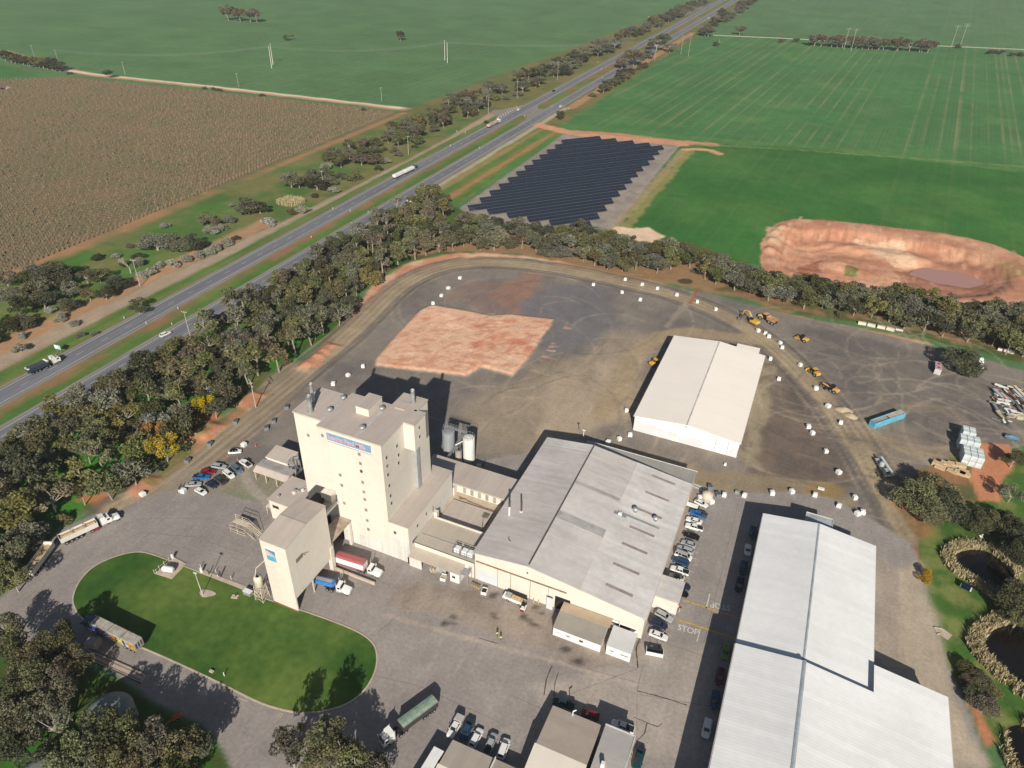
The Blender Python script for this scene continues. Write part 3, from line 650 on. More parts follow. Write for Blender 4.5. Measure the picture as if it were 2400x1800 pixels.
def fan(poly, z, name, m, **kw):
    mb = MB(); mb.flat(poly, z); return mb.build(name, m, **kw)
LAWN = smooth(WP((300, 1190), (250, 1201), (205, 1221), (175, 1249), (157, 1285), (158, 1310), (175, 1335), (205, 1360), (305, 1398), (400, 1440), (480, 1478), (560, 1519), (610, 1534), (650, 1541), (700, 1537), (750, 1522), (785, 1496), (808, 1460), (816, 1425), (810, 1393), (785, 1371), (740, 1350), (650, 1318), (560, 1290), (500, 1262), (430, 1236), (340, 1201)), 2, True)
def lawn_mat():
    m = mat('lawn_grass', tuple(A(50, 82, 33)), rough=.95, var=.2, scale=.05, col2=tuple(A(92, 110, 52)), spec=.1)
    return m
# lawn as a fine turf sheet
lx = [p[0] for p in LAWN]; ly = [p[1] for p in LAWN]
fan(LAWN, .10, 'lawn', lawn_mat(), kind='structure')
kb = MB(); out = LAWN + [LAWN[0]]
A_, B_ = off(out, -.0), off(out, .32)
c0 = (sum(lx) / len(lx), sum(ly) / len(ly))
def ringwall(mb, pts, w, z0, z1, closed=True):
    P = pts + [pts[0]] if closed else pts
    o1, o2 = off(P, -w / 2), off(P, w / 2)
    if closed:
        o1[0] = o1[-1] = ((o1[0][0] + o1[-1][0]) / 2, (o1[0][1] + o1[-1][1]) / 2); o2[0] = o2[-1] = ((o2[0][0] + o2[-1][0]) / 2, (o2[0][1] + o2[-1][1]) / 2)
    for i in range(len(P) - 1):
        a, b, c, d = o1[i], o1[i + 1], o2[i + 1], o2[i]
        mb.add([(*a, z0), (*b, z0), (*c, z0), (*d, z0), (*a, z1), (*b, z1), (*c, z1), (*d, z1)], [(4, 5, 6, 7), (0, 1, 5, 4), (2, 3, 7, 6)])
    return mb
M_CONC = mat('concrete', tuple(A(178, 164, 148)), var=.1, scale=.5)
ringwall(MB(), LAWN, .35, -.05, .14).build('kerb', M_CONC, kind='structure')
def water(name, poly, z, col, rough=.06, **kw):
    m = bpy.data.materials.new(name); m.use_nodes = True; b = m.node_tree.nodes['Principled BSDF']
    b.inputs['Base Color'].default_value = (*col, 1); b.inputs['Roughness'].default_value = rough; b.inputs['Specular IOR Level'].default_value = .4
    n, l = m.node_tree.nodes, m.node_tree.links; t = n.new('ShaderNodeTexNoise'); t.inputs['Scale'].default_value = 1.2; bp = n.new('ShaderNodeBump'); bp.inputs['Strength'].default_value = .08; bp.inputs['Distance'].default_value = .05
    tc = n.new('ShaderNodeTexCoord'); l.new(tc.outputs['Object'], t.inputs[0]); l.new(t.outputs[0], bp.inputs['Height']); l.new(bp.outputs[0], b.inputs['Normal'])
    return fan(poly, z, name, m, kind='structure')
for k, p in enumerate((POND1, POND2, POND3)): water('pond_water', p, -.35, (.008, .007, .006))
water('pond_water', POND4, -.3, (.09, .07, .035)); water('pond_water', POND5, -.3, (.03, .035, .04))
water('pit_water', smooth([W(a_, b_, -4.6) for a_, b_ in ((1948, 600), (1990, 574), (2085, 582), (2135, 610), (2110, 636), (2030, 640), (1960, 618))], 2, True), -4.6, tuple(A(160, 122, 112)), .3)
water('pit_water', smooth([W(a_, b_, -4.1) for a_, b_ in ((1715, 566), (1770, 556), (1786, 574), (1730, 590))], 2, True), -4.1, tuple(A(150, 106, 94)), .3)
# haze over the plain
hz = MB(); hz.box(-2500, 2100, -60, 5000, -8, 160); hzm = bpy.data.materials.new('haze'); hzm.use_nodes = True
nn = hzm.node_tree.nodes; nn.clear(); pv = nn.new('ShaderNodeVolumePrincipled'); oo = nn.new('ShaderNodeOutputMaterial')
pv.inputs['Color'].default_value = (.86, .92, 1.0, 1); pv.inputs['Density'].default_value = .00007; pv.inputs['Anisotropy'].default_value = .0
hzm.node_tree.links.new(pv.outputs[0], oo.inputs['Volume'])
HAZE = hz.build('haze', hzm, kind='stuff')
# ---------------------------------------------------------------- buildings of the mill
def onY(px, py, y):
    d = ray(px, py); t = y / d[1]; return (d[0] * t, CAM_H + d[2] * t)
def kY(rx, ry, s, x, y, Yp): return onY(rx + x * s / 2212., ry + y * s / 2212., Yp)
CREAM = sheetmetal('cream_cladding', (.69, .64, .56), 0, .9, .05, .5, .03, dirt=.06)
CREAM_S = sheetmetal('cream_cladding_side', (.69, .64, .56), 1, .9, .05, .5, .03, dirt=.06)
WHITEW = mat('white_tilt_panel', (.66, .64, .60), var=.06, scale=.12, streak=.18)
BEIGER = sheetmetal('beige_roof_sheet', (.50, .43, .375), 0, 1.0, .05, .55, .04, dirt=.14)
GREYR = sheetmetal('grey_roof_sheet', (.57, .53, .50), 1, .76, .10, .5, .06, dirt=.18, sheet=1.5)
GREYL = sheetmetal('pale_grey_roof_sheet', (.67, .64, .61), 1, .76, .16, .5, .08, dirt=.10, sheet=1.5)
WHITER = sheetmetal('white_roof_sheet', (.90, .83, .74), 1, 1.1, .02, .5, .015, dirt=.03)
SILVR = sheetmetal('silver_roof_sheet', (.82, .82, .81), 1, .8, .13, .42, .04, dirt=.03, sheet=1.6)
TANR = sheetmetal('tan_roof_sheet', (.47, .40, .33), 1, .5, .16, .55, .05, dirt=.08)
TANR2 = sheetmetal('sand_roof_sheet', (.47, .41, .34), 0, .6, .05, .55, .04, dirt=.06)
CREAMR = sheetmetal('cream_roof_sheet', (.66, .61, .52), 0, .6, .04, .55, .02, dirt=.04)
CORR = sheetmetal('corrugated_grey', (.46, .44, .41), 1, .42, .45, .5, .05, dirt=.05)
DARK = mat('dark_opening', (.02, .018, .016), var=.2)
GLASS = mat('window_glass', (.03, .035, .04), rough=.12, var=.05, spec=.5)
STEEL = mat('galvanised_steel', (.42, .43, .43), rough=.45, metal=.4, var=.1)
TRIM = mat('trim_metal', (.50, .46, .40), rough=.5, var=.05)
GREYT = mat('grey_trim', (.30, .31, .32), rough=.5, var=.06)
WHITE = mat('white_paint', (.74, .74, .72), rough=.45, var=.05)
BLACK = mat('black_rubber', (.018, .018, .018), rough=.8, var=.1)
RUST = mat('rusty_beam', (.30, .20, .13), var=.2, scale=1)
YELP = mat('yellow_paint', (.72, .42, .05), rough=.5, var=.06)
TIMB = mat('pale_timber', (.60, .44, .27), var=.12, scale=2)

def bx(name, m, par, *dims, **kw): return MB().box(*dims).build(name, m, par, **kw)
def roofs(par, x0, x1, xr, y0, y1, zl, zR, zr, m, ml=None, ov=.3, t=.14, ridge=GREYT):
    a = MB().profy([(x0 - ov, zl - ov * (zR - zl) / (xr - x0) + .02), (xr, zR + .02), (xr, zR + .02 + t), (x0 - ov, zl + .02 + t - ov * (zR - zl) / (xr - x0))], y0 - ov, y1 + ov).build('roof', ml or m, par)
    b = MB().profy([(xr, zR + .02), (x1 + ov, zr - ov * (zR - zr) / (x1 - xr) + .02), (x1 + ov, zr + .02 + t - ov * (zR - zr) / (x1 - xr)), (xr, zR + .02 + t)], y0 - ov, y1 + ov).build('roof', m, par)
    if ridge: MB().profy([(xr - .35, zR + .10), (xr, zR + .24), (xr + .35, zR + .10)], y0 - ov - .02, y1 + ov + .02).build('ridge_cap', ridge, par)
    bx('gutter', TRIM, par, x0 - ov - .16, x0 - ov, y0 - ov, y1 + ov, zl - .16, zl + .06)
    bx('gutter', TRIM, par, x1 + ov, x1 + ov + .16, y0 - ov, y1 + ov, zr - .16, zr + .06)
def gable(par, x0, x1, xr, y0, y1, zl, zR, zr, m): return MB().profy([(x0, -.1), (x1, -.1), (x1, zr), (xr, zR), (x0, zl)], y0, y1).build('wall', m, par)
def ring(w, h, F):
    a, b, p, q = w / 2, h / 2, w / 2 + .08, h / 2 + .08; vs = [F(u, v, d) for d in (.1, 0) for u, v in ((-a, -b), (a, -b), (a, b), (-a, b), (-p, -q), (p, -q), (p, q), (-p, q))]; fs = []
    for k in range(4): j = (k + 1) % 4; fs += [(k, j, j + 4, k + 4), (k + 4, j + 4, j + 12, k + 12), (j, k, k + 8, j + 8)]
    return MB().add(vs, fs)
def win(par, x, z, w, h, y, m=None, name='window', fr=True):
    """window on a wall that faces the camera"""
    o = bx(name, m or GLASS, par, x - w / 2, x + w / 2, y - .06, y + .05, z - h / 2, z + h / 2)
    if fr:
        ring(w, h, lambda u, v, d: (x + u, y - d, z + v)).build('frame', TRIM, o)
    return o
def winX(par, y, z, w, h, x, m=None, name='window'):
    o = bx(name, m or GLASS, par, x - .05, x + .06, y - w / 2, y + w / 2, z - h / 2, z + h / 2)
    ring(w, h, lambda u, v, d: (x + d, y + u, z + v)).build('frame', TRIM, o); return o

# --- the tall mill
t = thing('mill_tower', 'tall windowless cream mill block with grey flat roof and long blue name board', 'mill building', (-98, 129, 0))
t.location = (0, 0, 0)
XL, XM, XR_, YF, YB = -113.2, -104.0, -84.5, 117.8, 132.6
bx('wall', CREAM, t, XL, XM, 120.2, YB, -.1, 39.9); bx('wall', CREAM, t, XM, XR_, YF, 134.0, 4.4, 39.9)
bx('wall', CREAM, t, -91.1, -83.7, 134.0, 140.3, 4, 39.9)
bx('wall', CREAM, t, XR_, -81.2, 128.6, 134.6, 31.3, 39.9)
bx('base_wall', WHITEW, t, -100.2, -84.5, YF + .03, 133.9, -.1, 4.38)
bx('base_wall', WHITEW, t, -104, -102.8, YF + .03, 133.9, -.1, 4.38)
bx('roof', BEIGER, t, XL - .15, XM, 120.05, YB + .1, 39.9, 40.15); bx('roof', BEIGER, t, XM, XR_ + .12, YF - .15, 134.1, 39.9, 40.15)
bx('roof', BEIGER, t, -91.2, -83.6, 134.1, 140.4, 39.9, 40.15); bx('roof', BEIGER, t, XR_ + .12, -81.1, 128.5, 134.7, 39.9, 40.15)
pr = MB()
for a in ((XL - .15, XM, 119.97, 120.05, 39.7, 40.27), (XM, XR_ + .2, YF - .23, YF - .15, 39.7, 40.27), (XR_ + .12, XR_ + .2, YF - .15, 128.5, 39.7, 40.27), (XL - .23, XL - .15, 119.97, YB + .1, 39.7, 40.27), (-81.1, -81.02, 128.5, 134.7, 39.7, 40.27), (XR_ + .2, -81.1, 128.42, 128.5, 39.7, 40.27), (-83.6, -83.52, 134.7, 140.4, 39.7, 40.27)): pr.box(*a)
pr.build('parapet_trim', TRIM, t)
bx('low_block_wall', WHITEW, t, XR_, -78.4, YF + .02, 143.4, -.1, 7.8); bx('low_block_wall', CREAM_S, t, XR_, -78.38, YF, 143.4, 7.8, 13.5)
bx('low_roof', BEIGER, t, XR_, -78.2, YF - .15, 143.6, 13.5, 13.72); bx('low_roof', BEIGER, t, -91.0, XR_, 140.3, 143.6, 13.5, 13.72)
bx('low_block_wall', CREAM, t, -91.0, XR_, 140.3, 143.4, -.1, 13.5)
for wx, zz in ((-91.4, (34.8, 31.7, 29.0, 25.2, 21.7, 19.0, 15.1, 11.1, 7.7)), (-98.5, (25.1, 21.4, 14.8)), (-109.4, (33.3,)), (-102.5, (37.2,)), (-82.6, (10.2,))):
    for z in zz: win(t, wx, z, .75, .95, YF if wx > -104 else 120.2, mat('dark_louvre', (.07, .06, .055)) if z in (29.0, 10.2) else mat('dull_window', (.26, .235, .20), rough=.3))
for y, z in ((119.6, 34.7), (119.6, 31.9), (119.6, 28.9), (119.7, 25.0), (119.8, 21.3), (119.9, 18.5), (124.8, 34.8), (125.2, 31.4), (124.9, 28.9)): winX(t, y, z, .8, 1.05, XR_)
for y, z in ((131, 37.6), (131, 34.6)): winX(t, y, z, .7, .95, -81.2)
for y, z in ((122.5, 10.3), (127.5, 10.3)): winX(t, y, z, .8, 1.0, -78.4)
for z in (6.6, 3.9):
    winX(t, 120.6, z, 2.6, 1.0, -78.4)
bx('roof_box', CREAM, t, -97.6, -93.6, 126.6, 133.2, 40.15, 42.5); bx('roof_box_cap', BEIGER, t, -97.7, -93.5, 126.5, 133.3, 42.5, 42.62)
for x, y, z1, r in ((-108.9, 122.0, 45.4, .62), (-111.0, 126.0, 46.2, .5), (-86.4, 137.3, 44.4, .55)):
    c = MB().lathe(x, y, [(r, 40.15), (r, 42), (r * 1.04, 42.05), (r, 42.1), (r, z1 - .3), (r * 1.06, z1 - .28), (r * 1.06, z1), (r * .9, z1), (r * .9, z1 - .5), (0.01, z1 - .5)], 20, False).build('exhaust_stack', STEEL, t, smooth=True)
    MB().lathe(x, y, [(r * 1.5, 40.15), (r * 1.5, 40.3), (r, 40.35)], 16).build('flashing', GREYT, c)
for x, y in ((-104.2, 130.3), (-104.3, 124.2), (-92.1, 130.6), (-92.1, 121.2)):
    v = MB().lathe(x, y, [(.35, 40.15), (.35, 40.6), (.75, 40.7), (.85, 41.0), (.75, 41.3), (.3, 41.5), (.01, 41.55)], 14).build('roof_vent', STEEL, t, smooth=True)
for x, y0, y1 in ((-104.1, 120.4, 129.4), (-91.9, 118.2, 130)): bx('skylight_strip', mat('skylight_sheet', (.47, .49, .52), rough=.3), t, x - .35, x + .35, y0, y1, 40.16, 40.2)
bx('hatch', BEIGER, t, -89.6, -86.6, 133.0, 136.4, 40.15, 40.45)
d = bx('duct', mat('silver_duct', (.44, .46, .48), rough=.35, metal=.3), t, -84.45, -83.4, 132.5, 134.2, 13.8, 31.3)
MB().path([(-83.2, 132.9, 14), (-83.2, 132.9, 31)], .06).path([(-83.2, 133.6, 14), (-83.2, 133.6, 31)], .06).build('ladder_rail', STEEL, t)
lg = MB()
for k in range(38): lg.tube((-83.2, 132.9, 14.3 + k * .45), (-83.2, 133.6, 14.3 + k * .45), .03, 4)
lg.build('ladder_rungs', STEEL, t, kind='stuff')
# name board
BLUE = mat('sign_blue', (.20, .30, .46), rough=.5, var=.04); REDT = mat('sign_red', (.42, .16, .20), rough=.5, var=.03)
sg = bx('sign_board', BLUE, t, -101.0, -87.6, YF - .22, YF - .06, 36.55, 38.95)
bx('white_stripe', WHITE, sg, -101.0, -87.6, YF - .24, YF - .05, 36.22, 36.5); bx('blue_stripe', BLUE, sg, -101.0, -87.6, YF - .235, YF - .06, 35.98, 36.2)
fs = MB()
for a in ((-101.0, -87.6, 38.95, 39.05),): fs.box(a[0], a[1], YF - .23, YF - .06, a[2], a[3])
fs.build('board_edge', WHITE, sg)
def text(body, size, loc, rot, m, par, name='lettering', offs=0.0, ext=.02, ax='LEFT', sx=1.0):
    c = bpy.data.curves.new(name, 'FONT'); c.body = body; c.size = size; c.extrude = ext; c.offset = offs; c.align_x = ax; c.resolution_u = 3
    c.materials.append(m); o = bpy.data.objects.new(name, c); COL.objects.link(o); o.parent = par; o.location = loc; o.rotation_euler = rot; o.scale = (sx, 1, 1)
    me = bpy.data.meshes.new_from_object(o); p = bpy.data.objects.new(name, me); bpy.data.objects.remove(o); COL.objects.link(p)
    p.parent = par; p.location = loc; p.rotation_euler = rot; p.scale = (sx, 1, 1)
    return p
text('Laucke Feed Mills', 1.95, (-100.75, YF - .24, 36.98), (PI / 2, 0, 0), WHITE, sg, offs=.07, sx=.83)
text('Laucke Feed Mills', 1.95, (-100.75, YF - .28, 36.98), (PI / 2, 0, 0), REDT, sg, offs=.005, sx=.83)

# --- load-out tower over the truck bays
t = thing('loadout_tower', 'narrow cream load-out tower standing over the truck bays beside the lawn', 'tower')
X0, X1, Y0, Y1 = -104.2, -96.4, 91.4, 107.6
MB().profx([(Y0, 23.0), (Y0, -.05), (Y0 + .35, -.05), (Y0 + .35, 4.7), (Y1, 4.7), (Y1, 23.2), (99.6, 24.0)], X0, X1).build('wall', CREAM_S, t)
bx('front_wall', CREAM, t, X0 - .01, X1 + .01, Y0 - .04, Y0 - .005, -.05, 22.98)
bx('back_wall', CREAM, t, X0, X0 + .3, 91.8, 107.6, -.05, 4.7)
MB().profx([(Y0 - .15, 23.02), (99.6, 24.04), (99.6, 24.2), (Y0 - .15, 23.18)], X0 - .15, X1 + .15).build('roof', BEIGER, t)
MB().profx([(99.6, 24.04), (Y1 + .15, 23.22), (Y1 + .15, 23.38), (99.6, 24.2)], X0 - .15, X1 + .15).build('roof', BEIGER, t)
bx('roof_joint', GREYT, t, X0 - .15, X1 + .15, 99.52, 99.68, 24.19, 24.26)
bx('bay_pier', CREAM_S, t, -97.4, -96.2, 106.6, 107.9, -.05, 8.4); bx('kerb_strip', mat('brick_red', (.28, .12, .09)), t, X0, X1, Y0 - .3, Y0 - .06, -.05, .3)
bx('bay_post', mat('sandy_post', (.62, .50, .36)), t, -96.6, -96.3, 98.2, 98.5, -.05, 4.7)
y_, z_ = 95.5, 15.0
wd_ = MB().box(X1, X1 + .06, 94.0, 96.6, 15.4, 16.7); o = wd_.build('louvre', mat('brown_louvre', (.22, .18, .14)), t)
bx('louvre_arm', mat('brown_louvre', (.22, .18, .14)), t, X1, X1 + .9, 96.6, 96.8, 16.2, 16.4)
lx0, lz0 = -103.3, 19.3
LB, LC, LP = mat('logo_blue', (.09, .30, .50), rough=.5), mat('logo_cyan', (.10, .42, .55), rough=.5), mat('logo_pink', (.66, .50, .55), rough=.5)
sg = bx('logo_panel', WHITE, t, -103.0, -99.9, Y0 - .10, Y0 - .05, 16.6, 21.2)
bx('logo_field', LB, sg, -102.9, -100.0, Y0 - .12, Y0 - .09, 18.5, 20.5); bx('logo_field', LC, sg, -102.9, -100.0, Y0 - .125, Y0 - .09, 16.7, 18.4)
for k in range(4): bx('logo_swirl', LP, sg, -102.7 + k * .5, -101.9 + k * .5, Y0 - .14, Y0 - .1, 19.7 - .25 * k, 20.05 - .22 * k)
MB().profy([(-102.9, 18.55), (-101.2, 18.5), (-100.0, 18.45), (-100.0, 18.95), (-101.0, 19.35), (-101.9, 19.5), (-102.2, 20.0), (-102.9, 20.1)], Y0 - .15, Y0 - .11).build('logo_band', LP, sg)

# canopy of the second bay and its parts
t = thing('bay_canopy', 'stained flat canopy over the red truck bay between tower and mill', 'canopy')
bx('slab', mat('stained_slab', (.46, .38, .31), var=.2, scale=.5, col2=(.30, .22, .17)), t, -101.4, -96.9, 107.9, 117.7, 8.6, 9.0)
bx('post', CREAM, t, -97.7, -97.0, 108.3, 109.0, -.05, 8.6); bx('post', CREAM, t, -97.7, -97.0, 116.6, 117.5, -.05, 8.6)
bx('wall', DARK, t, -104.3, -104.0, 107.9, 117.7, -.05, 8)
t = tag(bx('dividing_wall', M_CONC, None, -96.0, -83.2, 106.9, 107.3, -.05, .9), 'low concrete wall dividing the two truck bays', 'wall')
# grey plant roof with conveyor behind the tower
t = thing('conveyor_housing', 'dark hooded conveyor gantry leaning between load-out tower and mill', 'conveyor')
bx('hood', mat('dark_hood', (.05, .045, .045)), t, -106.9, -103.4, 111.0, 116.8, 15.0, 16.4)
bx('cream_box', CREAM, t, -104.4, -101.0, 115.6, 117.7, 15.0, 18.4)
g_ = MB()
for k in range(7): g_.tube((-104.2 + k * .45, 109.4, 14.6), (-103.2 + k * .45, 117, 16.0), .09, 5)
for k in range(9): g_.tube((-104.3, 109.6 + k * .85, 15.4), (-101.3, 109.6 + k * .85, 15.4), .08, 4)
g_.build('gantry_frame', mat('cream_steel', (.60, .52, .40)), t)
bx('walkway', WHITE, t, -101.2, -100.4, 108.6, 117.5, 14.2, 14.9)

# --- low office-like annexes on the far side
t = thing('control_building', 'flat roofed cream building with one dark window beside the tower foot', 'building')
bx('wall', CREAM, t, -124.6, -113.3, 116.0, 127.0, -.1, 7.2); bx('roof', BEIGER, t, -124.8, -113.2, 115.8, 127.2, 7.2, 7.4)
win(t, -122.4, 5.2, 2.2, 1.1, 116.0)
for k, (x, y) in enumerate(((-122.6, 118.2), (-119.4, 121.2), (-118.6, 122.4), (-117.8, 123.2), (-119.8, 122.2))):
    MB().box(x - .35, x + .35, y - .3, y + .3, 7.4, 8.0).build('roof_unit', WHITE if k % 2 else STEEL, t)
MB().path([(-120.4, 121, 7.7), (-118, 123.6, 7.9), (-117, 125.5, 7.9)], .1).build('pipework', TRIM, t)
bx('parapet_trim', TRIM, t, -124.9, -124.7, 115.8, 127.2, 7.3, 7.6)
pb_ = MB().box(-127.0, -124.7, 116.6, 118.0, 3.0, 3.15); pb_.build('porch_roof', CREAM, t)
for x, y in ((-126.9, 116.7), (-126.9, 117.9)): bx('porch_post', CREAM, t, x - .06, x + .06, y - .06, y + .06, 0, 3)
t = thing('parking_awning', 'long low awning on thin posts beside the parked cars', 'awning')
MB().profx([(127.2, 3.6), (129.0, 4.6), (132.6, 4.6), (132.6, 4.42), (129.0, 4.42), (127.2, 3.42)], -140.6, -127.8).build('roof', BEIGER, t)
MB().profx([(129.2, 4.62), (132.5, 4.62), (132.5, 4.66), (129.2, 4.66)], -140.4, -127.9).build('roof_deck', mat('grey_deck', (.36, .34, .33)), t)
for x in (-140.3, -136.2, -132.1, -128.1):
    bx('post', CREAM, t, x - .08, x + .08, 127.5, 127.66, 0, 3.5); bx('post', CREAM, t, x - .08, x + .08, 132.2, 132.36, 0, 4.4)
t = thing('boiler_shed', 'beige shed with a rounded front eave behind the long awning', 'shed')
MB().profx([(132.9, -.1), (132.9, 5.2), (133.2, 5.6), (138.0, 6.2), (138.0, -.1)], -139.6, -131.2).build('wall', CREAM_S, t)
MB().profx([(132.7, 5.45), (138.2, 6.25), (138.2, 6.4), (132.7, 5.6)], -139.8, -131.0).build('roof', BEIGER, t)
bx('gutter', WHITE, t, -139.8, -131.0, 132.55, 132.72, 5.25, 5.5)
fr = MB()
for x in (-130.6, -129.0, -127.4):
    for y in (131.8, 134.2): fr.tube((x, y, 0), (x, y, 7.4), .09, 5)
for z in (3.6, 7.3):
    for x in (-130.6, -129.0, -127.4): fr.tube((x, 131.8, z), (x, 134.2, z), .08, 4)
    fr.tube((-130.6, 131.8, z), (-127.4, 131.8, z), .08, 4); fr.tube((-130.6, 134.2, z), (-127.4, 134.2, z), .08, 4)
fr.tube((-130.6, 131.8, 3.6), (-127.4, 131.8, 7.3), .06, 4)
r_ = fr.build('stair_frame', STEEL); tag(r_, 'galvanised steel stair frame between beige shed and mill tower', 'stair frame')

# --- link building and court roofs
t = thing('link_building', 'low cream link between mill and shed, front lined with grey panels', 'building')
bx('wall', CREAM, t, -91.0, -61.0, 145.6, 155.0, -.1, 6.95); bx('roof', BEIGER, t, -91.1, -60.9, 145.4, 155.2, 6.95, 7.15)
bx('gutter', TRIM, t, -78.2, -61, 145.25, 145.4, 6.75, 7.0)
for k in range(6): bx('panel', mat('grey_panel', (.36, .30, .26)), t, -75.9 + k * 2.5, -74.9 + k * 2.5, 145.5, 145.62, 4.3, 6.7)
bx('side_wall', CREAM_S, t, -78.4, -77.9, 143.6, 145.5, -.1, 6.9)
t = thing('court_roof', 'stained sunken flat roof between the mill block and shed', 'roof')
bx('slab', mat('stained_court', (.52, .44, .34), var=.16, scale=.25, col2=(.42, .33, .25)), t, -78.3, -60.2, 131.0, 145.4, 3.6, 4.0)
bx('shading_slab', BEIGER, t, -77.2, -64.0, 131.2, 141.6, 4.0, 4.6)  # pale square is shading on the sunken floor, built as a slab
bx('stain', mat('wet_stain', (.20, .19, .17), var=.3), t, -66.4, -64.4, 138.4, 140.6, 4.6, 4.62)
MB().path([(-76.4, 143.6, 4.2), (-71, 142.6, 4.3), (-64, 142.2, 4.3)], .12).path([(-76, 142.8, 4.1), (-74, 143.2, 4.4)], .2).build('pipework', RUST, t)
MB().tube((-63.4, 133, 4), (-63.4, 133, 8.4), .07).tube((-62.0, 139, 4), (-62.0, 139, 6.6), .07).build('vent_pipe', mat('dark_pipe', (.08, .07, .06)), t)
t = thing('front_annex', 'wide cream flat roof annex joining the mill to the grey shed', 'building')
bx('wall', CREAM, t, -78.3, -59.9, 120.4, 131.0, -.1, 6.25); bx('roof', TANR2, t, -78.3, -59.6, 120.2, 131.0, 6.25, 6.45)
bx('roof_step', GREYT, t, -77.6, -66.4, 123.6, 123.75, 6.45, 6.6); bx('parapet', CREAM, t, -77.6, -60.2, 130.6, 130.95, 6.45, 6.9)
MB().tube((-78.1, 131, 6.4), (-78.1, 131, 10.4), .07).build('vent_pipe', mat('dark_pipe', (.08, .07, .06)), t)
bx('gutter', mat('dark_gutter', (.10, .09, .08)), t, -78.3, -59.6, 120.05, 120.2, 6.15, 6.4)
bx('wall_stub', CREAM, t, -78.3, -76.9, 131.0, 132.2, 4.0, 8.2)
t = thing('plant_platform', 'railed rooftop platform with three air units and stair', 'platform')
fr = MB(); x0, x1, y0, y1 = -66.6, -60.3, 120.6, 123.3
for z in (6.9, 7.9): fr.path([(x0, y0, z), (x1, y0, z), (x1, y1, z), (x0, y1, z), (x0, y0, z)], .05, 5)
for k in range(6):
    x = x0 + (x1 - x0) * k / 5; fr.tube((x, y0, 6.4), (x, y0, 7.9), .05, 4); fr.tube((x, y1, 6.4), (x, y1, 7.9), .05, 4)
fr.build('railing', STEEL, t); bx('deck', STEEL, t, x0, x1, y0, y1, 6.6, 6.68)
for x in (-65.6, -63.4, -61.6): MB().bbox(x - .75, x + .75, 121.2, 122.8, 6.7, 8.0, .1).build('air_unit', WHITE, t)
fr = MB()
for x in (-61.4, -60.5): fr.tube((x, 119.6, 3.3), (x, 122, 6.7), .06, 4)
for k in range(9): fr.box(-61.4, -60.5, 119.6 + k * .27, 119.8 + k * .27, 3.3 + k * .38, 3.36 + k * .38)
for x in (-62.6, -60.4):
    for y in (117.6, 119.8): fr.tube((x, y, 0), (x, y, 4.3), .06, 4)
fr.path([(-62.6, 117.6, 4.3), (-60.4, 117.6, 4.3), (-60.4, 119.8, 4.3)], .05, 4).box(-62.6, -60.4, 117.6, 119.8, 3.2, 3.28)
fr.build('stair', STEEL, t)
t = thing('workshop_lean_to', 'small lean-to with beige roof and open bays below the annex', 'shed')
MB().profx([(120.4, 4.1), (116.8, 3.5), (116.8, 3.66), (120.4, 4.26)], -78.4, -62.5).build('roof', TANR2, t)
bx('wall', WHITEW, t, -78.2, -74.4, 117.0, 117.3, -.05, 3.45); bx('back_wall', DARK, t, -74.4, -65.6, 119.6, 120.3, -.05, 3.4)
bx('office', WHITE, t, -65.4, -62.7, 116.9, 120.3, -.05, 3.5); win(t, -64.3, 2.0, .9, .8, 116.9)
bx('partition', mat('grey_sheet', (.35, .36, .37)), t, -70.4, -67.4, 118.2, 118.4, -.05, 2.4)
bx('door', DARK, t, -79.0, -78.3, 117.5, 117.8, 0, 2.4)

# --- big grey shed
t = thing('grey_shed', 'large grey ribbed roof shed with cream walls beside the car park', 'shed')
gx0, gx1, gxr, gy0, gy1 = -59.8, -12.8, -44.4, 120.5, 174.8
gable(t, gx0 + .2, gx1 - .2, gxr, gy0, gy1, 9.9, 11.95, 7.75, CREAM)
roofs(t, gx0, gx1, gxr, gy0, gy1, 9.95, 12.0, 7.8, GREYR, ridge=None)
xa = -28.8; sl_r = (12.0 - 7.8) / (gx1 - gxr)
zr_ = lambda x: 12.0 - (x - gxr) * sl_r if x > gxr else 12.0 - (gxr - x) * (12.0 - 9.95) / (gxr - gx0)
def onroof(name, m, x0, x1, y0, y1, up=.18, th=.05):
    return MB().profy([(x0, zr_(x0) + up), (x1, zr_(x1) + up), (x1, zr_(x1) + up + th), (x0, zr_(x0) + up + th)], y0, y1).build(name, m, t)
onroof('newer_roof_sheet', GREYL, -30.0, gx1 + .3, gy0 - .3, gy1 + .3); onroof('newer_roof_sheet', sheetmetal('mid_grey_roof_sheet', (.615, .58, .55), 1, .76, .13, .5, .07, dirt=.12), gxr + .3, -30.0, gy0 - .3, 158.0)
onroof('new_ridge_band', GREYL, gx0 - .2, gxr - .4, 171.6, gy1 + .3, up=.17)
onroof('lap_strip', mat('lap_strip_grey', (.40, .385, .37)), gxr + .4, -30.2, 155.6, 157.0, up=.24); onroof('lap_strip', mat('lap_strip_grey', (.40, .385, .37)), gxr + .4, -30.2, 140.0, 143.0, up=.24)
onroof('ridge_gutter', mat('dark_gutter', (.10, .09, .08)), gxr - .12, gxr + .28, gy0 + .4, gy1, up=.28, th=.03)
SKB = mat('brown_skylight', (.33, .28, .25), rough=.4)
for (x, y) in ((1230, 800), (1175, 942), (1110, 1090), (1043, 1245), (980, 1392), (907, 1568)):
    wx, wy = Q(2, 2, x + 80, y + 28, 9.2); onroof('skylight', SKB, wx - 3.6, wx + 3.6, wy - .42, wy + .42, up=.26)
wx, wy = Q(2, 3, 925, 130, 8.8); onroof('skylight', SKB, wx - 3.6, wx + 3.6, wy - .42, wy + .42, up=.26)
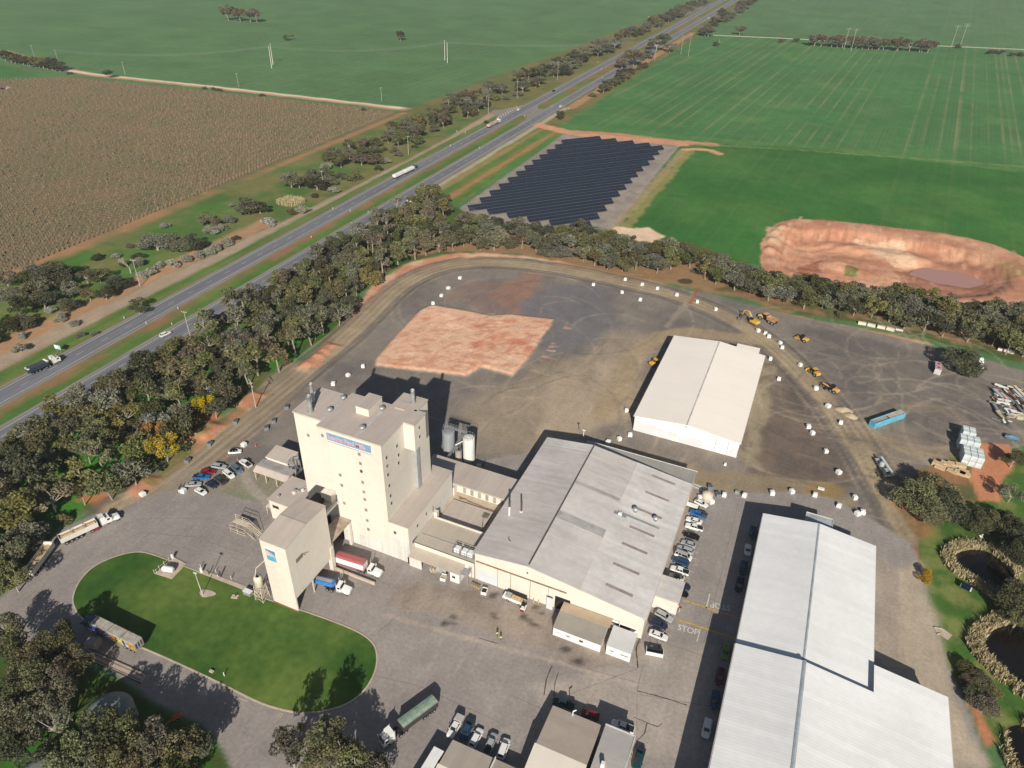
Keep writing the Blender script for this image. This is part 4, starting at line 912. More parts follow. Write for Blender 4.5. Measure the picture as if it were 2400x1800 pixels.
for x, y in ((1065, 1095), (1243, 1155)):
    wx, wy = Q(2, 2, x, y, 10); z = zr_(wx) + .2; MB().lathe(wx, wy, [(.5, z), (.5, z + .8), (.85, z + 1.0), (.85, z + 1.3), (.4, z + 1.6), (.01, z + 1.65)], 14).build('roof_vent', STEEL, t, smooth=True)
wx, wy = Q(2, 2, 935, 1120, 10.4); z = zr_(wx) + .2; bx('roof_unit', WHITE, t, wx - .5, wx + .5, wy - .4, wy + .4, z, z + .7)
onroof('vent_flashing', STEEL, wx - 1.8, wx + 1.8, wy - .6, wy + .6, up=.25)
wx, wy = Q(2, 2, 1000, 1120, 10); onroof('vent_flashing', GREYT, wx - 1.5, wx + 9.5, wy - 1.0, wy - .1, up=.235)
px, py = K(940, 1160, 420, 1335, 250, 10.4); z = zr_(px)
MB().tube((px, py, z), (px, py, z + 3.4), .28, 10).build('flue', WHITE, t); MB().tube((px, py, z + 3.4), (px, py, z + 5.2), .32, 10).build('flue_tip', mat('dark_pipe', (.08, .07, .06)), t)
px, py = K(940, 1160, 420, 1485, 205, 10.8); z = zr_(px)
MB().tube((px, py, z), (px, py, z + 2.0), .25, 10).build('flue', mat('red_flue', (.16, .05, .04)), t); MB().tube((px, py, z + 2.0), (px, py, z + 4.2), .26, 10).build('flue_tip', mat('dark_pipe', (.08, .07, .06)), t)
MB().lathe(px, py, [(.55, z + .1), (.55, z + .3), (.3, z + .35)], 12).build('flashing', WHITE, t)
px, py = K(940, 1160, 420, 1330, 560, 10.8); MB().tube((px, py, zr_(px)), (px, py, zr_(px) + .9), .12, 6).tube((px, py, zr_(px) + .3), (px + .7, py - .4, zr_(px) + .3), .1, 6).build('small_vent', mat('dark_pipe', (.08, .07, .06)), t)
# front wall: sliding doors, rail beam, joints
bx('door_rail', RUST, t, -59.2, -33.4, gy0 - .32, gy0 - .1, 7.05, 7.35)
xx = [-59.0, -52.8, -48.9, -43.4, -38.4]
bx('roller_door', mat('pale_blue_door', (.56, .59, .61), var=.04), t, -58.6, -52.9, gy0 - .1, gy0 + .05, 0, 4.3)
for a, b in ((-52.8, -49.1), (-49.0, -43.5), (-43.4, -38.2)): bx('sliding_door', CREAM, t, a + .06, b - .06, gy0 - .16, gy0 - .02, 0, 6.9)
for x in (-52.8, -49.0, -43.4, -38.3): bx('door_joint', RUST, t, x - .05, x + .05, gy0 - .18, gy0 - .12, 0, 6.9)
bx('opening', DARK, t, -36.4, -32.2, gy0 - .04, gy0 + .1, 0, 4.6); bx('open_door', mat('pale_blue_door', (.56, .59, .61), var=.04), t, -38.3, -36.5, gy0 - 1.2, gy0 - 1.1, 0, 4.4)
MB().tube((-44.4, gy0 - .1, 9.6), (-44.4, gy0 - .35, 9.6), .18, 8).build('wall_vent', DARK, t)
bx('barge_board', TRIM, t, gx1 - .3, gx1 - .2, gy0 - .35, gy0 - .2, 7.3, 7.8)
bx('east_wall_strip', CREAM_S, t, gx1 - .2, gx1 - .05, gy0, gy1, -.05, 7.6)
bx('entrance_wall', WHITE, t, -21.6, -14.2, gy0 - .12, gy0 - .02, 0, 3.0)
bx('entrance_glass', mat('purple_glass', (.06, .04, .06), rough=.2), t, -19.8, -15.9, gy0 - .2, gy0 - .1, 1.2, 2.7)
MB().path([(-21.5, gy0 - .3, 3.6), (-18.6, gy0 - .3, 3.6), (-18.6, gy0 - 1.4, 3.4), (-21.5, gy0 - 1.4, 3.4), (-21.5, gy0 - .3, 3.6)], .07, 5).build('awning_frame', WHITE, t)
# lean-to on the far side
t2 = thing('rear_lean_to', 'pale ribbed lean-to along the far end of the grey shed', 'lean-to')
MB().profx([(175.1, 7.5), (183.2, 6.5), (183.2, 6.62), (175.1, 7.62)], -48.8, -12.5).build('roof', sheetmetal('pale_lean_roof', (.47, .44, .38), 0, 1.2, .10, .5, .06, dirt=.1), t2)
MB().box(-48.6, -12.7, 182.8, 183.0, -.05, 6.5).box(-12.9, -12.7, 175.1, 183.0, -.05, 6.6).build('wall', CREAM_S, t2)
bx('barge_board', WHITE, t2, -48.9, -12.4, 183.2, 183.35, 6.3, 6.7)
# carport-like annex on the east side
t = thing('white_side_annex', 'small ribbed roof annex between the parked cars and yellow lines', 'building')
MB().profx([(131.5, 4.5), (139.4, 4.4), (139.4, 4.52), (131.5, 4.62)], -13.0, -6.3).build('roof', GREYL, t)
bx('front_wall', CREAM, t, -12.9, -6.5, 131.4, 131.6, 2.2, 4.45); bx('front_wall', WHITEW, t, -12.9, -6.5, 131.45, 131.6, -.05, 2.2)
bx('side_wall', CREAM_S, t, -6.7, -6.5, 131.5, 135.0, -.05, 4.4)
for y in (136.4, 139.1): bx('post', WHITE, t, -6.7, -6.5, y - .08, y + .08, 0, 4.4)
# huts in front
t = thing('site_office', 'white hut with olive and tan split roof before the cream shed', 'hut')
MB().profx([(112.3, -.05), (112.3, 2.9), (117.2, 3.7), (120.2, 3.6), (120.2, -.05)], -33.7, -21.2).build('wall', WHITE, t)
MB().profx([(112.1, 2.95), (117.2, 3.78), (117.2, 3.9), (112.1, 3.08)], -33.8, -21.1).build('roof', mat('olive_roof', (.30, .275, .235), var=.06), t)
MB().profx([(117.2, 3.84), (120.3, 3.7), (120.3, 3.82), (117.2, 3.96)], -33.8, -20.6).build('roof', mat('tan_roof', (.46, .36, .25), var=.06), t)
for k, (x, w) in enumerate(((-32.3, 1.0), (-29.7, 1.0), (-26.2, .9))): win(t, x, 1.6, w, .28 if k < 2 else .7, 112.3, None if k else WHITEW)
t = thing('amenities_hut', 'smaller white hut with pale roof next to the drain line', 'hut')
MB().profx([(112.6, -.05), (112.6, 3.2), (116.6, 3.55), (116.6, -.05)], -19.8, -13.7).build('wall', WHITE, t)
MB().profx([(112.5, 3.22), (118.6, 3.72), (118.6, 3.84), (112.5, 3.34)], -19.9, -13.6).build('roof', mat('pale_hut_roof', (.56, .56, .55), var=.04), t)
for x in (-18.3, -15.6, -14.6): win(t, x, 1.8, .8, .22, 112.6)
bx('hand_rail', mat('blue_grey', (.25, .30, .36)), t, -13.7, -13.6, 112.8, 116.4, 2.2, 3.0)

# --- white storage shed in the yard
t = thing('white_shed', 'long cream-white storage shed alone in the gravel yard', 'shed')
wx0, wx1, wxr, wy0, wy1 = -38.5, -2.4, -20.5, 204.2, 265.6
gable(t, wx0 + .1, wx1 - .1, wxr, wy0, wy1, 6.0, 7.9, 6.0, mat('white_cladding', (.84, .81, .75), rough=.5, var=.03))
roofs(t, wx0, wx1, wxr, wy0, wy1, 6.1, 8.0, 6.1, WHITER, ridge=mat('shed_ridge', (.56, .53, .50)))
DG = mat('door_grey_white', (.62, .63, .64), rough=.5, var=.03)
for a, b, h_ in ((-38.3, -30.4, 4.4), (-30.2, -24.6, 3.6), (-22.3, -14.0, 3.4), (-5.0, -2.5, 3.6)): bx('roller_door', DG, t, a, b, wy0 - .07, wy0 + .05, 0, h_)
bx('door', mat('warm_white', (.80, .77, .68)), t, -24.4, -23.2, wy0 - .08, wy0 + .05, 0, 3.2)
for x in (-10.0, -5.9): bx('downpipe', GREYT, t, x - .06, x + .06, wy0 - .15, wy0 - .05, 0, 5.6)
bx('flood_light', GREYT, t, -20.7, -20.3, wy0 - .5, wy0 - .2, 7.2, 7.5)
bx('east_door', WHITE, t, wx1, wx1 + .1, 222, 232, 0, 5)
t = tag(MB().profx([(265.9, 5.4), (272, 5.0), (272, -.05), (265.9, -.05)], -13.6, -4.9).build('rear_annex', mat('white_cladding', (.84, .81, .75)), None), 'white box annex against the far end of the white shed', 'annex')
bx('roof', WHITER, t, -13.8, -4.7, 265.9, 272.2, 5.42, 5.55)

# --- silver warehouse on the east side
t = thing('silver_warehouse', 'long silver-white ribbed warehouse with grey ridge line and stepped roof', 'warehouse')
gable(t, 9.2, 39.2, 24.0, 122.0, 171.3, 7.7, 9.85, 7.7, mat('warehouse_wall', (.50, .52, .54), rough=.5, var=.04))
roofs(t, 9.2, 39.4, 24.0, 121.5, 171.2, 7.8, 9.95, 7.8, SILVR, ridge=mat('ridge_blue_grey', (.36, .40, .44)), ov=.15)
zlo = lambda x: 11.5 - abs(x - 24.0) * .143
gb = MB().profy([(9.0, -.05), (55.4, -.05), (55.4, zlo(55.4)), (24, 11.4), (9.0, zlo(9.0) - .05)], 40.0, 121.2); gb.build('wall', mat('warehouse_wall', (.50, .52, .54)), t)
MB().box(39.4, 55.4, 121.2, 128.6, -.05, 7).build('wall', mat('warehouse_wall', (.50, .52, .54)), t)
MB().profy([(39.3, zlo(39.3)), (55.5, zlo(55.5)), (55.5, zlo(55.5) + .14), (39.3, zlo(39.3) + .14)], 121.2, 128.9).build('roof', SILVR, t)
MB().profy([(24.0, 11.5), (55.5, zlo(55.5)), (55.5, zlo(55.5) + .14), (24.0, 11.64)], 40.0, 121.2).build('roof', SILVR, t)
MB().profy([(8.8, zlo(8.8)), (24.0, 11.5), (24.0, 11.64), (8.8, zlo(8.8) + .14)], 40.0, 121.35).build('roof', SILVR, t)
MB().profy([(23.6, 11.68), (24.0, 11.8), (24.4, 11.68)], 40.0, 121.4).build('ridge_cap', mat('ridge_blue_grey', (.36, .40, .44)), t)
bx('gutter', TRIM, t, 8.6, 8.8, 40, 121.3, 9.1, 9.35); bx('gutter', TRIM, t, 55.5, 55.7, 40, 128.9, 6.8, 7.05)
t = thing('loading_canopy', 'grey flat loading canopy at the far end of the silver warehouse', 'canopy')
bx('roof', mat('canopy_grey', (.42, .44, .46), rough=.4), t, 21.0, 28.3, 175.6, 179.8, 5.6, 5.75)
cf = MB()
for a in ((20.9, 28.4, 175.45, 175.6), (20.9, 28.4, 179.8, 179.95)): cf.box(a[0], a[1], a[2], a[3], 5.5, 5.95)
for a in ((20.85, 21.0), (28.3, 28.45)): cf.box(a[0], a[1], 175.5, 179.9, 5.5, 5.95)
cf.build('edge_trim', mat('pale_trim', (.62, .62, .60)), t)
bx('wall', mat('warehouse_wall', (.50, .52, .54)), t, 21.2, 28.1, 171.6, 179.6, -.05, 5.5)

# --- workshops at the near edge
t = thing('tan_workshop', 'two-tone tan workshop roof beside the narrow corrugated bay', 'building')
MB().profx([(91.6, -.05), (91.6, 3.5), (81.6, 4.6), (68, 3.0), (68, -.05)], -25.9, -14.8).build('wall', CREAM, t)
MB().profx([(91.9, 3.52), (81.6, 4.68), (81.6, 4.8), (91.9, 3.64)], -26.1, -14.6).build('roof', TANR, t)
MB().profx([(81.6, 4.68), (67.5, 3.1), (67.5, 3.22), (81.6, 4.8)], -26.4, -14.6).build('roof', CREAMR, t)
bx('gutter', TRIM, t, -26.1, -14.6, 91.9, 92.0, 3.4, 3.62)
MB().tube((-21.2, 91.5, 3.6), (-21.2, 91.5, 5.3), .12, 6).tube((-21.2, 91.5, 5.3), (-20.6, 91.9, 5.6), .14, 6).build('vent_pipe', WHITE, t)
bx('floodlight', STEEL, t, -26.6, -26.2, 82.2, 82.6, 3.9, 4.3)
t = thing('corrugated_bay', 'narrow grey corrugated roof bay beside the tan workshop', 'building')
MB().profx([(91.5, -.05), (91.5, 5.0), (68, 5.6), (68, -.05)], -13.5, -7.2).build('wall', CREAM_S, t)
MB().profx([(91.8, 5.02), (68, 5.62), (68, 5.74), (91.8, 5.14)], -13.7, -7.0).build('roof', CORR, t)
MB().box(-13.7, -7.0, 91.6, 91.85, 5.1, 5.3).box(-7.1, -6.9, 68, 91.8, 5.1, 5.35).build('barge_board', mat('pale_trim', (.62, .62, .60)), t)
px, py = K(1000, 1600, 520, 1755, 830, 5.6)
bx('roof_unit', WHITE, t, px - .4, px + .4, py - .4, py + .4, 5.4, 6.8)
t = thing('sand_workshop', 'sand coloured workshop roof with pale ridge behind parked cars', 'building')
MB().profx([(75.6, -.05), (75.6, 2.9), (69.5, 3.8), (60, 2.6), (60, -.05)], -43.0, -27.2).build('wall', CREAM, t)
MB().profx([(75.8, 2.92), (69.5, 3.86), (69.5, 3.98), (75.8, 3.04)], -43.2, -33.0).build('roof', TANR2, t)
MB().profx([(75.8, 2.92), (69.5, 3.86), (69.5, 3.98), (75.8, 3.04)], -32.9, -26.9).build('roof', sheetmetal('darker_tan_sheet', (.38, .33, .27), 0, .6, .05, .55, .04), t)
MB().profx([(69.5, 3.86), (60, 2.5), (60, 2.62), (69.5, 3.98)], -43.4, -26.9).build('roof', CREAMR, t)
bx('roof_trim', WHITE, t, -33.0, -32.85, 69.5, 75.8, 3.0, 4.05)
# --- domed water tanks among the trees
TK = mat('tank_roof_grey', (.20, .225, .20), rough=.5, var=.06)
def tank(cx, cy, r, lab):
    t = thing('water_tank', lab, 'water tank', group='large round water tanks')
    MB().lathe(cx, cy, [(r, -.1), (r, 4.2)], 40, False).build('wall', mat('tank_wall', (.22, .24, .23), rough=.5), t)
    MB().lathe(cx, cy, [(r + .12, 4.2), (r + .12, 4.35), (r * .66, 4.9), (r * .33, 5.2), (.02, 5.3)], 40, False).build('roof', TK, t, smooth=True)
    MB().lathe(cx + 1, cy + .6, [(.5, 5.1), (.5, 5.5), (.02, 5.55)], 12).build('hatch', TK, t)
a = K(0, 1350, 600, 720, 1190, 4); b = K(0, 1350, 600, 1165, 1130, 4)
tank((a[0] + b[0]) / 2 + .6, (a[1] + b[1]) / 2 - .9, math.dist(a, b) / 2, 'round grey-green tank farther from the frame edge, half shaded by gum trees')
c = K(0, 1350, 600, 290, 1620, 4); tank(c[0] + 4.3, c[1] - 1.2, 5.2, 'round grey-green tank nearest the bottom edge, mostly under foliage')
# ---------------------------------------------------------------- trees and shrubs
def leaf_mat(name, c, var=.35, trans=.0):
    m = bpy.data.materials.new(name); m.use_nodes = True; n, l = m.node_tree.nodes, m.node_tree.links; b = n['Principled BSDF']
    b.inputs['Roughness'].default_value = .75; b.inputs['Specular IOR Level'].default_value = .2
    a = n.new('ShaderNodeVertexColor'); a.layer_name = 'tone'; oi = n.new('ShaderNodeObjectInfo')
    mx = n.new('ShaderNodeMix'); mx.data_type = 'RGBA'; mx.blend_type = 'MULTIPLY'; mx.inputs[0].default_value = 1; mx.inputs[6].default_value = (*c, 1)
    l.new(a.outputs[0], mx.inputs[7]); hs = n.new('ShaderNodeHueSaturation')
    r = n.new('ShaderNodeMapRange'); r.inputs[3].default_value = 1 - var; r.inputs[4].default_value = 1 + var; l.new(oi.outputs['Random'], r.inputs[0]); l.new(r.outputs[0], hs.inputs['Value'])
    k = n.new('ShaderNodeMath'); k.operation = 'MULTIPLY'; k.inputs[1].default_value = 13.7; f = n.new('ShaderNodeMath'); f.operation = 'FRACT'; l.new(oi.outputs['Random'], k.inputs[0]); l.new(k.outputs[0], f.inputs[0])
    r2 = n.new('ShaderNodeMapRange'); r2.inputs[3].default_value = .462; r2.inputs[4].default_value = .525; l.new(f.outputs[0], r2.inputs[0]); l.new(r2.outputs[0], hs.inputs['Hue'])
    k3 = n.new('ShaderNodeMath'); k3.operation = 'MULTIPLY'; k3.inputs[1].default_value = 31.3; f3 = n.new('ShaderNodeMath'); f3.operation = 'FRACT'; l.new(oi.outputs['Random'], k3.inputs[0]); l.new(k3.outputs[0], f3.inputs[0])
    r3 = n.new('ShaderNodeMapRange'); r3.inputs[3].default_value = .65; r3.inputs[4].default_value = 1.15; l.new(f3.outputs[0], r3.inputs[0]); l.new(r3.outputs[0], hs.inputs['Saturation'])
    l.new(mx.outputs[2], hs.inputs['Color']); l.new(hs.outputs[0], b.inputs['Base Color'])
    tr = n.new('ShaderNodeBsdfTranslucent'); ad = n.new('ShaderNodeMixShader'); ad.inputs[0].default_value = .18; l.new(hs.outputs[0], tr.inputs[0])
    l.new(b.outputs[0], ad.inputs[1]); l.new(tr.outputs[0], ad.inputs[2]); l.new(ad.outputs[0], n['Material Output'].inputs['Surface'])
    return m
LEAF = {'olive': leaf_mat('olive_leaves', (.132, .132, .056)), 'grey': leaf_mat('grey_green_leaves', (.160, .165, .110), .25), 'dark': leaf_mat('dark_leaves', (.080, .088, .038)),
        'wattle': leaf_mat('golden_leaves', (.36, .24, .03), .15), 'salt': leaf_mat('saltbush_leaves', (.30, .31, .24), .2), 'brown': leaf_mat('bronze_leaves', (.150, .125, .072), .25), 'lime': leaf_mat('lime_olive_leaves', (.155, .155, .055), .2)}
BARK = mat('pale_bark', (.36, .31, .26), var=.2, scale=1.5); BARKD = mat('dark_bark', (.20, .16, .13), var=.2, scale=1.5); DEADW = mat('dead_wood', (.48, .43, .38), var=.15)
REEDM = mat('dry_reed', (.54, .44, .28), var=.3, scale=.5, col2=(.34, .30, .14))

def leaves_mesh(name, clumps, n_each, size, seed, droop=.25):
    r = np.random.RandomState(seed); P = []; T = []
    for (cx, cy, cz, cr, tone) in clumps:
        n = max(8, int(n_each * (cr / 1.4) ** 2)); d = r.normal(size=(n, 3)); d /= np.linalg.norm(d, axis=1)[:, None]
        rad = cr * (r.uniform(.55, 1.12, n) ** .6)[:, None]; p = d * rad * np.array([1, 1, .72]) + [cx, cy, cz]
        p[:, 2] -= droop * rad[:, 0] * (r.rand(n) ** 2)
        P.append(p); T.append(tone * r.uniform(.72, 1.28, n))
    P = np.concatenate(P); T = np.concatenate(T); n = len(P)
    a = r.normal(size=(n, 3)); a[:, 2] *= .7; a /= np.linalg.norm(a, axis=1)[:, None]; b = np.cross(a, r.normal(size=(n, 3))); b /= np.linalg.norm(b, axis=1)[:, None]
    s = size * r.uniform(.6, 1.35, n)[:, None]; a *= s * .62; b *= s * .42
    V = np.stack([P - a, P + b * .9, P + a, P - b * .9], 1).reshape(-1, 3)
    me = bpy.data.meshes.new(name); me.vertices.add(4 * n); me.vertices.foreach_set('co', V.astype(np.float32).ravel())
    me.loops.add(4 * n); me.loops.foreach_set('vertex_index', np.arange(4 * n, dtype=np.int32)); me.polygons.add(n)
    me.polygons.foreach_set('loop_start', np.arange(0, 4 * n, 4, dtype=np.int32)); me.polygons.foreach_set('loop_total', np.full(n, 4, np.int32)); me.update(calc_edges=True)
    ca = me.color_attributes.new('tone', 'FLOAT_COLOR', 'POINT'); t4 = np.repeat(T, 4)
    ca.data.foreach_set('color', np.stack([t4, t4, t4, np.ones_like(t4)], -1).astype(np.float32).ravel())
    return me
def make_tree_meshes(seed, form, fine):
    r = random.Random(seed); cl = []; tr = MB()
    # unit tree: height 10, crown radius about 4
    if form == 'gum':
        n = r.randint(13, 19); base = r.uniform(2.2, 3.4); fork = Vector((r.uniform(-.4, .4), r.uniform(-.4, .4), base))
        tr.tube((0, 0, -.3), fork, .22, 7, .16)
        for k in range(n):
            a = r.uniform(0, 6.283); q = r.uniform(.15, 1) ** .6; z = 3.9 + 5.0 * r.random() * (1.15 - .55 * q); rr = 3.35 * q
            c = Vector((rr * math.cos(a), rr * math.sin(a), z)); cr = r.uniform(.95, 1.55); cl.append((*c, cr, r.uniform(.75, 1.25)))
            mid = fork.lerp(c, .5) + Vector((r.uniform(-.4, .4), r.uniform(-.4, .4), r.uniform(-.2, .3)))
            if k % 2 == 0 or k < 6: tr.tube(fork, mid, .14, 5, .09, False); tr.tube(mid, c, .09, 5, .03, False)
    elif form == 'tall':
        n = r.randint(10, 14); fork = Vector((r.uniform(-.5, .5), r.uniform(-.5, .5), 4.5)); tr.tube((0, 0, -.3), fork, .24, 7, .17)
        for k in range(n):
            a = r.uniform(0, 6.283); z = r.uniform(4.9, 9.6); rr = r.uniform(.3, 1.9) * (1.2 - (z - 4.9) / 9); c = Vector((rr * math.cos(a), rr * math.sin(a), z)); cl.append((*c, r.uniform(.7, 1.2), r.uniform(.75, 1.25)))
            tr.tube(fork + Vector((0, 0, (z - 5) * .4)) if z > 5 else fork, c, .09, 5, .03, False)
        tr.tube(fork, (0, 0, 8.6), .16, 6, .05, False)
    elif form == 'round':
        n = r.randint(18, 24); tr.tube((0, 0, -.3), (0, 0, 2.4), .32, 7, .24)
        for k in range(n):
            a = r.uniform(0, 6.283); q = r.uniform(.1, 1) ** .5; z = 2.2 + 6.8 * (1 - q * q * .75) * r.uniform(.35, 1); c = Vector((3.3 * q * math.cos(a), 3.3 * q * math.sin(a), z)); cl.append((*c, r.uniform(1.2, 1.8), r.uniform(.78, 1.2)))
            if k < 7: tr.tube((0, 0, 2.2), c, .13, 5, .04, False)
    elif form == 'bush':
        n = r.randint(10, 14); tr.tube((0, 0, -.3), (0, 0, 1.2), .2, 5, .12)
        for k in range(n):
            a = r.uniform(0, 6.283); q = r.uniform(0, 1) ** .5; c = Vector((3.6 * q * math.cos(a), 3.2 * q * math.sin(a), 1.6 + 4.2 * (1 - q * q) * r.uniform(.5, 1))); cl.append((*c, r.uniform(1.4, 2.0), r.uniform(.8, 1.2)))
        for k in range(4): tr.tube((0, 0, .6), cl[k][:3], .1, 4, .04, False)
    crown = leaves_mesh('crown', cl, (250 if fine else 120), (.34 if fine else .52), seed, .3 if form != 'bush' else .1)
    return crown, tr.mesh('trunk', BARK)
TREES = {}
def tree_parts(form, v, fine):
    k = (form, v, fine)
    if k not in TREES: TREES[k] = make_tree_meshes(hash((form, v)) % 9973 if False else {'gum': 100, 'tall': 200, 'round': 300, 'bush': 400}[form] + v, form, fine)
    return TREES[k]
LCACHE = {}
def put_tree(x, y, h, r, kind='olive', form='gum', name='gum_tree', label=None, cat='tree', group=None, v=None, fine=False, lean=0, z=0.0, bark=None):
    v = TR.randint(0, 4) if v is None else v
    cm, tm = tree_parts(form, v, fine); key = (cm.name, kind)
    if key not in LCACHE: d = cm.copy(); d.materials.clear(); d.materials.append(LEAF[kind]); LCACHE[key] = d
    t = thing(name, label, cat, (x, y, z), TR.uniform(0, 6.28), group); wr = {'gum': 4.1, 'tall': 2.6, 'round': 4.6, 'bush': 4.9}[form]; hh = {'gum': 10., 'tall': 10.4, 'round': 10., 'bush': 7.}[form]
    t.scale = (r / wr, r / wr * TR.uniform(.85, 1.12), h / hh); t.rotation_euler = (TR.uniform(-.06, .06), TR.uniform(-.06, .06) + lean, TR.uniform(0, 6.28))
    c = bpy.data.objects.new('crown', LCACHE[key]); COL.objects.link(c); c.parent = t
    if bark: 
        kb = ('b', tm.name)
        if kb not in LCACHE: d = tm.copy(); d.materials.clear(); d.materials.append(bark); LCACHE[kb] = d
        tm = LCACHE[kb]
    k = bpy.data.objects.new('trunk', tm); COL.objects.link(k); k.parent = t
    PLACED.append((x, y, r)); return t
PLACED = []
TR = random.Random(11)
def vt(px, py, h, r, kind='olive', form='gum', label=None, group=None, name='gum_tree', fz=.62, **kw):
    """tree whose crown's middle is surveyed at W(px, py)"""
    x, y = W(px, py, h * fz); return put_tree(x, y, h, r, kind, form, name, label, group=group, **kw)
KN = {'olive': 'olive green', 'grey': 'grey green', 'dark': 'dark green', 'wattle': 'golden', 'brown': 'bronze tinged', 'lime': 'yellowish green', 'salt': 'silvery'}
FN = {'gum': 'spreading gum tree', 'tall': 'slender gum tree', 'round': 'rounded bushy tree', 'bush': 'low rounded bush'}
def zone_of(x, y):
    if x < -262: 
        return ('in the verge wood near the pink road end' if y > 450 else ('by the service track' if x > -287 else 'by the vineyard edge') + (', near the dead tree' if y < 290 else (', midway along' if y < 380 else ', farther up'))) if y < 640 else 'in the far highway tree line, vineyard side'
    if x < -200 and y > 600: return 'in the far highway tree line, solar side'
    if y < 62 and x < -80: return 'in the grove by the round water tanks'
    if x < -195 and y > 250: return 'in the woodland at the loop road bend'
    if x < -140 and y < 150: return 'in the woodland beside the grain truck drive' + (', highway side' if x < -190 else '')
    if x < -160 and y < 250: return 'in the woodland opposite the clay pad, ' + ('highway' if x < -203 else 'yard') + ' side'
    if x < -120: return 'in the woodland below the solar panels'
    if x < -40: return 'in the belt between solar panels and loop road'
    if x < 40: return 'in the belt behind the yellow machines'
    if y > 250: return 'in the belt below the red excavation'
    return 'on the grass by the garden ponds'
def auto(x, y, h, r, kind, form, **kw):
    zn = zone_of(x, y); sz = 'tall ' if h > 11 else ('small ' if h < 5.5 and form != 'bush' else '')
    lb = f'{sz}{KN[kind]} {FN[form]} {zn}'
    nm = {'bush': 'shrub', 'tall': 'slender_gum_tree', 'round': 'bushy_tree'}.get(form, {'wattle': 'wattle_tree', 'grey': 'grey_dark_gum_tree', 'dark': 'grey_dark_gum_tree', 'brown': 'bronze_gum_tree'}.get(kind, 'gum_tree'))  # grey, dark and bronze ones are gum trees too, split by leaf colour
    return put_tree(x, y, h, r, kind, form, nm, lb, {'shrub': 'shrub', 'slender_gum_tree': 'slender tree', 'bushy_tree': 'bushy tree', 'grey_dark_gum_tree': 'gum tree', 'bronze_gum_tree': 'ironbark tree'}.get(nm, 'tree'), lb + ' group', **kw)
UNUSED = 0
def scatter(poly, n, spacing, kinds, forms, hr, rr, seed, avoid=(), fine=False, tries=60):
    r = random.Random(seed); px_, py_ = [p[0] for p in poly], [p[1] for p in poly]; got = 0
    for _ in range(n * tries):
        if got >= n: break
        x, y = r.uniform(min(px_), max(px_)), r.uniform(min(py_), max(py_))
        if not inpoly(np.array([x]), np.array([y]), poly)[0]: continue
        if any((x - a) ** 2 + (y - b) ** 2 < (spacing * .5 + c * .5) ** 2 for a, b, c in PLACED[-400:]): continue
        if any(inpoly(np.array([x]), np.array([y]), q)[0] for q in avoid): continue
        k, f = r.choice(kinds), r.choice(forms); h, w = r.uniform(*hr), r.uniform(*rr)
        if f == 'tall': h *= 1.25; w *= .72
        if f == 'bush': h *= .42; w *= .8
        if f == 'round': h *= .82
        auto(x, y, h, w, k, f, fine=fine); got += 1
    return got
# single trees that stand out
vt(232, 156, 9, 5, 'dark', 'gum', 'lone dark gum tree beside the pink dirt road at the vineyard corner', z=0)
vt(864, 72, 14, 6, 'dark', 'gum', 'lone upright tree in the far green field above the twin power poles')
vt(622, 78, 8, 7, 'dark', 'gum', 'small flat lone tree in the far green field')
for k, (x, y, r) in enumerate(((490, 22, 11), (516, 24, 10), (538, 26, 10), (552, 26, 8))): vt(x, y, 22, r, 'brown', 'gum', 'tall tree of the clump standing alone in the far green field', 'clump of field trees', v=k)
vt(295, 655, 8, 4.6, 'dark', 'gum', 'single bushy gum tree on the highway verge beside the service track', v=2, fine=True)
vt(1211, 244, 9, 5.2, 'dark', 'round', 'single dark tree at the roadside by the red field corner')
vt(2082, 768, 12, 8.3, 'olive', 'round', 'lone wide tree standing in the gravel yard beside white blocks', fine=True, v=1)
for k, a in enumerate(((110, 588, 12, 8, 'olive', 'round'), (60, 640, 10, 7, 'olive', 'gum'), (15, 640, 10, 6.5, 'grey', 'gum'), (10, 600, 8, 5, 'brown', 'gum'), (90, 648, 8, 6, 'dark', 'gum'), (145, 655, 6.5, 4, 'dark', 'round'), (185, 595, 7, 4, 'olive', 'gum'), (212, 592, 7, 4, 'dark', 'gum'), (252, 608, 7, 5, 'dark', 'round'), (190, 632, 7, 3.2, 'lime', 'gum'), (225, 630, 7, 3.6, 'dark', 'round'), (335, 515, 11, 8, 'grey', 'round'), (385, 520, 9, 6.5, 'grey', 'round'), (418, 520, 8, 5, 'dark', 'round'), (20, 700, 6, 5, 'dark', 'round'), (50, 690, 6, 4.5, 'olive', 'round'),
                        (444, 470, 7, 4.5, 'lime', 'round'), (465, 478, 5, 4, 'brown', 'round'), (535, 440, 10, 7, 'olive', 'round'), (560, 446, 7, 5, 'dark', 'round'), (627, 385, 10, 6, 'olive', 'gum'), (645, 392, 7, 5, 'dark', 'gum'), (683, 392, 9, 6, 'dark', 'round'), (712, 385, 7, 5, 'grey', 'round'), (792, 330, 11, 8, 'olive', 'round'), (780, 342, 8, 6, 'brown', 'round'), (812, 342, 7, 6, 'brown', 'round'))):
    x, y = W(a[0], a[1], a[2] * .6); auto(x, y, a[2] * 1.12, a[3] * 1.22, a[4], a[5], fine=a[1] > 500)
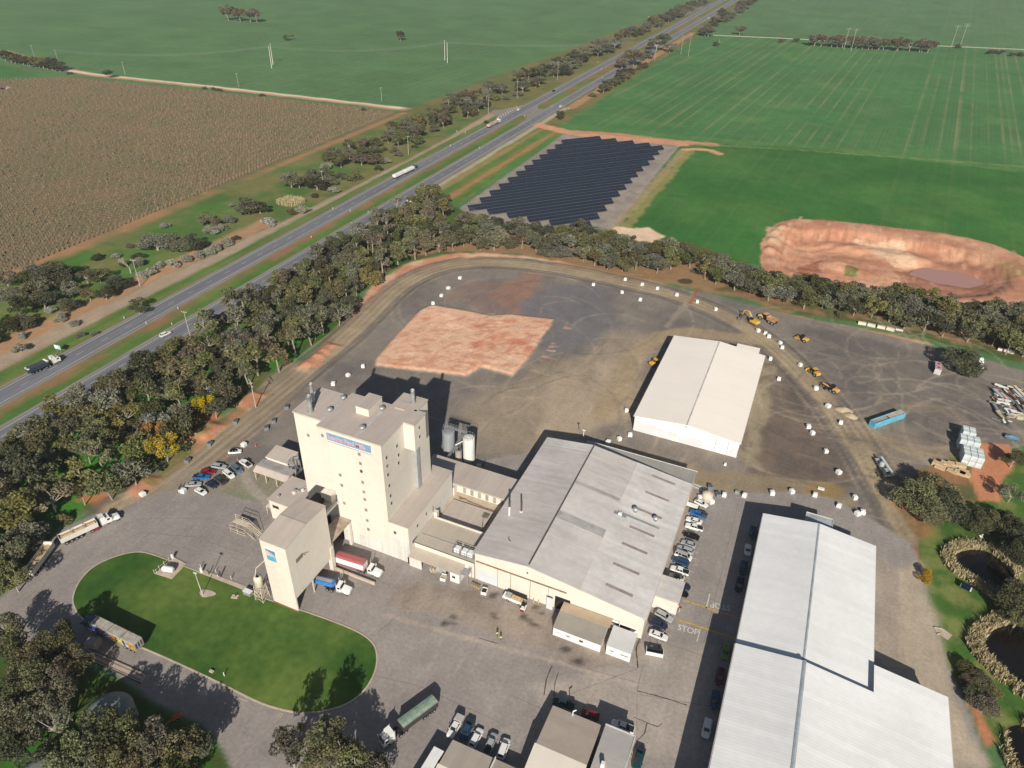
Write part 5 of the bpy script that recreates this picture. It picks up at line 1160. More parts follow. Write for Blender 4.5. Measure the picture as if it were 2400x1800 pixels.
for k, (px, py, r, h, kd) in enumerate(((450, 545, 4, 3, 'salt'), (430, 552, 3.4, 3, 'salt'), (468, 535, 4, 3, 'salt'), (490, 525, 4, 2.8, 'salt'), (400, 560, 3.6, 3, 'salt'), (372, 572, 4, 3, 'salt'), (345, 575, 3, 2.6, 'salt'), (325, 590, 3.6, 3, 'salt'), (306, 595, 3.2, 2.6, 'salt'), (300, 570, 3, 4, 'grey'), (455, 500, 5, 3.4, 'salt'), (478, 495, 4, 3, 'salt'), (495, 478, 4.4, 3.4, 'grey'), (580, 480, 5.4, 3.4, 'salt'), (655, 455, 5, 3, 'salt'), (735, 382, 5, 3.4, 'grey'), (765, 385, 6, 4, 'lime'), (720, 412, 4.6, 3, 'salt'), (688, 372, 4, 3, 'grey'), (835, 350, 4.4, 3, 'salt'), (860, 335, 4, 3, 'grey'), (818, 366, 4, 3, 'dark'), (705, 360, 5, 3, 'salt'), (175, 725, 2.6, 1.4, 'grey'), (205, 722, 2, 1.2, 'grey'), (45, 755, 4, 2.6, 'salt'), (110, 672, 3, 2.4, 'salt'), (160, 700, 3, 2, 'salt'), (850, 325, 4, 4, 'brown'), (1120, 205, 6, 3, 'grey'), (1092, 212, 5, 3, 'grey'), (1050, 265, 3, 2, 'dark'))):
    x, y = W(px, py, h * .4); auto(x, y, h * 1.5, r, kd, 'bush')
scatter([(-276, 150), (-274, 300), (-272, 470), (-300, 470), (-318, 330), (-334, 190)], 20, 9, ['dark', 'salt', 'grey', 'brown', 'salt'], ['bush'], (6, 9), (3, 5), 21)
scatter([(-286, 120), (-288, 200), (-332, 210), (-332, 100)], 22, 8, ['olive', 'dark', 'grey'], ['gum', 'round'], (8, 12), (4.5, 6.5), 22)
scatter([(-290, 360), (-288, 470), (-318, 470), (-316, 380)], 14, 9, ['olive', 'dark', 'brown'], ['gum', 'round'], (8, 12), (4.5, 6.5), 23)
# woodland floor trees
DRV = WP((20, 1290), (60, 1220), (118, 1138), (190, 1096), (262, 1075), (275, 1112), (90, 1280))
clear = [WP((330, 1030), (640, 775), (650, 800), (350, 1060)), WP((545, 842), (565, 815), (588, 830), (560, 858))]
N0 = [(870, 300), (940, 255), (1000, 225), (1090, 190), (1230, 140), (1300, 110), (1240, 95), (1120, 165), (1000, 205), (930, 235), (870, 265)]
scatter([(-300, 470), (-276, 478), (-279, 585), (-290, 640), (-318, 640), (-322, 545), (-312, 480)], 46, 7.5, ['olive', 'olive', 'dark', 'grey', 'brown'], ['gum', 'gum', 'round'], (8, 13), (4.5, 6.5), 1)
scatter([(-274, 650), (-270, 1000), (-268, 1560), (-288, 1560), (-300, 1000), (-305, 650)], 84, 13, ['olive', 'dark', 'brown', 'grey'], ['gum', 'round', 'gum'], (9, 15), (6, 9), 2)
scatter([(-219, 690), (-210, 690), (-207, 860), (-214, 860)], 16, 9, ['dark', 'olive'], ['round', 'bush', 'gum'], (7, 11), (5, 7), 3)
for px, py, h, r in ((1370, 118, 20, 13), (1345, 128, 15, 10), (1436, 80, 17, 12), (1420, 90, 17, 12), (1448, 98, 13, 9), (1400, 112, 12, 8), (1525, 62, 15, 11), (1532, 66, 13, 10), (1600, 62, 14, 9), (1545, 40, 12, 9), (1585, 30, 12, 9), (1600, 18, 12, 9), (1575, 36, 10, 8), (1560, 22, 12, 8)):
    x, y = W(px, py, h * .6); auto(x, y, h, r, TR.choice(['dark', 'grey', 'brown']), TR.choice(['gum', 'round']))
scatter([(-212, 1180), (-200, 1180), (-190, 1640), (-206, 1640)], 18, 22, ['dark', 'brown'], ['round', 'bush'], (10, 14), (8, 11), 4)
wl = [(-221, 330), (-221, 300), (-221, 200), (-221, 120), (-213, 60), (-150, 44), (-152, 66), (-165, 92), (-166, 130), (-190, 150), (-186, 186), (-190, 235), (-190, 262), (-193, 296), (-183, 330), (-183, 352), (-220, 352)]
FL = [W(*p) for p in ((0, 1290), (60, 1230), (118, 1150), (190, 1110), (255, 1092), (318, 1028), (420, 935), (560, 845), (640, 772), (700, 733), (760, 685), (772, 640), (840, 592), (860, 575), (950, 545), (1100, 540), (1160, 548), (1290, 580), (1420, 595), (1540, 615), (1640, 645), (1730, 672), (1850, 688), (2000, 725), (2212, 778))]
west = FL[:15] + [(-196, 362), (-205, 372), (-219, 374), (-219.5, 300), (-219.5, 60), (-205, 50)]
east = [W(950, 545)] + FL[15:] + [W(*p) for p in ((2240, 700), (2000, 662), (1850, 640), (1760, 628), (1660, 614), (1590, 592), (1480, 550), (1380, 546), (1320, 530), (1275, 508), (1100, 506), (1010, 484))]
hedge = [W(*p) for p in ((1430, 585), (1520, 590), (1520, 618), (1430, 618))]
scatter([p for p in west], 190, 8.6, ['olive', 'olive', 'olive', 'dark', 'grey', 'brown', 'lime'], ['gum', 'gum', 'tall', 'round'], (8.5, 13), (4.6, 6.6), 6, avoid=clear + [DRV], fine=False)
scatter([p for p in west], 60, 5.6, ['dark', 'brown', 'grey', 'olive'], ['bush', 'tall', 'bush'], (6, 9), (2.6, 3.8), 7, avoid=clear)
scatter(east, 165, 8.4, ['olive', 'olive', 'dark', 'grey', 'lime', 'grey'], ['gum', 'round', 'gum'], (8, 12), (4.8, 6.6), 8, avoid=[hedge])
scatter([W(*p) for p in ((1560, 625), (1700, 662), (1850, 684), (2000, 720), (2240, 785), (2240, 700), (2000, 662), (1850, 640), (1760, 628), (1660, 614), (1580, 595))], 70, 6.4, ['dark', 'olive', 'dark', 'olive', 'lime'], ['gum', 'round', 'gum'], (10, 14), (5.2, 7.4), 31)
scatter(east, 40, 5.6, ['dark', 'brown', 'grey'], ['bush', 'bush', 'tall'], (6, 8), (3, 4), 9, avoid=[hedge])
for px, py, h, r in ((350, 960, 12, 5), (335, 925, 10, 3.6), (440, 870, 11, 3.8), (452, 820, 9, 3.5), (470, 800, 8, 3)):
    x, y = W(px, py, h * .62); put_tree(x, y, h, r, 'wattle' if py > 850 else 'lime', 'gum', 'wattle_tree', {470: 'small yellow green tree highest in the woodland above the golden trees', 350: 'golden flowering tree leaning over the red bank beside the driveway', 335: 'smaller golden tree behind the big golden one', 440: 'golden tree under the power pole by the red bank'}.get(px, 'yellow green tree deeper in the woodland above the golden trees'), 'tree', fine=True)
# eastern garden
for a in ((1985, 1060, 12, 7.5, 'olive', 'round', 'big olive tree beside the light coloured truck'), (2035, 1045, 12, 8, 'lime', 'round', 'large yellowish tree below the timber stacks'), (2060, 1085, 10, 6, 'dark', 'round', 'dark tree tucked against the large yellowish tree'), (2015, 1095, 9, 6, 'olive', 'round', 'lower olive tree under the big pair by the drive'), (2120, 1115, 8, 6, 'dark', 'round', 'dark round tree right of the soil pad on grass'), (2150, 1120, 8, 4.6, 'olive', 'gum', 'grey topped tree on grass above the first pond'), (2190, 1060, 8, 4, 'grey', 'gum', 'small grey tree on the grass near the edge of view'), (2195, 985, 8, 4, 'dark', 'round', 'dark shrubby tree beside the shaded vehicle'), (2002, 1238, 3.4, 2.6, 'wattle', 'bush', 'small golden bush at the grass corner by the drive'), (2205, 1180, 10, 5, 'dark', 'round', 'dark tree at the edge of view by the first pond'), (2200, 1290, 10, 6, 'dark', 'gum', 'dark tree between the two garden ponds'), (2130, 1520, 5, 4, 'brown', 'round', 'bronze shrubby tree beside the second pond'), (2105, 1495, 4, 3, 'dark', 'round', 'low dark tree by the drive near the second pond')):
    vt(a[0], a[1], a[2], a[3], a[4], a[5], a[6], fine=True, name='bushy_tree' if a[5] == 'round' else ('shrub' if a[5] == 'bush' else 'gum_tree'))
for k, (x, y, r) in enumerate(((1700, 790, 2.4), (1760, 850, 2.8), (1830, 880, 2.6), (1880, 950, 3), (1940, 1000, 2.4), (1890, 1080, 2.6), (1780, 930, 2), (1720, 900, 2))): a = Q(3, 3, x, y, 1.2); put_tree(*a, 3.6, r, 'brown' if k % 2 else 'olive', 'bush', 'shrub', 'bronze and olive shrub in the thicket between drive and larger pond', 'shrub', 'thicket by the larger pond', fine=True)
for k, (x, y, h, r) in enumerate(((2160, 240, 9, 5), (2190, 330, 8, 4), (2140, 180, 8, 4), (2180, 120, 9, 5))): a = Q(3, 3, x, y, 5); put_tree(*a, h, r, 'olive', 'round', 'bushy_tree', 'olive bushy tree on the bank between the two larger ponds', 'bushy tree', 'bushy trees between the ponds', fine=True)
for k, (x, y, h, r) in enumerate(((2080, 1220, 9, 4.5), (2150, 1320, 10, 5), (2200, 1420, 9, 5), (2060, 1140, 8, 4), (2210, 1250, 10, 5))): a = Q(3, 2, x, y, 5); put_tree(*a, h, r, 'dark', 'round', 'bushy_tree', 'dark bushy tree in the shady corner beyond the first pond', 'bushy tree', 'dark trees beyond the first pond', fine=True)
# near grove, bottom left
for k, a in enumerate(((118, 1378, 13, 4.0, 'olive'), (70, 1420, 12, 4.4, 'olive'), (105, 1455, 12, 3.6, 'brown'), (60, 1470, 12, 4, 'olive'), (160, 1420, 10, 3, 'brown'), (40, 1545, 11, 4.0, 'olive'), (105, 1550, 12, 3.6, 'grey'), (8, 1500, 10, 4, 'dark'), (12, 1600, 9, 4, 'dark'), (60, 1620, 8, 4, 'dark'), (200, 1585, 12, 4.2, 'olive'), (255, 1575, 12, 4.0, 'olive'), (160, 1630, 12, 4, 'lime'), (210, 1640, 11, 4, 'olive'), (330, 1600, 12, 4.4, 'brown'), (385, 1620, 12, 4.4, 'brown'), (300, 1640, 11, 4, 'brown'), (420, 1600, 10, 3.4, 'dark'), (8, 1350, 10, 3.6, 'olive'), (20, 1240, 10, 3.8, 'olive'), (15, 1180, 11, 4, 'dark'), (120, 1500, 11, 3.2, 'olive'), (30, 1400, 11, 3.4, 'dark'))):
    vt(a[0], a[1], a[2] * 1.1, a[3] * 1.3, a[4], 'gum', KN[a[4]] + ' gum tree in the near grove ' + ('left of the water tanks' if a[0] < 150 and a[1] > 1400 else ('beside the curving driveway' if a[0] < 170 else 'over and beside the water tanks')), KN[a[4]] + ' grove gums', fine=True)
vt(705, 1590, 15, 5.2, 'lime', 'gum', 'tall yellowish gum tree at the bottom edge below the lawn tip', fine=True, v=1)
vt(745, 1640, 13, 5.0, 'olive', 'gum', 'olive gum tree just right of the tall one below the lawn tip', fine=True, v=2)
vt(800, 1650, 10, 4.4, 'brown', 'round', 'bronze round tree at the bottom edge near the green tarpaulin truck', fine=True)
vt(672, 1652, 9, 2.6, 'lime', 'gum', 'small tree at the bottom edge, left of the yellowish gum', fine=True)
for k, (px, py) in enumerate(((690, 1545), (675, 1590), (690, 1575))): 
    vt(px - 42, py + 30, 4.6, 1.3, 'lime', 'tall', 'one of three thin saplings beside the drive below the lawn', 'saplings by the drive', fine=True)
# the rest of the grove stands just below the view and throws its shade over drive and lawn
for k, (x, y, h, r) in enumerate(((-62, 62, 15, 3.6), (-67, 60, 16, 3.6), (-57, 60, 14, 3.4), (-72, 58, 14, 3.4), (-102, 42, 14, 4.6), (-97, 46, 14, 4.6), (-91, 43, 14, 4.6), (-87, 40, 12, 4))):
    put_tree(x, y, h, r, 'olive', 'tall' if k < 4 else 'gum', 'gum_tree', ('slender gum below the bottom edge shading the right lawn tip' if k < 4 else 'gum below the bottom edge shading the near drive'), 'tree', ('slender gums below the edge' if k < 4 else 'gums below the edge'), fine=True)
# dead tree and field-edge trees
t = thing('dead_tree', 'bare silvery dead tree beside the power pole at the service track', 'dead tree', W(283, 590)); r = random.Random(4)
m_ = MB(); m_.tube((0, 0, 0), (0, 0, 3.4), .3, 6, .22, False)
def branch(mb, p, d, L, rad, dep):
    q = p + d * L; mb.tube(p, q, rad, 5, rad * .6, False)
    if dep: 
        for _ in range(3): branch(mb, q, (d + Vector((r.uniform(-.8, .8), r.uniform(-.8, .8), r.uniform(-.1, .6)))).normalized(), L * .7, rad * .6, dep - 1)
for _ in range(4): branch(m_, Vector((0, 0, 3)), Vector((r.uniform(-.7, .7), r.uniform(-.7, .7), 1)).normalized(), 2.4, .16, 3)
m_.build('branches', DEADW, t)
for k in range(14):
    px = 8 + k * 9 + TR.uniform(-3, 3); x, y = W(px, 116 + px * .18, 7); auto(x, y, TR.uniform(9, 13), TR.uniform(7, 9), TR.choice(['dark', 'olive']), 'gum')
for px in (1762, 1776, 1800, 1812, 1824, 1842, 1852, 1866, 1880, 1888, 1902, 1912, 1940, 1944, 1968, 1990, 1996, 1996 + 12):
    x, y = W(px, 92 + (px - 1762) * .055 - 8, 9); put_tree(x, y, TR.uniform(15, 19), TR.uniform(9, 12), 'brown', 'gum', 'gum_tree', 'tree of the row along the far gravel road', 'tree', 'row of trees along the far gravel road')
for px, py in ((1690, 88), (1720, 87), (2070, 100), (2150, 112), (2140, 114), (2165, 114), (2190, 118), (2205, 118), (1548, 96)):
    x, y = W(px, py - 2, 3); put_tree(x, y, 6, 6, 'dark', 'bush', 'shrub', 'low dark bush along the far gravel road', 'shrub', 'bushes along the far gravel road')
for px, py in ((440, 190), (460, 192), (472, 194), (565, 205), (785, 236), (150, 158)):
    x, y = W(px, py - 2, 2); put_tree(x, y, 3, 3.6, 'brown', 'bush', 'shrub', 'low bush on the verge of the pink dirt road', 'shrub', 'bushes by the pink dirt road')
# reeds, dry grass clump
def reeds(name, ring, n, w_in, w_out, h, label, seed, parent=None):
    r = np.random.RandomState(seed); mb_v = []; P = ring + [ring[0]]; seg = [math.dist(a, b) for a, b in zip(P[:-1], P[1:])]; tot = sum(seg)
    V = []
    for _ in range(n):
        t = r.rand() * tot; i = 0
        while t > seg[i] and i < len(seg) - 1: t -= seg[i]; i += 1
        a, b = P[i], P[i + 1]; f = t / max(seg[i], 1e-6); x, y = a[0] + (b[0] - a[0]) * f, a[1] + (b[1] - a[1]) * f
        nx_, ny_ = (b[1] - a[1]) / max(seg[i], 1e-6), -(b[0] - a[0]) / max(seg[i], 1e-6); o = r.uniform(-w_in, w_out); x += nx_ * o; y += ny_ * o
        if vnoise(np.array([x * 1.0]), np.array([y]), 4.0)[0] + r.uniform(-.15, .15) < .22 + .12 * o / max(w_out, .1): continue
        hh = h * r.uniform(.6, 1.15); an = r.uniform(0, 6.28); ww = .075; lx_, ly_ = r.normal(0, .35, 2); dx, dy = math.cos(an) * ww, math.sin(an) * ww
        V += [(x - dx, y - dy, -.3), (x + dx, y + dy, -.3), (x + lx_ * .5 + dx * 1.2, y + ly_ * .5 + dy * 1.2, hh * .7), (x + lx_ - dx, y + ly_ - dy, hh)]
    n4 = len(V); me = bpy.data.meshes.new(name); me.from_pydata(V, [], [(i, i + 1, i + 2, i + 3) for i in range(0, n4, 4)]); me.materials.append(REEDM)
    o = bpy.data.objects.new(name, me); COL.objects.link(o); tag(o, label, 'reeds', kind='stuff'); return o
sgn = lambda p: 1 if sum(p[i][0] * p[(i + 1) % len(p)][1] - p[(i + 1) % len(p)][0] * p[i][1] for i in range(len(p))) > 0 else -1
for k, (p, wo, n_, lb) in enumerate(((POND1, 2.6, 5600, 'dry golden reeds ringing the first garden pond'), (POND2, 3.0, 8600, 'dry golden reeds ringing the larger garden pond'), (POND3, 1.8, 1500, 'dry golden reeds ringing the pond at the frame corner'))):
    q = p if sgn(p) > 0 else p[::-1]; reeds('reeds', q, n_, .6, wo, 1.9, lb, k)
x, y = W(625, 440); reeds('pampas_grass', [(x - 5, y - 4), (x + 5, y - 3), (x + 6, y + 6), (x - 4, y + 6)], 1800, 3.5, 1.5, 3.2, 'tall pale dry grass clump beside the service track', 9)

# ---------------------------------------------------------------- vineyard
vy = thing('vineyard', 'bare winter vineyard with long rows of pale posts on brown soil', 'vineyard')
r = np.random.RandomState(12); ca, sa = math.cos(math.radians(4)), math.sin(math.radians(4)); VV = []; VF = []; posts = []
vp = [(-345, 178), (-345, 552), (-690, 515), (-792, 424), (-792, 176)]
for k in range(-40, 150):
    yb = 178 + k * 3.0; xs_ = np.arange(-345, -792, -2.4); X_ = xs_; Y_ = yb + (-345 - xs_) * -sa / ca
    ins = inpoly(X_, Y_, vp); ok = np.where(ins)[0]
    if len(ok) < 2: continue
    for i in ok:
        x, y = X_[i], Y_[i]; hh = r.uniform(.75, 1.15); j = r.uniform(-.12, .12); b0 = len(VV)
        if r.rand() < .06: continue
        VV += [(x, y - .16 + j, .0), (x + 2.2, y - .16 + j, .0), (x + 2.2, y + j, hh), (x, y + j, hh * r.uniform(.8, 1.1)), (x, y + .16 + j, 0), (x + 2.2, y + .16 + j, 0)]
        VF += [(b0, b0 + 1, b0 + 2, b0 + 3), (b0 + 3, b0 + 2, b0 + 5, b0 + 4)]
    for i in ok[int(r.randint(0, 3))::3]: posts.append((X_[i] + r.uniform(-1.2, 1.2), Y_[i]))
    posts.append((X_[ok[0]] + 1.2, Y_[ok[0]]))
me = bpy.data.meshes.new('vines'); me.from_pydata(VV, [], VF); me.materials.append(mat('vine_canes', tuple(A(98, 84, 66)), var=.25, scale=.05, col2=tuple(A(86, 82, 60))))
o = bpy.data.objects.new('vines', me); COL.objects.link(o); o.parent = vy; o['kind'] = 'stuff'
posts.sort(key=lambda p: p[0] ** 2 + p[1] ** 2); PM = mat('pale_post', tuple(A(190, 160, 122)), var=.1)
pm = MB().box(-.055, .055, -.055, .055, 0, 1.7).mesh('trellis_post', PM)
for x, y in posts[:300]:
    o = bpy.data.objects.new('trellis_post', pm); COL.objects.link(o); o.parent = vy; o.location = (x, y, 0); o.rotation_euler = (r.uniform(-.05, .05), r.uniform(-.05, .05), 0)
pb = MB()
for x, y in posts[300:]: pb.box(x - .055, x + .055, y - .055, y + .055, 0, 1.7 + r.uniform(-.15, .15))
pb.build('trellis_posts', PM, vy, kind='stuff')
# ---------------------------------------------------------------- solar farm
PVM = bpy.data.materials.new('solar_cell'); PVM.use_nodes = True; b_ = PVM.node_tree.nodes['Principled BSDF']; b_.inputs['Base Color'].default_value = (.006, .012, .026, 1); b_.inputs['Roughness'].default_value = .3; b_.inputs['Specular IOR Level'].default_value = .14
PVF = mat('panel_frame', (.17, .19, .21), rough=.4, metal=.3, var=.05)
th_ = math.radians(48.1); dv = Vector((math.cos(th_), math.sin(th_), 0)); nv = Vector((math.sin(th_), -math.cos(th_), 0))   # along the row; towards the low edge
SX0, SX1, SY0, SY1 = -184.3, -111.6, 368.0, 552.5
pc = {}
def pv_row(c, k):
    """one row of panels whose low edge lies on n.p = c"""
    base = nv * c; ts = []
    for t in np.arange(-400, 700, 1.06):
        p = base + dv * t
        if SX0 < p.x < SX1 and SY0 < p.y < SY1: ts.append(t)
    if len(ts) < 6: return
    t0 = ts[0]; o0 = base + dv * t0; root = thing('solar_row', f'row of dark tilted solar panels, {ORD[k]} from the highway corner of the solar farm', 'solar panels', (o0.x, o0.y, 0), 0, 'rows of solar panels in the solar farm')
    pv, fr, ps = MB(), MB(), MB(); up = Vector((0, 0, 1)); N = len(ts)
    for s in range(2):
        for i in range(N):
            a0, a1 = .02 + s * 2.06, 1.97 + s * 2.09
            L = lambda u, w: dv * (i * 1.06 + u) - nv * w + up * (.75 + w * .52)
            A0, A1, A2, A3 = L(.08, a0), L(1.0, a0), L(1.0, a1), L(.08, a1); d = Vector((0, 0, -.04))
            pv.add([A0, A1, A2, A3, A0 + d, A1 + d, A2 + d, A3 + d], [(0, 1, 2, 3), (7, 6, 5, 4), (0, 4, 5, 1), (1, 5, 6, 2), (2, 6, 7, 3), (3, 7, 4, 0)])
    Lf = lambda x, w, z=-.06: dv * x - nv * w + up * (.75 + w * .52 + z)
    for w in (.02, 2.0, 4.02):
        fr.tube(Lf(0, w, -.02), Lf(N * 1.06, w, -.02), .09 if w == 2.0 else .05, 4)
    fr.quad(Lf(0, .08, -.10), Lf(N * 1.06, .08, -.10), Lf(N * 1.06, 3.98, -.10), Lf(0, 3.98, -.10))
    for i in range(0, N, 4):
        ps.tube(dv * (i * 1.06 + .5) - nv * 2.0, dv * (i * 1.06 + .5) - nv * 2.0 + up * 1.7, .07, 5)
    pv.build('panel', PVM, root, kind='stuff'); fr.build('rail', PVF, root, kind='stuff'); ps.build('post', STEEL, root, kind='stuff')
ORD = ['first', 'second', 'third', 'fourth', 'fifth', 'sixth', 'seventh', 'eighth', 'ninth', 'tenth', 'eleventh', 'twelfth', 'thirteenth', 'fourteenth', 'fifteenth', 'sixteenth', 'seventeenth', 'eighteenth', 'nineteenth', 'twentieth']
for k in range(18): pv_row(-489.0 + k * 9.62, k)
# its wire fence
t = thing('solar_fence', 'tall wire fence of thin grey posts around the solar farm', 'fence'); fpts = [(-190, 370), (-191, 560), (-103.5, 566), (-103, 374), (-140, 362), (-190, 370)]
fp = MB().tube((0, 0, 0), (0, 0, 2.4), .06, 5).mesh('post', STEEL); fw = MB()
for (ax, ay), (bx_, by_) in zip(fpts[:-1], fpts[1:]):
    n_ = int(math.dist((ax, ay), (bx_, by_)) / 4.2)
    for i in range(n_):
        o = bpy.data.objects.new('post', fp); COL.objects.link(o); o.parent = t; o.location = (ax + (bx_ - ax) * i / n_, ay + (by_ - ay) * i / n_, 0)
    for z in (.3, 1.2, 2.0, 2.35): fw.tube((ax, ay, z), (bx_, by_, z), .02, 3)
fw.build('wire', STEEL, t, kind='stuff')

# ---------------------------------------------------------------- power poles and lines
POLE = mat('pole_grey', (.42, .39, .36), var=.1, scale=1)
WIRE = mat('wire', (.35, .37, .36), rough=.5)
def power_pole(x, y, h, lab, ax=0.0, arms=1, w=2.4, r=.2, group=None):
    t = thing('power_pole', lab, 'power pole', (x, y, 0), ax, group)
    MB().tube((0, 0, -.2), (0, 0, h), r, 8, r * .6).build('pole', POLE, t)
    for k in range(arms):
        z = h - .5 - k * 1.5; a = MB().box(-w / 2, w / 2, -.08, .08, z, z + .16).build('crossarm', POLE, t)
        for q in (-w / 2 + .1, 0, w / 2 - .1): MB().tube((q, 0, z + .16), (q, 0, z + .55), .09, 6).build('insulator', WHITE, a)
    return t
def wires(name, pts, lab, sag=2.0, r=.035, offs=(0,)):
    mb = MB()
    for o_ in offs:
        for (a, b) in zip(pts[:-1], pts[1:]):
            d = Vector((b[0] - a[0], b[1] - a[1], 0)).normalized(); sd = Vector((-d.y, d.x, 0)) * o_; P = []
            for k in range(13):
                f = k / 12; P.append(Vector(a).lerp(Vector(b), f) + sd - Vector((0, 0, sag * 4 * f * (1 - f))))
            for p, q in zip(P[:-1], P[1:]): mb.tube(p, q, r, 3, caps=False)
    o = mb.build(name, WIRE); tag(o, lab, 'power line'); return o
for (c, r_, x, y, h, lab, ar) in ((0, 1, 1212, 815, 13.5, 'leaning-looking grey pole in front of the dead tree', 1), (0, 1, 1655, 1290, 14, 'pole with double crossarm by the guard rail and white car', 1), (1, 0, 1318, 1335, 13, 'pole standing in the verge among grey bushes', 1), (1, 0, 585, 1640, 12, 'pole between dark tree and pampas clump by the track', 1), (1, 0, 2008, 985, 14, 'pole by the turn-off of the pink dirt road', 1), (2, 0, 44, 850, 15, 'pole in the pale verge beyond the crossover', 1), (2, 0, 392, 690, 17, 'tall pole under the bare grey tree in the far verge', 1), (2, 0, 1232, 528, 17, 'pole at the field edge beside the big roadside tree', 1)):
    x_, y_ = Q(c, r_, x, y); power_pole(x_, y_, h, lab, .1, ar)
for (x, y, h, lab) in ((315, 545, 17, 'first of two thin poles by the corner wood at the left'), (520, 590, 17, 'second of two thin poles by the corner wood at the left'), (1082, 645, 12, 'thin pole beside the lone tree on the pink road'), (2062, 750, 12, 'thin pole on the far side of the pink road, middle stretch')):
    x_, y_ = Q(0, 0, x, y); power_pole(x_, y_, h, lab, 1.2, 1, 2.2)
x_, y_ = Q(1, 0, 1087, 878); power_pole(x_, y_, 12, 'thin pole near the highway end of the pink road', 1.2)
def hpole(p, q, h, lab):
    t = thing('transmission_pole', lab, 'power pole', ((p[0] + q[0]) / 2, (p[1] + q[1]) / 2, 0), 0, 'twin transmission poles in the far green field')
    for s in (p, q): MB().tube((s[0] - t.location.x, s[1] - t.location.y, 0), (s[0] - t.location.x, s[1] - t.location.y, h), .38, 8, .25).build('pole', mat('pole_white', (.62, .60, .56)), t)
    MB().tube((p[0] - t.location.x, p[1] - t.location.y, h - 1.5), (q[0] - t.location.x, q[1] - t.location.y, h - 1.5), .2, 6).build('crossarm', POLE, t)
    return t
H1 = (Q(1, 0, 137, 590), Q(1, 0, 148, 560)); H2 = (Q(1, 0, 1655, 545), Q(1, 0, 1632, 520))
hpole(*H1, 21, 'twin transmission pole in the green field above the vineyard'); hpole(*H2, 21, 'twin transmission pole in the green field nearer the highway')
for (x, y, h, lab) in ((1458, 470, 21, 'nearer-road one of two tall poles at the field edge'), (1522, 490, 24, 'taller one of two poles at the field edge'), (1788, 380, 7, 'short stump-like post in the striped field')):
    x_, y_ = Q(2, 0, x, y); power_pole(x_, y_, h, lab, .6, 1 if h > 10 else 0, 3)
for (x, y, h, lab) in ((655, 428, 26, 'thin pole in the striped field before the tree row, hindmost'), (715, 445, 27, 'thin pole in the striped field before the tree row, foremost'), (1585, 400, 26, 'thinner pole with small arms by the far gravel road'), (1655, 415, 30, 'stout pole with three arms by the far gravel road')):
    x_, y_ = Q(3, 0, x, y); power_pole(x_, y_, h, lab, .3, 3 if '30' in str(h) else 2, 7, .3)
x_, y_ = K(480, 780, 200, 1300, 1900); x_, y_ = W(553, 880); power_pole(x_, y_, 11.5, 'power pole with crossarms on the grass beside the red bank', -.5, 2, 3.0)
x_, y_ = Q(1, 2, 330, 600); 
mid = lambda a: ((a[0][0] + a[1][0]) / 2, (a[0][1] + a[1][1]) / 2)
m1, m2 = mid(H1), mid(H2); far1 = Q(0, 0, 520, 590); far2 = Q(2, 0, 1522, 490)
wires('transmission_line', [(*far1, 17), (*m1, 20), (*m2, 20), (*far2, 22)], 'pale sagging transmission wires across the far green field', 6.5, .07, (-5, 0, 5))
# ---------------------------------------------------------------- highway furniture
t = thing('guard_rail', 'galvanised guard rail along the near carriageway by the woodland', 'guard rail'); y0, y1 = Q(0, 1, 1470, 1325)[1], Q(0, 1, 1960, 1010)[1]
MB().box(-225.3, -225.15, y0, y1, .5, .85).build('rail', STEEL, t); pm = MB().box(-.08, .08, -.08, .08, 0, .8).mesh('post', STEEL)
for y in np.arange(y0 + .5, y1, 2.5): o = bpy.data.objects.new('post', pm); COL.objects.link(o); o.parent = t; o.location = (-225.05, y, 0)
t = thing('guard_rail', 'galvanised guard rail by the roadside sign near the solar farm', 'guard rail'); y0 = Q(1, 1, 1180, 150)[1]; y1 = Q(1, 1, 1430, 35)[1]
MB().box(-224.8, -224.65, y0, y1, .5, .85).build('rail', STEEL, t)
for y in np.arange(y0 + .5, y1, 2.5): o = bpy.data.objects.new('post', pm); COL.objects.link(o); o.parent = t; o.location = (-224.55, y, 0)
x_, y_ = Q(1, 1, 1360, 135); t = thing('road_sign', 'wide black framed roadside board with white panel near the solar farm', 'sign', (x_, y_, 0), 2.6 - PI / 2 + .2)
t.rotation_euler = (0, 0, .25)
for q in (-2.4, 2.4): MB().tube((q, 0, 0), (q, 0, 4.6), .1, 6).build('post', STEEL, t)
b2 = bx('board', BLACK, t, -4.2, 4.2, -.1, .0, 2.6, 5.0); bx('white_panel', WHITE, b2, -3.8, 2.2, -.13, -.1, 3.0, 4.7); [bx('dark_band', mat('dull_window', (.13, .12, .10)), b2, -3.4, 1.6, -.15, -.13, z, z + .22) for z in (3.4, 3.95)]
x_, y_ = Q(0, 1, 515, 1390); t = thing('road_sign', 'blue and white road sign facing the carriageway beside the grass verge', 'sign', (x_, y_, 0), .1)
for q in (-.8, .8): MB().tube((q, 0, 0), (q, 0, 3.4), .07, 6).build('post', STEEL, t)
b2 = bx('board', mat('pale_blue_sign', (.42, .58, .68)), t, -1.5, 1.5, -.08, .0, 1.8, 3.6); bx('white_symbol', WHITE, b2, -.35, .35, -.1, -.05, 2.2, 3.3); bx('white_band', WHITE, b2, -1.4, -.6, -.1, -.05, 1.9, 3.5)
gpst = MB().box(-.07, .07, -.03, .03, 0, 1.0); gpm = gpst.mesh('guide_post', WHITE)
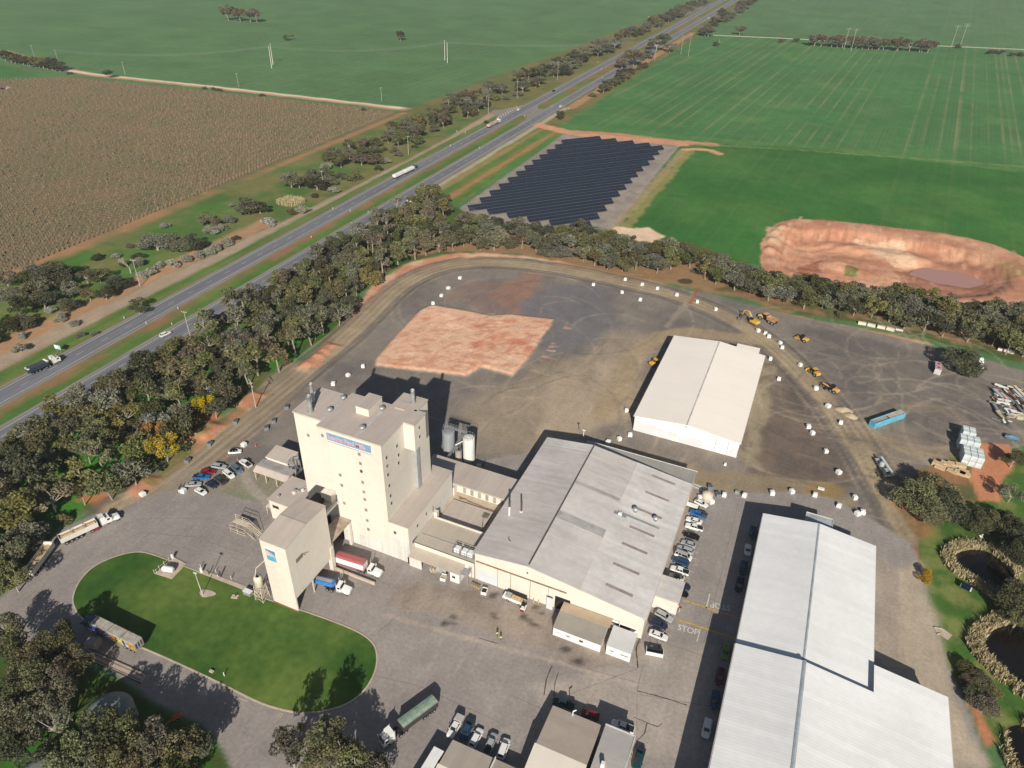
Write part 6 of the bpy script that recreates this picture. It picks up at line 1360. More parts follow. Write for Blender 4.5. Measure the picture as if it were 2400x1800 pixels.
for (c, r_, x, y) in ((0, 1, 1075, 1095), (0, 1, 1265, 1140), (0, 1, 1487, 1148), (0, 1, 1540, 1012), (1, 1, 478, 395), (1, 1, 815, 168), (1, 1, 970, 178), (1, 1, 665, 148), (1, 0, 1735, 1140), (1, 0, 1680, 1262), (1, 0, 1932, 1282), (1, 0, 1808, 1150), (2, 0, 345, 925), (2, 0, 110, 1010), (2, 0, 780, 678), (2, 0, 772, 600), (2, 0, 742, 542), (2, 0, 1490, 168), (2, 0, 490, 945)):
    x_, y_ = Q(c, r_, x, y); o = bpy.data.objects.new('guide_post', gpm); COL.objects.link(o); o.location = (x_, y_, 0); o.scale = (1.6, 1.6, 1.15); tag(o, 'short white guide post at the edge of the highway', 'guide post', 'white guide posts along the highway')

# ---------------------------------------------------------------- vehicles
def paint_mat(n, c, r=.25): return mat('paint_' + n, c, rough=r, var=.02, spec=.5)
PAINT = {'white': (.72, .72, .70), 'silver': (.34, .35, .36), 'grey': (.13, .14, .15), 'darkgrey': (.05, .055, .06), 'black': (.010, .010, .012), 'blue': (.02, .12, .32), 'red': (.22, .015, .02), 'maroon': (.10, .01, .015), 'navy': (.025, .03, .055), 'green': (.16, .24, .06), 'teal': (.01, .05, .055), 'darkblue': (.02, .06, .12), 'cream': (.66, .60, .48), 'steelblue': (.10, .15, .20)}
CG = mat('car_glass', (.012, .015, .018), rough=.06, var=.02, spec=.6)
LAMP = mat('lamp_lens', (.6, .6, .58), rough=.15); TAIL = mat('tail_lens', (.35, .02, .02), rough=.2); RIM = mat('wheel_rim', (.40, .41, .42), rough=.35, metal=.4)
WHL = {}
def wheel(par, x, y, r=.34, w=.22):
    k = (round(r, 2), round(w, 2))
    if k not in WHL: WHL[k] = (MB().tube((0, -w / 2, 0), (0, w / 2, 0), r, 14).mesh('wheel', BLACK), MB().tube((0, -w / 2 - .012, 0), (0, w / 2 + .012, 0), r * .58, 10).mesh('rim', RIM))
    o = bpy.data.objects.new('wheel', WHL[k][0]); COL.objects.link(o); o.parent = par; o.location = (x, y, r)
    q = bpy.data.objects.new('rim', WHL[k][1]); COL.objects.link(q); q.parent = o
def loft(mb, secs):
    """skin through cross sections (x, list of (y,z) on the left half, mirrored)"""
    rows = []
    for x, half in secs:
        rows.append([(x, y, z) for y, z in half] + [(x, -y, z) for y, z in half[::-1]])
    n = len(rows[0]); vs = [v for r_ in rows for v in r_]; fs = [(i * n + k, (i + 1) * n + k, (i + 1) * n + (k + 1) % n, i * n + (k + 1) % n) for i in range(len(rows) - 1) for k in range(n)]
    fs += [tuple(range(n)), tuple(range((len(rows) - 1) * n, len(rows) * n))[::-1]]
    return mb.add(vs, fs)
SHP = {  # length, width, bonnet z, roof z, x of: windscreen foot, roof front, roof rear, rear foot
 'sedan': (4.8, 1.84, .92, 1.45, 1.05, .35, -1.15, -1.85, 1.02), 'hatch': (4.3, 1.78, .95, 1.50, .95, .30, -1.35, -1.95, 1.0), 'wagon': (4.9, 1.86, .98, 1.55, 1.10, .45, -1.95, -2.3, 1.02),
 'suv': (4.8, 1.92, 1.08, 1.78, 1.15, .60, -1.95, -2.25, 1.12), 'van': (4.9, 1.94, 1.12, 1.95, 1.75, 1.1, -2.2, -2.38, 1.15), 'ute': (5.3, 1.88, 1.08, 1.78, 1.15, .60, -.75, -.95, 1.1)}
CARS = {}
def make_car(kind, col, roof=None, tray=None):
    L, Wd, zb, zr, xw, xf, xr, xb, zt = SHP[kind]; h = Wd / 2; t = thing({'ute': 'parked_ute', 'van': 'parked_van'}.get(kind, 'parked_car'), None, {'ute': 'ute', 'van': 'van'}.get(kind, 'car'))
    pm_ = paint_mat(col, PAINT[col]); F, R_ = L / 2, -L / 2; zr2 = zt if kind != 'ute' else .82
    def sec(x, w, z, lo=.30): return (x, [(w * .92, lo), (w, lo + .22), (w, z * .72), (w * .95, z - .05), (w * .80, z)])
    b = MB(); loft(b, [sec(F, h * .62, zb * .72, .36), sec(F - .18, h * .86, zb * .86), sec(F - .55, h * .98, zb * .94), sec(xw, h, zb), sec(xr if kind == 'ute' else -.3, h, zt), sec(xb if kind != 'ute' else -1.0, h, zr2 + (.0 if kind != 'ute' else 0)), sec(R_ + .25, h * .97, zr2 - .03), sec(R_, h * .84, zr2 * .86, .38)][::-1])
    b.build('body', pm_, t, smooth=False)
    c = MB(); g = h * .80; gt = h * .66; z0, z1 = zb - .03, zr
    loft(c, [(xb, [(g * .96, z0), (g * .95, z0 + .02)]), (xr, [(g, z0), (gt, z1 - .06)]), (xf, [(g, z0), (gt, z1 - .05)]), (xw, [(g * .96, z0), (g * .95, z0 + .02)])])
    c.build('window', CG, t)
    rf = MB(); loft(rf, [(xr - .02, [(gt + .03, z1 - .07), (gt - .06, z1 - .01)]), (xf + .04, [(gt + .03, z1 - .06), (gt - .06, z1)])]); rf.build('roof', paint_mat(roof, PAINT[roof]) if roof else pm_, t)
    pl = MB()
    for s in (1, -1):
        for x in ((xf + xr) / 2 + .05,) + ((xr + .75,) if kind in ('wagon', 'suv', 'van') else ()): pl.tube((x, s * (g + .01), z0), (x, s * (gt + .02), z1 - .05), .045, 4)
        pl.tube((xw, s * g * .95, z0), (xf, s * (gt + .02), z1 - .05), .05, 4); pl.tube((xb, s * g * .95, z0), (xr, s * (gt + .02), z1 - .06), .06, 4)
    pl.build('pillars', pm_, t, kind='stuff')
    if kind == 'ute':
        tr_ = MB().box(R_ + .12, -1.02, -h * .84, h * .84, zr2 - .25, zr2 - .02); tm = {None: BLACK, 'canopy': paint_mat('black', PAINT['black']), 'box': paint_mat('silver', PAINT['silver'])}
        MB().box(R_ + .02, -1.0, h * .82, h * .96, .6, 1.1).box(R_ + .02, -1.0, -h * .96, -h * .82, .6, 1.1).box(R_ + .0, R_ + .12, -h * .9, h * .9, .6, 1.1).build('tray_side', pm_, t)
        if tray == 'box': MB().bbox(R_ - .1, -1.05, -h, h, .85, 1.85, .08).build('tray_box', mat('pale_grey_canvas', (.42, .41, .39)), t)
        elif tray == 'canopy': MB().bbox(R_ + .05, -1.0, -h * .92, h * .92, 1.0, 1.72, .12).build('canopy', paint_mat('darkgrey', PAINT['darkgrey']), t)
        else: tr_.bbox(R_ + .1, -1.02, -h * .84, h * .84, zr2 - .0, 1.14).build('tray_cover', mat('black_tray', (.03, .03, .032), rough=.5) if tray != 'open' else DARK, t)
    for s in (1, -1):
        MB().bbox(F - .14, F - .0, s * h * .62 - .16, s * h * .62 + .16, zb * .56, zb * .74, .02).build('headlight', LAMP, t)
        MB().bbox(R_ - .02, R_ + .10, s * h * .72 - .12, s * h * .72 + .12, .62, .86, .02).build('tail_light', TAIL, t)
        MB().bbox(xw - .25, xw - .05, s * (h + .08) - .1, s * (h + .08) + .1, zb, zb + .14, .03).build('mirror', pm_, t)
        for x in (F - .92, R_ + .95): wheel(t, x, s * (h - .13), .33 if kind not in ('suv', 'ute') else .39)
    return t
def car(kind, col, a, b, lab, group='cars parked in the mill yard', roof=None, tray=None, name=None, z=0.7):
    """a = surveyed tail, b = surveyed nose"""
    key = (kind, col, roof, tray); x, y = (a[0] + b[0]) / 2, (a[1] + b[1]) / 2; rz = math.atan2(b[1] - a[1], b[0] - a[0])
    if key not in CARS:
        t = make_car(*key); CARS[key] = t; freeze(t)
        for c in list(KIDS[t.name]): pass
        t.location = (x, y, 0); t.rotation_euler = (0, 0, rz); t['label'] = lab; t['group'] = group
    else: t = cp_tree(CARS[key], (x, y, 0), rz, lab, group)
    if name: t.name = name
    return t
def cp_tree(root, loc, rz, lab, group):
    def cp(o, par):
        c = o.copy(); COL.objects.link(c)
        if par: c.parent = par
        for ch in CH.get(o.name, ()): cp(ch, c)
        return c
    CH = {}
    for o in freeze(root): 
        for k in KIDS[root.name][o]: CH.setdefault(o.name, []).append(k)
    for o in [k for v in list(CH.values()) for k in v]:
        if o.name not in CH and o.name.startswith('wheel'): CH[o.name] = [q for q in o.children]
    r_ = cp(root, None); r_.location = loc; r_.rotation_euler = (0, 0, rz); r_['label'] = lab
    if group: r_['group'] = group
    return r_
k1 = lambda x, y: K(400, 1030, 300, x, y, .7); k2 = lambda x, y: K(1540, 1120, 240, x, y, .7); k3 = lambda x, y: K(1500, 1280, 300, x, y, .7); k4 = lambda x, y: K(1000, 1600, 520, x, y, .7); q23 = lambda x, y: Q(2, 3, x, y, .7)
G1 = 'cars parked west of the mill tower'
car('hatch', 'white', k1(975, 215), k1(1245, 195), 'white hatchback with dark roof parked apart beyond the others', G1, roof='black')
car('wagon', 'silver', k1(700, 440), k1(975, 480), 'silver station wagon nearest the dark red car', G1)
car('sedan', 'red', k1(510, 535), k1(790, 560), 'dark red sedan between the silver wagon and blue ute', G1)
car('ute', 'blue', k1(365, 640), k1(705, 650), 'bright blue ute beside the dark red sedan', G1)
car('sedan', 'silver', k1(260, 780), k1(530, 760), 'silver sedan at the driveway end of the parked group', G1)
car('hatch', 'white', k1(415, 835), k1(630, 955), 'white hatchback closest to the open driveway', G1)
car('hatch', 'navy', k1(600, 730), k1(810, 830), 'near black hatchback between grey ute and white hatchback', G1)
car('ute', 'darkgrey', k1(955, 770), k1(750, 625), 'dark grey ute between white wagon and near black hatchback', G1)
car('wagon', 'white', k1(920, 525), k1(1095, 665), 'white wagon between dark grey ute and grey four-wheel drive', G1)
car('suv', 'steelblue', k1(1060, 430), k1(1235, 590), 'blue-grey four-wheel drive beside the white ute', G1)
car('ute', 'white', k1(1385, 470), k1(1200, 350), 'white ute nearest the long awning', G1)
G2 = 'cars parked along the grey shed wall'
car('hatch', 'white', k2(840, 490), k2(1070, 605), 'white hatchback beside the big cream tank', G2)
car('ute', 'blue', k2(1085, 850), k2(700, 715), 'blue ute with black canopy by the trailer', G2, tray='canopy')
car('sedan', 'white', k2(985, 975), k2(615, 860), 'white sedan between blue ute and white ute', G2)
car('ute', 'white', k2(995, 1110), k2(610, 1010), 'white ute with dark tray cover by the gap', G2)
car('sedan', 'black', k2(900, 1300), k2(575, 1190), 'black sedan next to a silver hatchback', G2)
car('hatch', 'silver', k2(850, 1480), k2(505, 1365), 'silver hatchback beside the black sedan', G2)
car('wagon', 'silver', k2(775, 1600), k2(450, 1490), 'grey-silver wagon third from the black sedan', G2)
car('van', 'white', k3(595, 105), k3(910, 230), 'silver-white van with two dark roof gaps', G2, roof='silver')
car('suv', 'darkblue', k3(855, 320), k3(555, 210), 'dark wagon between the white van and white ute', G2)
car('ute', 'white', k3(855, 475), k3(520, 365), 'white ute with open black tray near the side annex', G2, tray='open')
car('hatch', 'cream', k3(765, 570), k3(500, 490), 'white and grey hatchback against the side annex wall', G2, roof='grey')
car('sedan', 'navy', k3(620, 640), k3(825, 710), 'dark sedan half under the side annex roof', G2)
car('hatch', 'black', k3(600, 770), k3(800, 840), 'black car half under the side annex, nearer the yellow line', G2)
G3 = 'cars parked between annex and drain line'
car('wagon', 'silver', k3(265, 1120), k3(570, 1290), 'silver wagon tight against the annex front', G3)
car('suv', 'navy', k3(185, 1290), k3(455, 1400), 'dark blue car between silver wagon and white sedan', G3)
car('sedan', 'white', k3(155, 1475), k3(485, 1600), 'white sedan by the concrete drain pad', G3)
G4 = 'cars parked in the shade of the silver warehouse'
car('ute', 'darkblue', k2(2085, 1075), k2(2055, 1310), 'dark blue ute, farthest in the warehouse shade', G4)
car('hatch', 'white', k3(1875, -70), k3(1855, 195), 'white hatchback glowing blue in the shade, far part', G4)
car('wagon', 'teal', k3(1810, 255), k3(1765, 500), 'dark green wagon in the warehouse shade', G4)
car('ute', 'black', k3(1745, 560), k3(1695, 775), 'black ute in the warehouse shade', G4)
car('sedan', 'green', q23(1860, 575), q23(1832, 725), 'lime green sedan in the warehouse shade', G4)
car('wagon', 'maroon', q23(1815, 790), q23(1780, 945), 'maroon wagon in the warehouse shade', G4)
car('wagon', 'darkblue', q23(1770, 985), q23(1740, 1150), 'dark teal wagon in the warehouse shade', G4)
car('wagon', 'white', q23(1705, 1225), q23(1665, 1405), 'pale wagon standing nearest in the warehouse shade', G4)
G5 = 'cars parked among the near workshops'
car('ute', 'teal', k4(1460, 225), k4(1265, 180), 'dark teal ute behind the tan workshop', G5)
car('hatch', 'red', k4(1725, 345), k4(1535, 285), 'red hatchback behind the tan workshop', G5)
car('ute', 'white', k4(2070, 480), k4(1840, 395), 'white ute in shade behind the corrugated bay', G5)
car('ute', 'white', k4(340, 345), k4(225, 545), 'white ute with pale square canvas box', G5, tray='box')
car('ute', 'darkblue', k4(440, 400), k4(360, 545), 'dark ute deep in shade beside the white boxed ute', G5)
car('wagon', 'white', k4(455, 620), k4(530, 480), 'white wagon partly under the sand workshop eave', G5)
car('ute', 'silver', k4(610, 670), k4(665, 550), 'small silver ute with dark tray', G5)
car('suv', 'white', k4(735, 745), k4(800, 570), 'white four-wheel drive with slatted roof rack', G5)
r0 = bpy.data.objects.get(CARS[('suv', 'white', None, None)].name)
car('ute', 'teal', k4(2140, 680), k4(2090, 845), 'dark ute beside the corrugated bay at the bottom edge', G5)
GH = 'vehicles driving on the highway'
car('wagon', 'white', Q(0, 1, 1385, 1245, .7), Q(0, 1, 1472, 1205, .7), 'white wagon driving on the near carriageway', GH)
car('suv', 'steelblue', Q(0, 1, 2160, 840, .7), Q(1, 1, 28, 795, .7), 'grey four-wheel drive driving past the woodland', GH)
car('sedan', 'black', Q(2, 0, 345, 790, .7), Q(2, 0, 378, 776, .7), 'small dark car far off on the left carriageway', GH)
car('hatch', 'white', Q(2, 0, 405, 925, .7), Q(2, 0, 438, 908, .7), 'small white car far off near the dark roadside tree', GH)
car('ute', 'cream', Q(2, 0, 38, 960, .7), Q(2, 0, 78, 932, .7), 'cream ute with tray box turning off the highway', GH, tray='box')
car('van', 'white', Q(2, 0, 1685, 165, .7), Q(2, 0, 1712, 148, .7), 'white van far away on the highway', GH)
car('sedan', 'darkgrey', Q(2, 0, 1738, 150, .7), Q(2, 0, 1760, 135, .7), 'dark car far away behind the white van', GH)
car('hatch', 'silver', Q(2, 0, 1895, 40, .7), Q(2, 0, 1915, 25, .7), 'tiny pale car at the top of the highway', GH)
car('sedan', 'darkblue', Q(2, 0, 1808, 18, .7), Q(2, 0, 1835, 2, .7), 'tiny dark car on the far left carriageway', GH)
car('suv', 'white', Q(0, 0, 50, 765, .7), Q(0, 0, 100, 750, .7), 'pale four-wheel drive at the vineyard corner', 'vehicles at the vineyard corner'); car('suv', 'navy', Q(0, 0, 0, 772, .7), Q(0, 0, 38, 764, .7), 'dark vehicle at the vineyard corner by the frame edge', 'vehicles at the vineyard corner')

# ---- trucks
def prime_mover(par, x0, col='white', bonnet=True, sleeper=True):
    """cab with its nose towards +x, front bumper at x0; returns where the body ends"""
    P_ = paint_mat(col, PAINT[col]) if isinstance(col, str) else col; h = 1.22
    if bonnet:
        b = MB(); loft(b, [(x0 - 4.0, [(h * .8, .75), (h * .8, 1.9), (h * .62, 2.0)]), (x0 - 2.2, [(h * .82, .75), (h * .8, 1.85), (h * .6, 1.98)]), (x0 - .3, [(h * .72, .6), (h * .70, 1.55), (h * .5, 1.68)]), (x0 - .1, [(h * .62, .6), (h * .60, 1.4), (h * .42, 1.5)])]); b.build('bonnet', P_, par)
        xc = x0 - 2.3
        for s in (1, -1): MB().bbox(x0 - 1.7, x0 - .25, s * 1.0 - .22, s * 1.0 + .22, .7, 1.25, .15).build('mudguard', P_, par)
    else: xc = x0 - .05
    MB().profy([(xc, .8), (xc, 1.75), (xc - .45, 2.75), (xc - 1.5, 2.8), (xc - 1.5, .8)], -h * .92, h * .92).build('cab', P_, par)
    MB().profy([(xc + .03, 1.8), (xc - .38, 2.62), (xc - .46, 2.62), (xc - .1, 1.8)], -h * .8, h * .8).build('windscreen', CG, par)
    for s in (1, -1): MB().box(xc - 1.25, xc - .5, s * h * .93 - .03, s * h * .93 + .03, 1.8, 2.45).build('side_window', CG, par)
    xe = xc - 1.5
    if sleeper:
        MB().profy([(xe, .9), (xe, 3.0), (xe - .15, 3.45), (xe - 1.4, 3.6), (xe - 1.4, .9)], -h * .93, h * .93).build('sleeper', P_, par); xe -= 1.4
    for s in (1, -1): MB().tube((xe - .12, s * 1.05, 1.0), (xe - .12, s * 1.05, 3.9), .10, 8).build('exhaust_stack', STEEL, par)
    MB().box(xe - 4.0, x0 - .6, -.45, .45, .55, .95).build('chassis', BLACK, par)
    for s in (1, -1): MB().tube((xe - .1, s * 1.0, .75), (xe + 1.3, s * 1.0, .75), .32, 10).build('fuel_tank', STEEL, par)
    for s in (1, -1):
        wheel(par, x0 - 1.0, s * 1.02, .52, .32)
        for q in (2.1, 3.4): wheel(par, xe - q + .6, s * .98, .52, .5)
        MB().box(xc - .25, xc - .1, s * 1.45 - .12, s * 1.45 + .12, 1.9, 2.6).build('mirror', P_, par); MB().bbox(x0 - .3, x0 - .12, s * .72 - .18, s * .72 + .18, 1.0, 1.25, .03).build('headlight', LAMP, par)
    MB().box(x0 - .2, x0 + .02, -1.15, 1.15, .45, .8).build('bumper', STEEL, par)
    return xe
GRAIN = mat('grain_load', (.56, .40, .22), var=.15, scale=1.2)
def tipper(par, x1, L, wallm, fill=None, cover=None, h=2.9, bars=2, axles=3, cap=None, skirt=None):
    """open-topped trailer whose front is at x1"""
    x0 = x1 - L; w = 1.25; b = MB().box(x0, x1, w - .08, w, 1.25, h).box(x0, x1, -w, -w + .08, 1.25, h).box(x1 - .1, x1, -w + .08, w - .08, 1.25, h).box(x0, x0 + .1, -w + .08, w - .08, 1.25, h).box(x0 + .1, x1 - .1, -w + .08, w - .08, 1.25, 1.35); b.build('tub', wallm, par)
    if fill: MB().profx([(-w + .08, h - .65), (0, h - .25), (w - .08, h - .65), (w - .08, h - .8), (-w + .08, h - .8)], x0 + .4, x1 - .4).build('load', fill, par)
    if cover: MB().profx([(-w - .03, h - .02), (-.5, h + .16), (.5, h + .16), (w + .03, h - .02), (w + .03, h - .12), (-w - .03, h - .12)], x0, x1).build('tarpaulin', cover, par)
    if cap: MB().bbox(x1 - .7, x1 + .05, -w, w, h - .5, h + .35, .2).build('headboard', cap, par); MB().bbox(x0 - .05, x0 + .6, -w, w, h - .3, h + .12, .12).build('tail_hood', cap, par)
    for k in range(bars): q = x0 + L * (k + 1) / (bars + 1); MB().box(q - .07, q + .07, -w, w, h, h + .1).build('cross_bar', STEEL, par)
    MB().box(x0, x1 - .2, -.5, .5, .85, 1.24).build('chassis', BLACK if not skirt else skirt, par)
    for k in range(axles):
        for s in (1, -1): wheel(par, x0 + 1.2 + k * 1.3, s * .98, .50, .5)
    return x0
GT = 'trucks at the mill'
def place(t, nose, tail, L):
    """nose and tail surveyed; local +x forwards with the nose at x=L/2"""
    t.location = ((nose[0] + tail[0]) / 2, (nose[1] + tail[1]) / 2, 0); t.rotation_euler = (0, 0, math.atan2(nose[1] - tail[1], nose[0] - tail[0]))
TUBW = mat('tub_white', (.62, .60, .55), rough=.4, var=.06)
n_, tl = Q(0, 2, 1030, 1125, 1.2), Q(0, 2, 520, 1360, 1.2); t = thing('grain_truck', 'white truck with open tipper tub of grain parked nose to the carpark', 'truck', group=GT); place(t, n_, tl, 18)
L = math.dist(n_, tl); xe = prime_mover(t, L / 2); tipper(t, xe - .9, L / 2 + xe - .9, TUBW, GRAIN, bars=2, axles=4)
for s in (1, -1): MB().bbox(xe - 2.6, xe - .6, s * 1.1 - .2, s * 1.1 + .2, .5, 1.0, .1).build('mudguard', paint_mat('red', PAINT['red']), t)
n_, tl = Q(0, 2, 440, 1400, 1.2), Q(0, 2, 250, 1659, 1.2); t = thing('grain_trailer', 'second tipper trailer with open grain tub coupled behind the white grain truck', 'trailer', group=GT); place(t, n_, tl, 12)
L = math.dist(n_, tl); tipper(t, L / 2, L, TUBW, GRAIN, bars=2, axles=4, cap=TUBW); MB().box(L / 2, L / 2 + 2.6, -.1, .1, .8, 1.0).build('drawbar', BLACK, t)
kb2 = lambda x, y, z=1.0: K(560, 1100, 420, x, y, z)
n_, tl = kb2(1765, 1290), kb2(1225, 1120); t = thing('livestock_feed_truck', 'truck with red roofed white body and white cab in the covered bay', 'truck', group=GT); place(t, n_, tl, 12)
L = math.dist(n_, tl); xe = prime_mover(t, L / 2, sleeper=False); RD = paint_mat('pinkred', (.34, .09, .095), .5)
MB().bbox(-L / 2, xe - 1.2, -1.25, 1.25, 1.5, 3.5, .1).build('body_box', WHITE, t); MB().profx([(-1.3, 3.5), (-.7, 3.85), (.7, 3.85), (1.3, 3.5)], -L / 2 - .05, xe - 1.15).build('roof_cover', RD, t); MB().box(-L / 2, xe - 1, -1.2, 1.2, 1.0, 1.45).build('side_skirt', RD, t)
n_, tl = kb2(1390, 1500), kb2(935, 1390); t = thing('tanker_truck', 'white bonneted truck with blue tank body under the load-out tower', 'truck', group=GT); place(t, n_, tl, 11)
L = math.dist(n_, tl); xe = prime_mover(t, L / 2, sleeper=False); TB = paint_mat('tankblue', (.04, .16, .42), .3)
m_ = MB(); loft(m_, [(-L / 2 - 1, [(.7, 1.4), (1.2, 2.1), (.8, 2.9)]), (xe - 1.3, [(.75, 1.4), (1.25, 2.1), (.8, 2.95)]), (xe - .7, [(.3, 1.8), (.5, 2.1), (.3, 2.5)])]); m_.build('tank', TB, t); MB().box(-L / 2 - .8, xe - 1.6, -.45, .45, 2.93, 3.02).build('catwalk', mat('grey_walk', (.35, .33, .30)), t)
kt = lambda x, y, z=2.0: K(160, 1420, 300, x, y, z)
n_, tl = kt(300, 230, 2), kt(1230, 690, 2); t = thing('mural_trailer_truck', 'truck with bright mural sided trailer parked on the weighbridge lane', 'truck', group=GT); place(t, n_, tl, 16); L = math.dist(n_, tl)
xe = prime_mover(t, L / 2, 'darkblue', bonnet=False); x0 = -L / 2; h = 3.9
VT = mat('van_top', (.42, .38, .33), var=.15, scale=.8); tb = MB().bbox(x0, xe - .5, -1.25, 1.25, 1.2, h, .06).build('trailer_body', VT, t)
segs = [((.03, .08, .30), 0), ((.10, .10, .42), .12), ((.32, .22, .50), .2), ((.10, .22, .50), .3), ((.45, .16, .10), .42), ((.62, .25, .04), .5), ((.05, .05, .05), .56), ((.66, .60, .10), .6), ((.72, .66, .2), .67), ((.05, .06, .10), .73), ((.60, .62, .66), .78), ((.62, .30, .05), .84), ((.66, .36, .06), .93)]
Lb = xe - .5 - x0; 
for k, (c, f) in enumerate(segs):
    f2 = segs[k + 1][1] if k + 1 < len(segs) else 1
    MB().box(xe - .5 - f2 * Lb + .02, xe - .5 - f * Lb - .02, 1.25, 1.28, 1.5, h - .5).build('mural_panel', mat(f'mural_{k}', c, rough=.5, var=.35, scale=1.6), tb)
MB().box(x0 - .03, x0, -1.1, 1.1, 1.4, h - .2).build('rear_door', mat('aluminium', (.50, .49, .46), rough=.4), tb)
for q in (-.72, 0, .72): MB().box(x0 - .05, x0 - .03, q - .22, q + .22, 1.7, h - .4).build('door_panel', mat('dark_slot', (.08, .08, .08)), tb)
for k in range(3):
    for s in (1, -1): wheel(t, x0 + 1.3 + k * 1.3, s * .98, .5, .5)
for q in (.3, .6): MB().box(x0 + Lb * q, x0 + Lb * q + .1, -1.25, 1.25, h, h + .05).build('roof_seam', BLACK, t)
kg = lambda x, y, z=1.5: K(860, 1580, 300, x, y, z)
n_, tl = kg(240, 1180), kg(1180, 480, 1.5); t = thing('covered_tipper_truck', 'truck with pale green tarpaulin over a dark tub parked in tree shade', 'truck', group=GT); place(t, n_, tl, 18); L = math.dist(n_, tl)
xe = prime_mover(t, L / 2, 'white', bonnet=False); tipper(t, xe - 2.2, L / 2 + xe - 2.2, mat('dark_tub', (.05, .045, .05), rough=.4), None, mat('green_tarpaulin', (.30, .34, .27), rough=.6, var=.12, scale=.7, col2=(.14, .24, .19)), h=3.1, bars=0, axles=3)
n_, tl = K(1000, 1600, 520, 110, 715, 2), K(1000, 1600, 520, -20, 930, 2); t = thing('box_truck', 'white topped truck with red side beside the sand workshop, cut by the frame', 'truck', group=GT); place(t, n_, tl, 8); L = math.dist(n_, tl) + 2
MB().bbox(-L / 2 - 3, L / 2 - .4, -1.2, 1.2, 1.0, 3.5, .1).build('body_box', WHITE, t); MB().box(-L / 2 - 3, L / 2 - .5, -1.24, -1.2, 1.2, 3.0).build('side_panel', paint_mat('red', PAINT['red']), t)
for q in (-2, 2):
    for s in (1, -1): wheel(t, q, s * 1, .45, .3)
# highway trucks
n_, tl = Q(0, 1, 512, 1440, 1.2), Q(0, 1, 240, 1560, 1.2); t = thing('tipper_truck', 'white truck with dark tipper trailer driving up the highway', 'truck', group=GH); place(t, n_, tl, 17); L = math.dist(n_, tl)
xe = prime_mover(t, L / 2, 'white', bonnet=False, sleeper=True); tipper(t, xe - 1.6, L / 2 + xe - 1.6, mat('dark_blue_tub', (.035, .05, .075), rough=.4), None, mat('dark_tarp', (.06, .07, .085), rough=.6), h=2.9, bars=0, axles=3, cap=WHITE)
n_, tl = Q(1, 0, 1385, 1445, 1.2), Q(1, 0, 1192, 1535, 1.2); t = thing('tanker_road_train', 'dark green truck towing two white barrel trailers on the highway', 'truck', group=GH); place(t, n_, tl, 24); L = math.dist(n_, tl)
xe = prime_mover(t, L / 2, 'teal', bonnet=False); half = (L / 2 + xe - 1.0) / 2
for k in range(2):
    a = xe - 1.0 - k * (half + .3); m_ = MB(); loft(m_, [(a - half + .5, [(.7, 1.3), (1.25, 1.5), (1.25, 2.9), (.8, 3.2)]), (a, [(.7, 1.3), (1.25, 1.5), (1.25, 2.9), (.8, 3.2)])]); m_.build('trailer_body', WHITE, t)
    for q in range(3):
        for s in (1, -1): wheel(t, a - half + 1.4 + q * 1.2, s * .98, .5, .5)
n_, tl = Q(1, 0, 2105, 1045, 1.2), Q(1, 0, 2005, 1095, 1.2); t = thing('hopper_truck', 'white cabbed truck with pinkish load body slowing at the crossover', 'truck', group=GH); place(t, n_, tl, 14); L = math.dist(n_, tl)
xe = prime_mover(t, L / 2, 'white', bonnet=False); tipper(t, xe - 1, L / 2 + xe - 1, mat('pink_body', (.50, .34, .32), var=.1), None, mat('pink_tarp', (.56, .40, .36)), h=2.9, bars=0, axles=3)

# ---- earth-moving machines
YM = paint_mat('machine_yellow', (.62, .36, .05), .4); YO = paint_mat('machine_amber', (.58, .34, .12), .45); TRACK = mat('track_steel', (.16, .09, .06), var=.2)
km = lambda x, y, z=0: K(1700, 700, 300, x, y, z)
p = km(490, 400, 1); t = thing('excavator', 'yellow tracked excavator with boom curled towards the trees', 'excavator', (*p, 0), 0); q_ = km(200, 240, 1); t.rotation_euler = (0, 0, math.atan2(q_[1] - p[1], q_[0] - p[0]))
for s in (1, -1): MB().profy([(-2.2, .45), (-1.8, 0), (1.8, 0), (2.2, .45), (1.8, .9), (-1.8, .9)], s * 1.2 - .3, s * 1.2 + .3).build('track', TRACK, t)
MB().bbox(-2.4, 1.3, -1.3, 1.3, 1.0, 2.1, .25).build('house', YM, t); MB().bbox(.1, 1.5, .25, 1.2, 1.6, 3.0, .12).build('cab', CG, t); MB().bbox(-2.5, -1.5, -1.25, 1.25, .95, 2.0, .2).build('counterweight', YM, t)
MB().tube((1.0, -.3, 1.8), (3.6, -.3, 4.4), .3, 6, .32).tube((3.6, -.3, 4.4), (6.2, -.3, 4.0), .32, 6, .2).build('boom', YM, t); MB().tube((6.2, -.3, 4.1), (7.0, -.3, 1.4), .22, 6, .16).build('stick', YM, t)
MB().tube((1.8, -.3, 1.5), (3.8, -.3, 3.6), .1, 6).build('ram', STEEL, t); MB().profy([(6.4, 1.4), (7.6, 1.3), (7.7, .3), (6.9, 0), (6.3, .5)], -1.0, .4).build('bucket', TRACK, t)
p = km(735, 360, 1); q_ = km(560, 275, 1); t = thing('dump_truck', 'yellow articulated dump truck beside the excavator', 'dump truck', (*p, 0), math.atan2(q_[1] - p[1], q_[0] - p[0]))
MB().bbox(2.0, 4.6, -1.2, 1.2, 1.0, 2.1, .3).build('bonnet', YO, t); MB().bbox(.6, 2.2, -1.1, 1.1, 1.2, 3.3, .1).build('cab', CG, t); MB().bbox(.5, 2.3, -1.2, 1.2, 3.3, 3.42, .04).build('cab_roof', YO, t); MB().box(-4, .5, -.5, .5, .9, 1.3).build('chassis', BLACK, t)
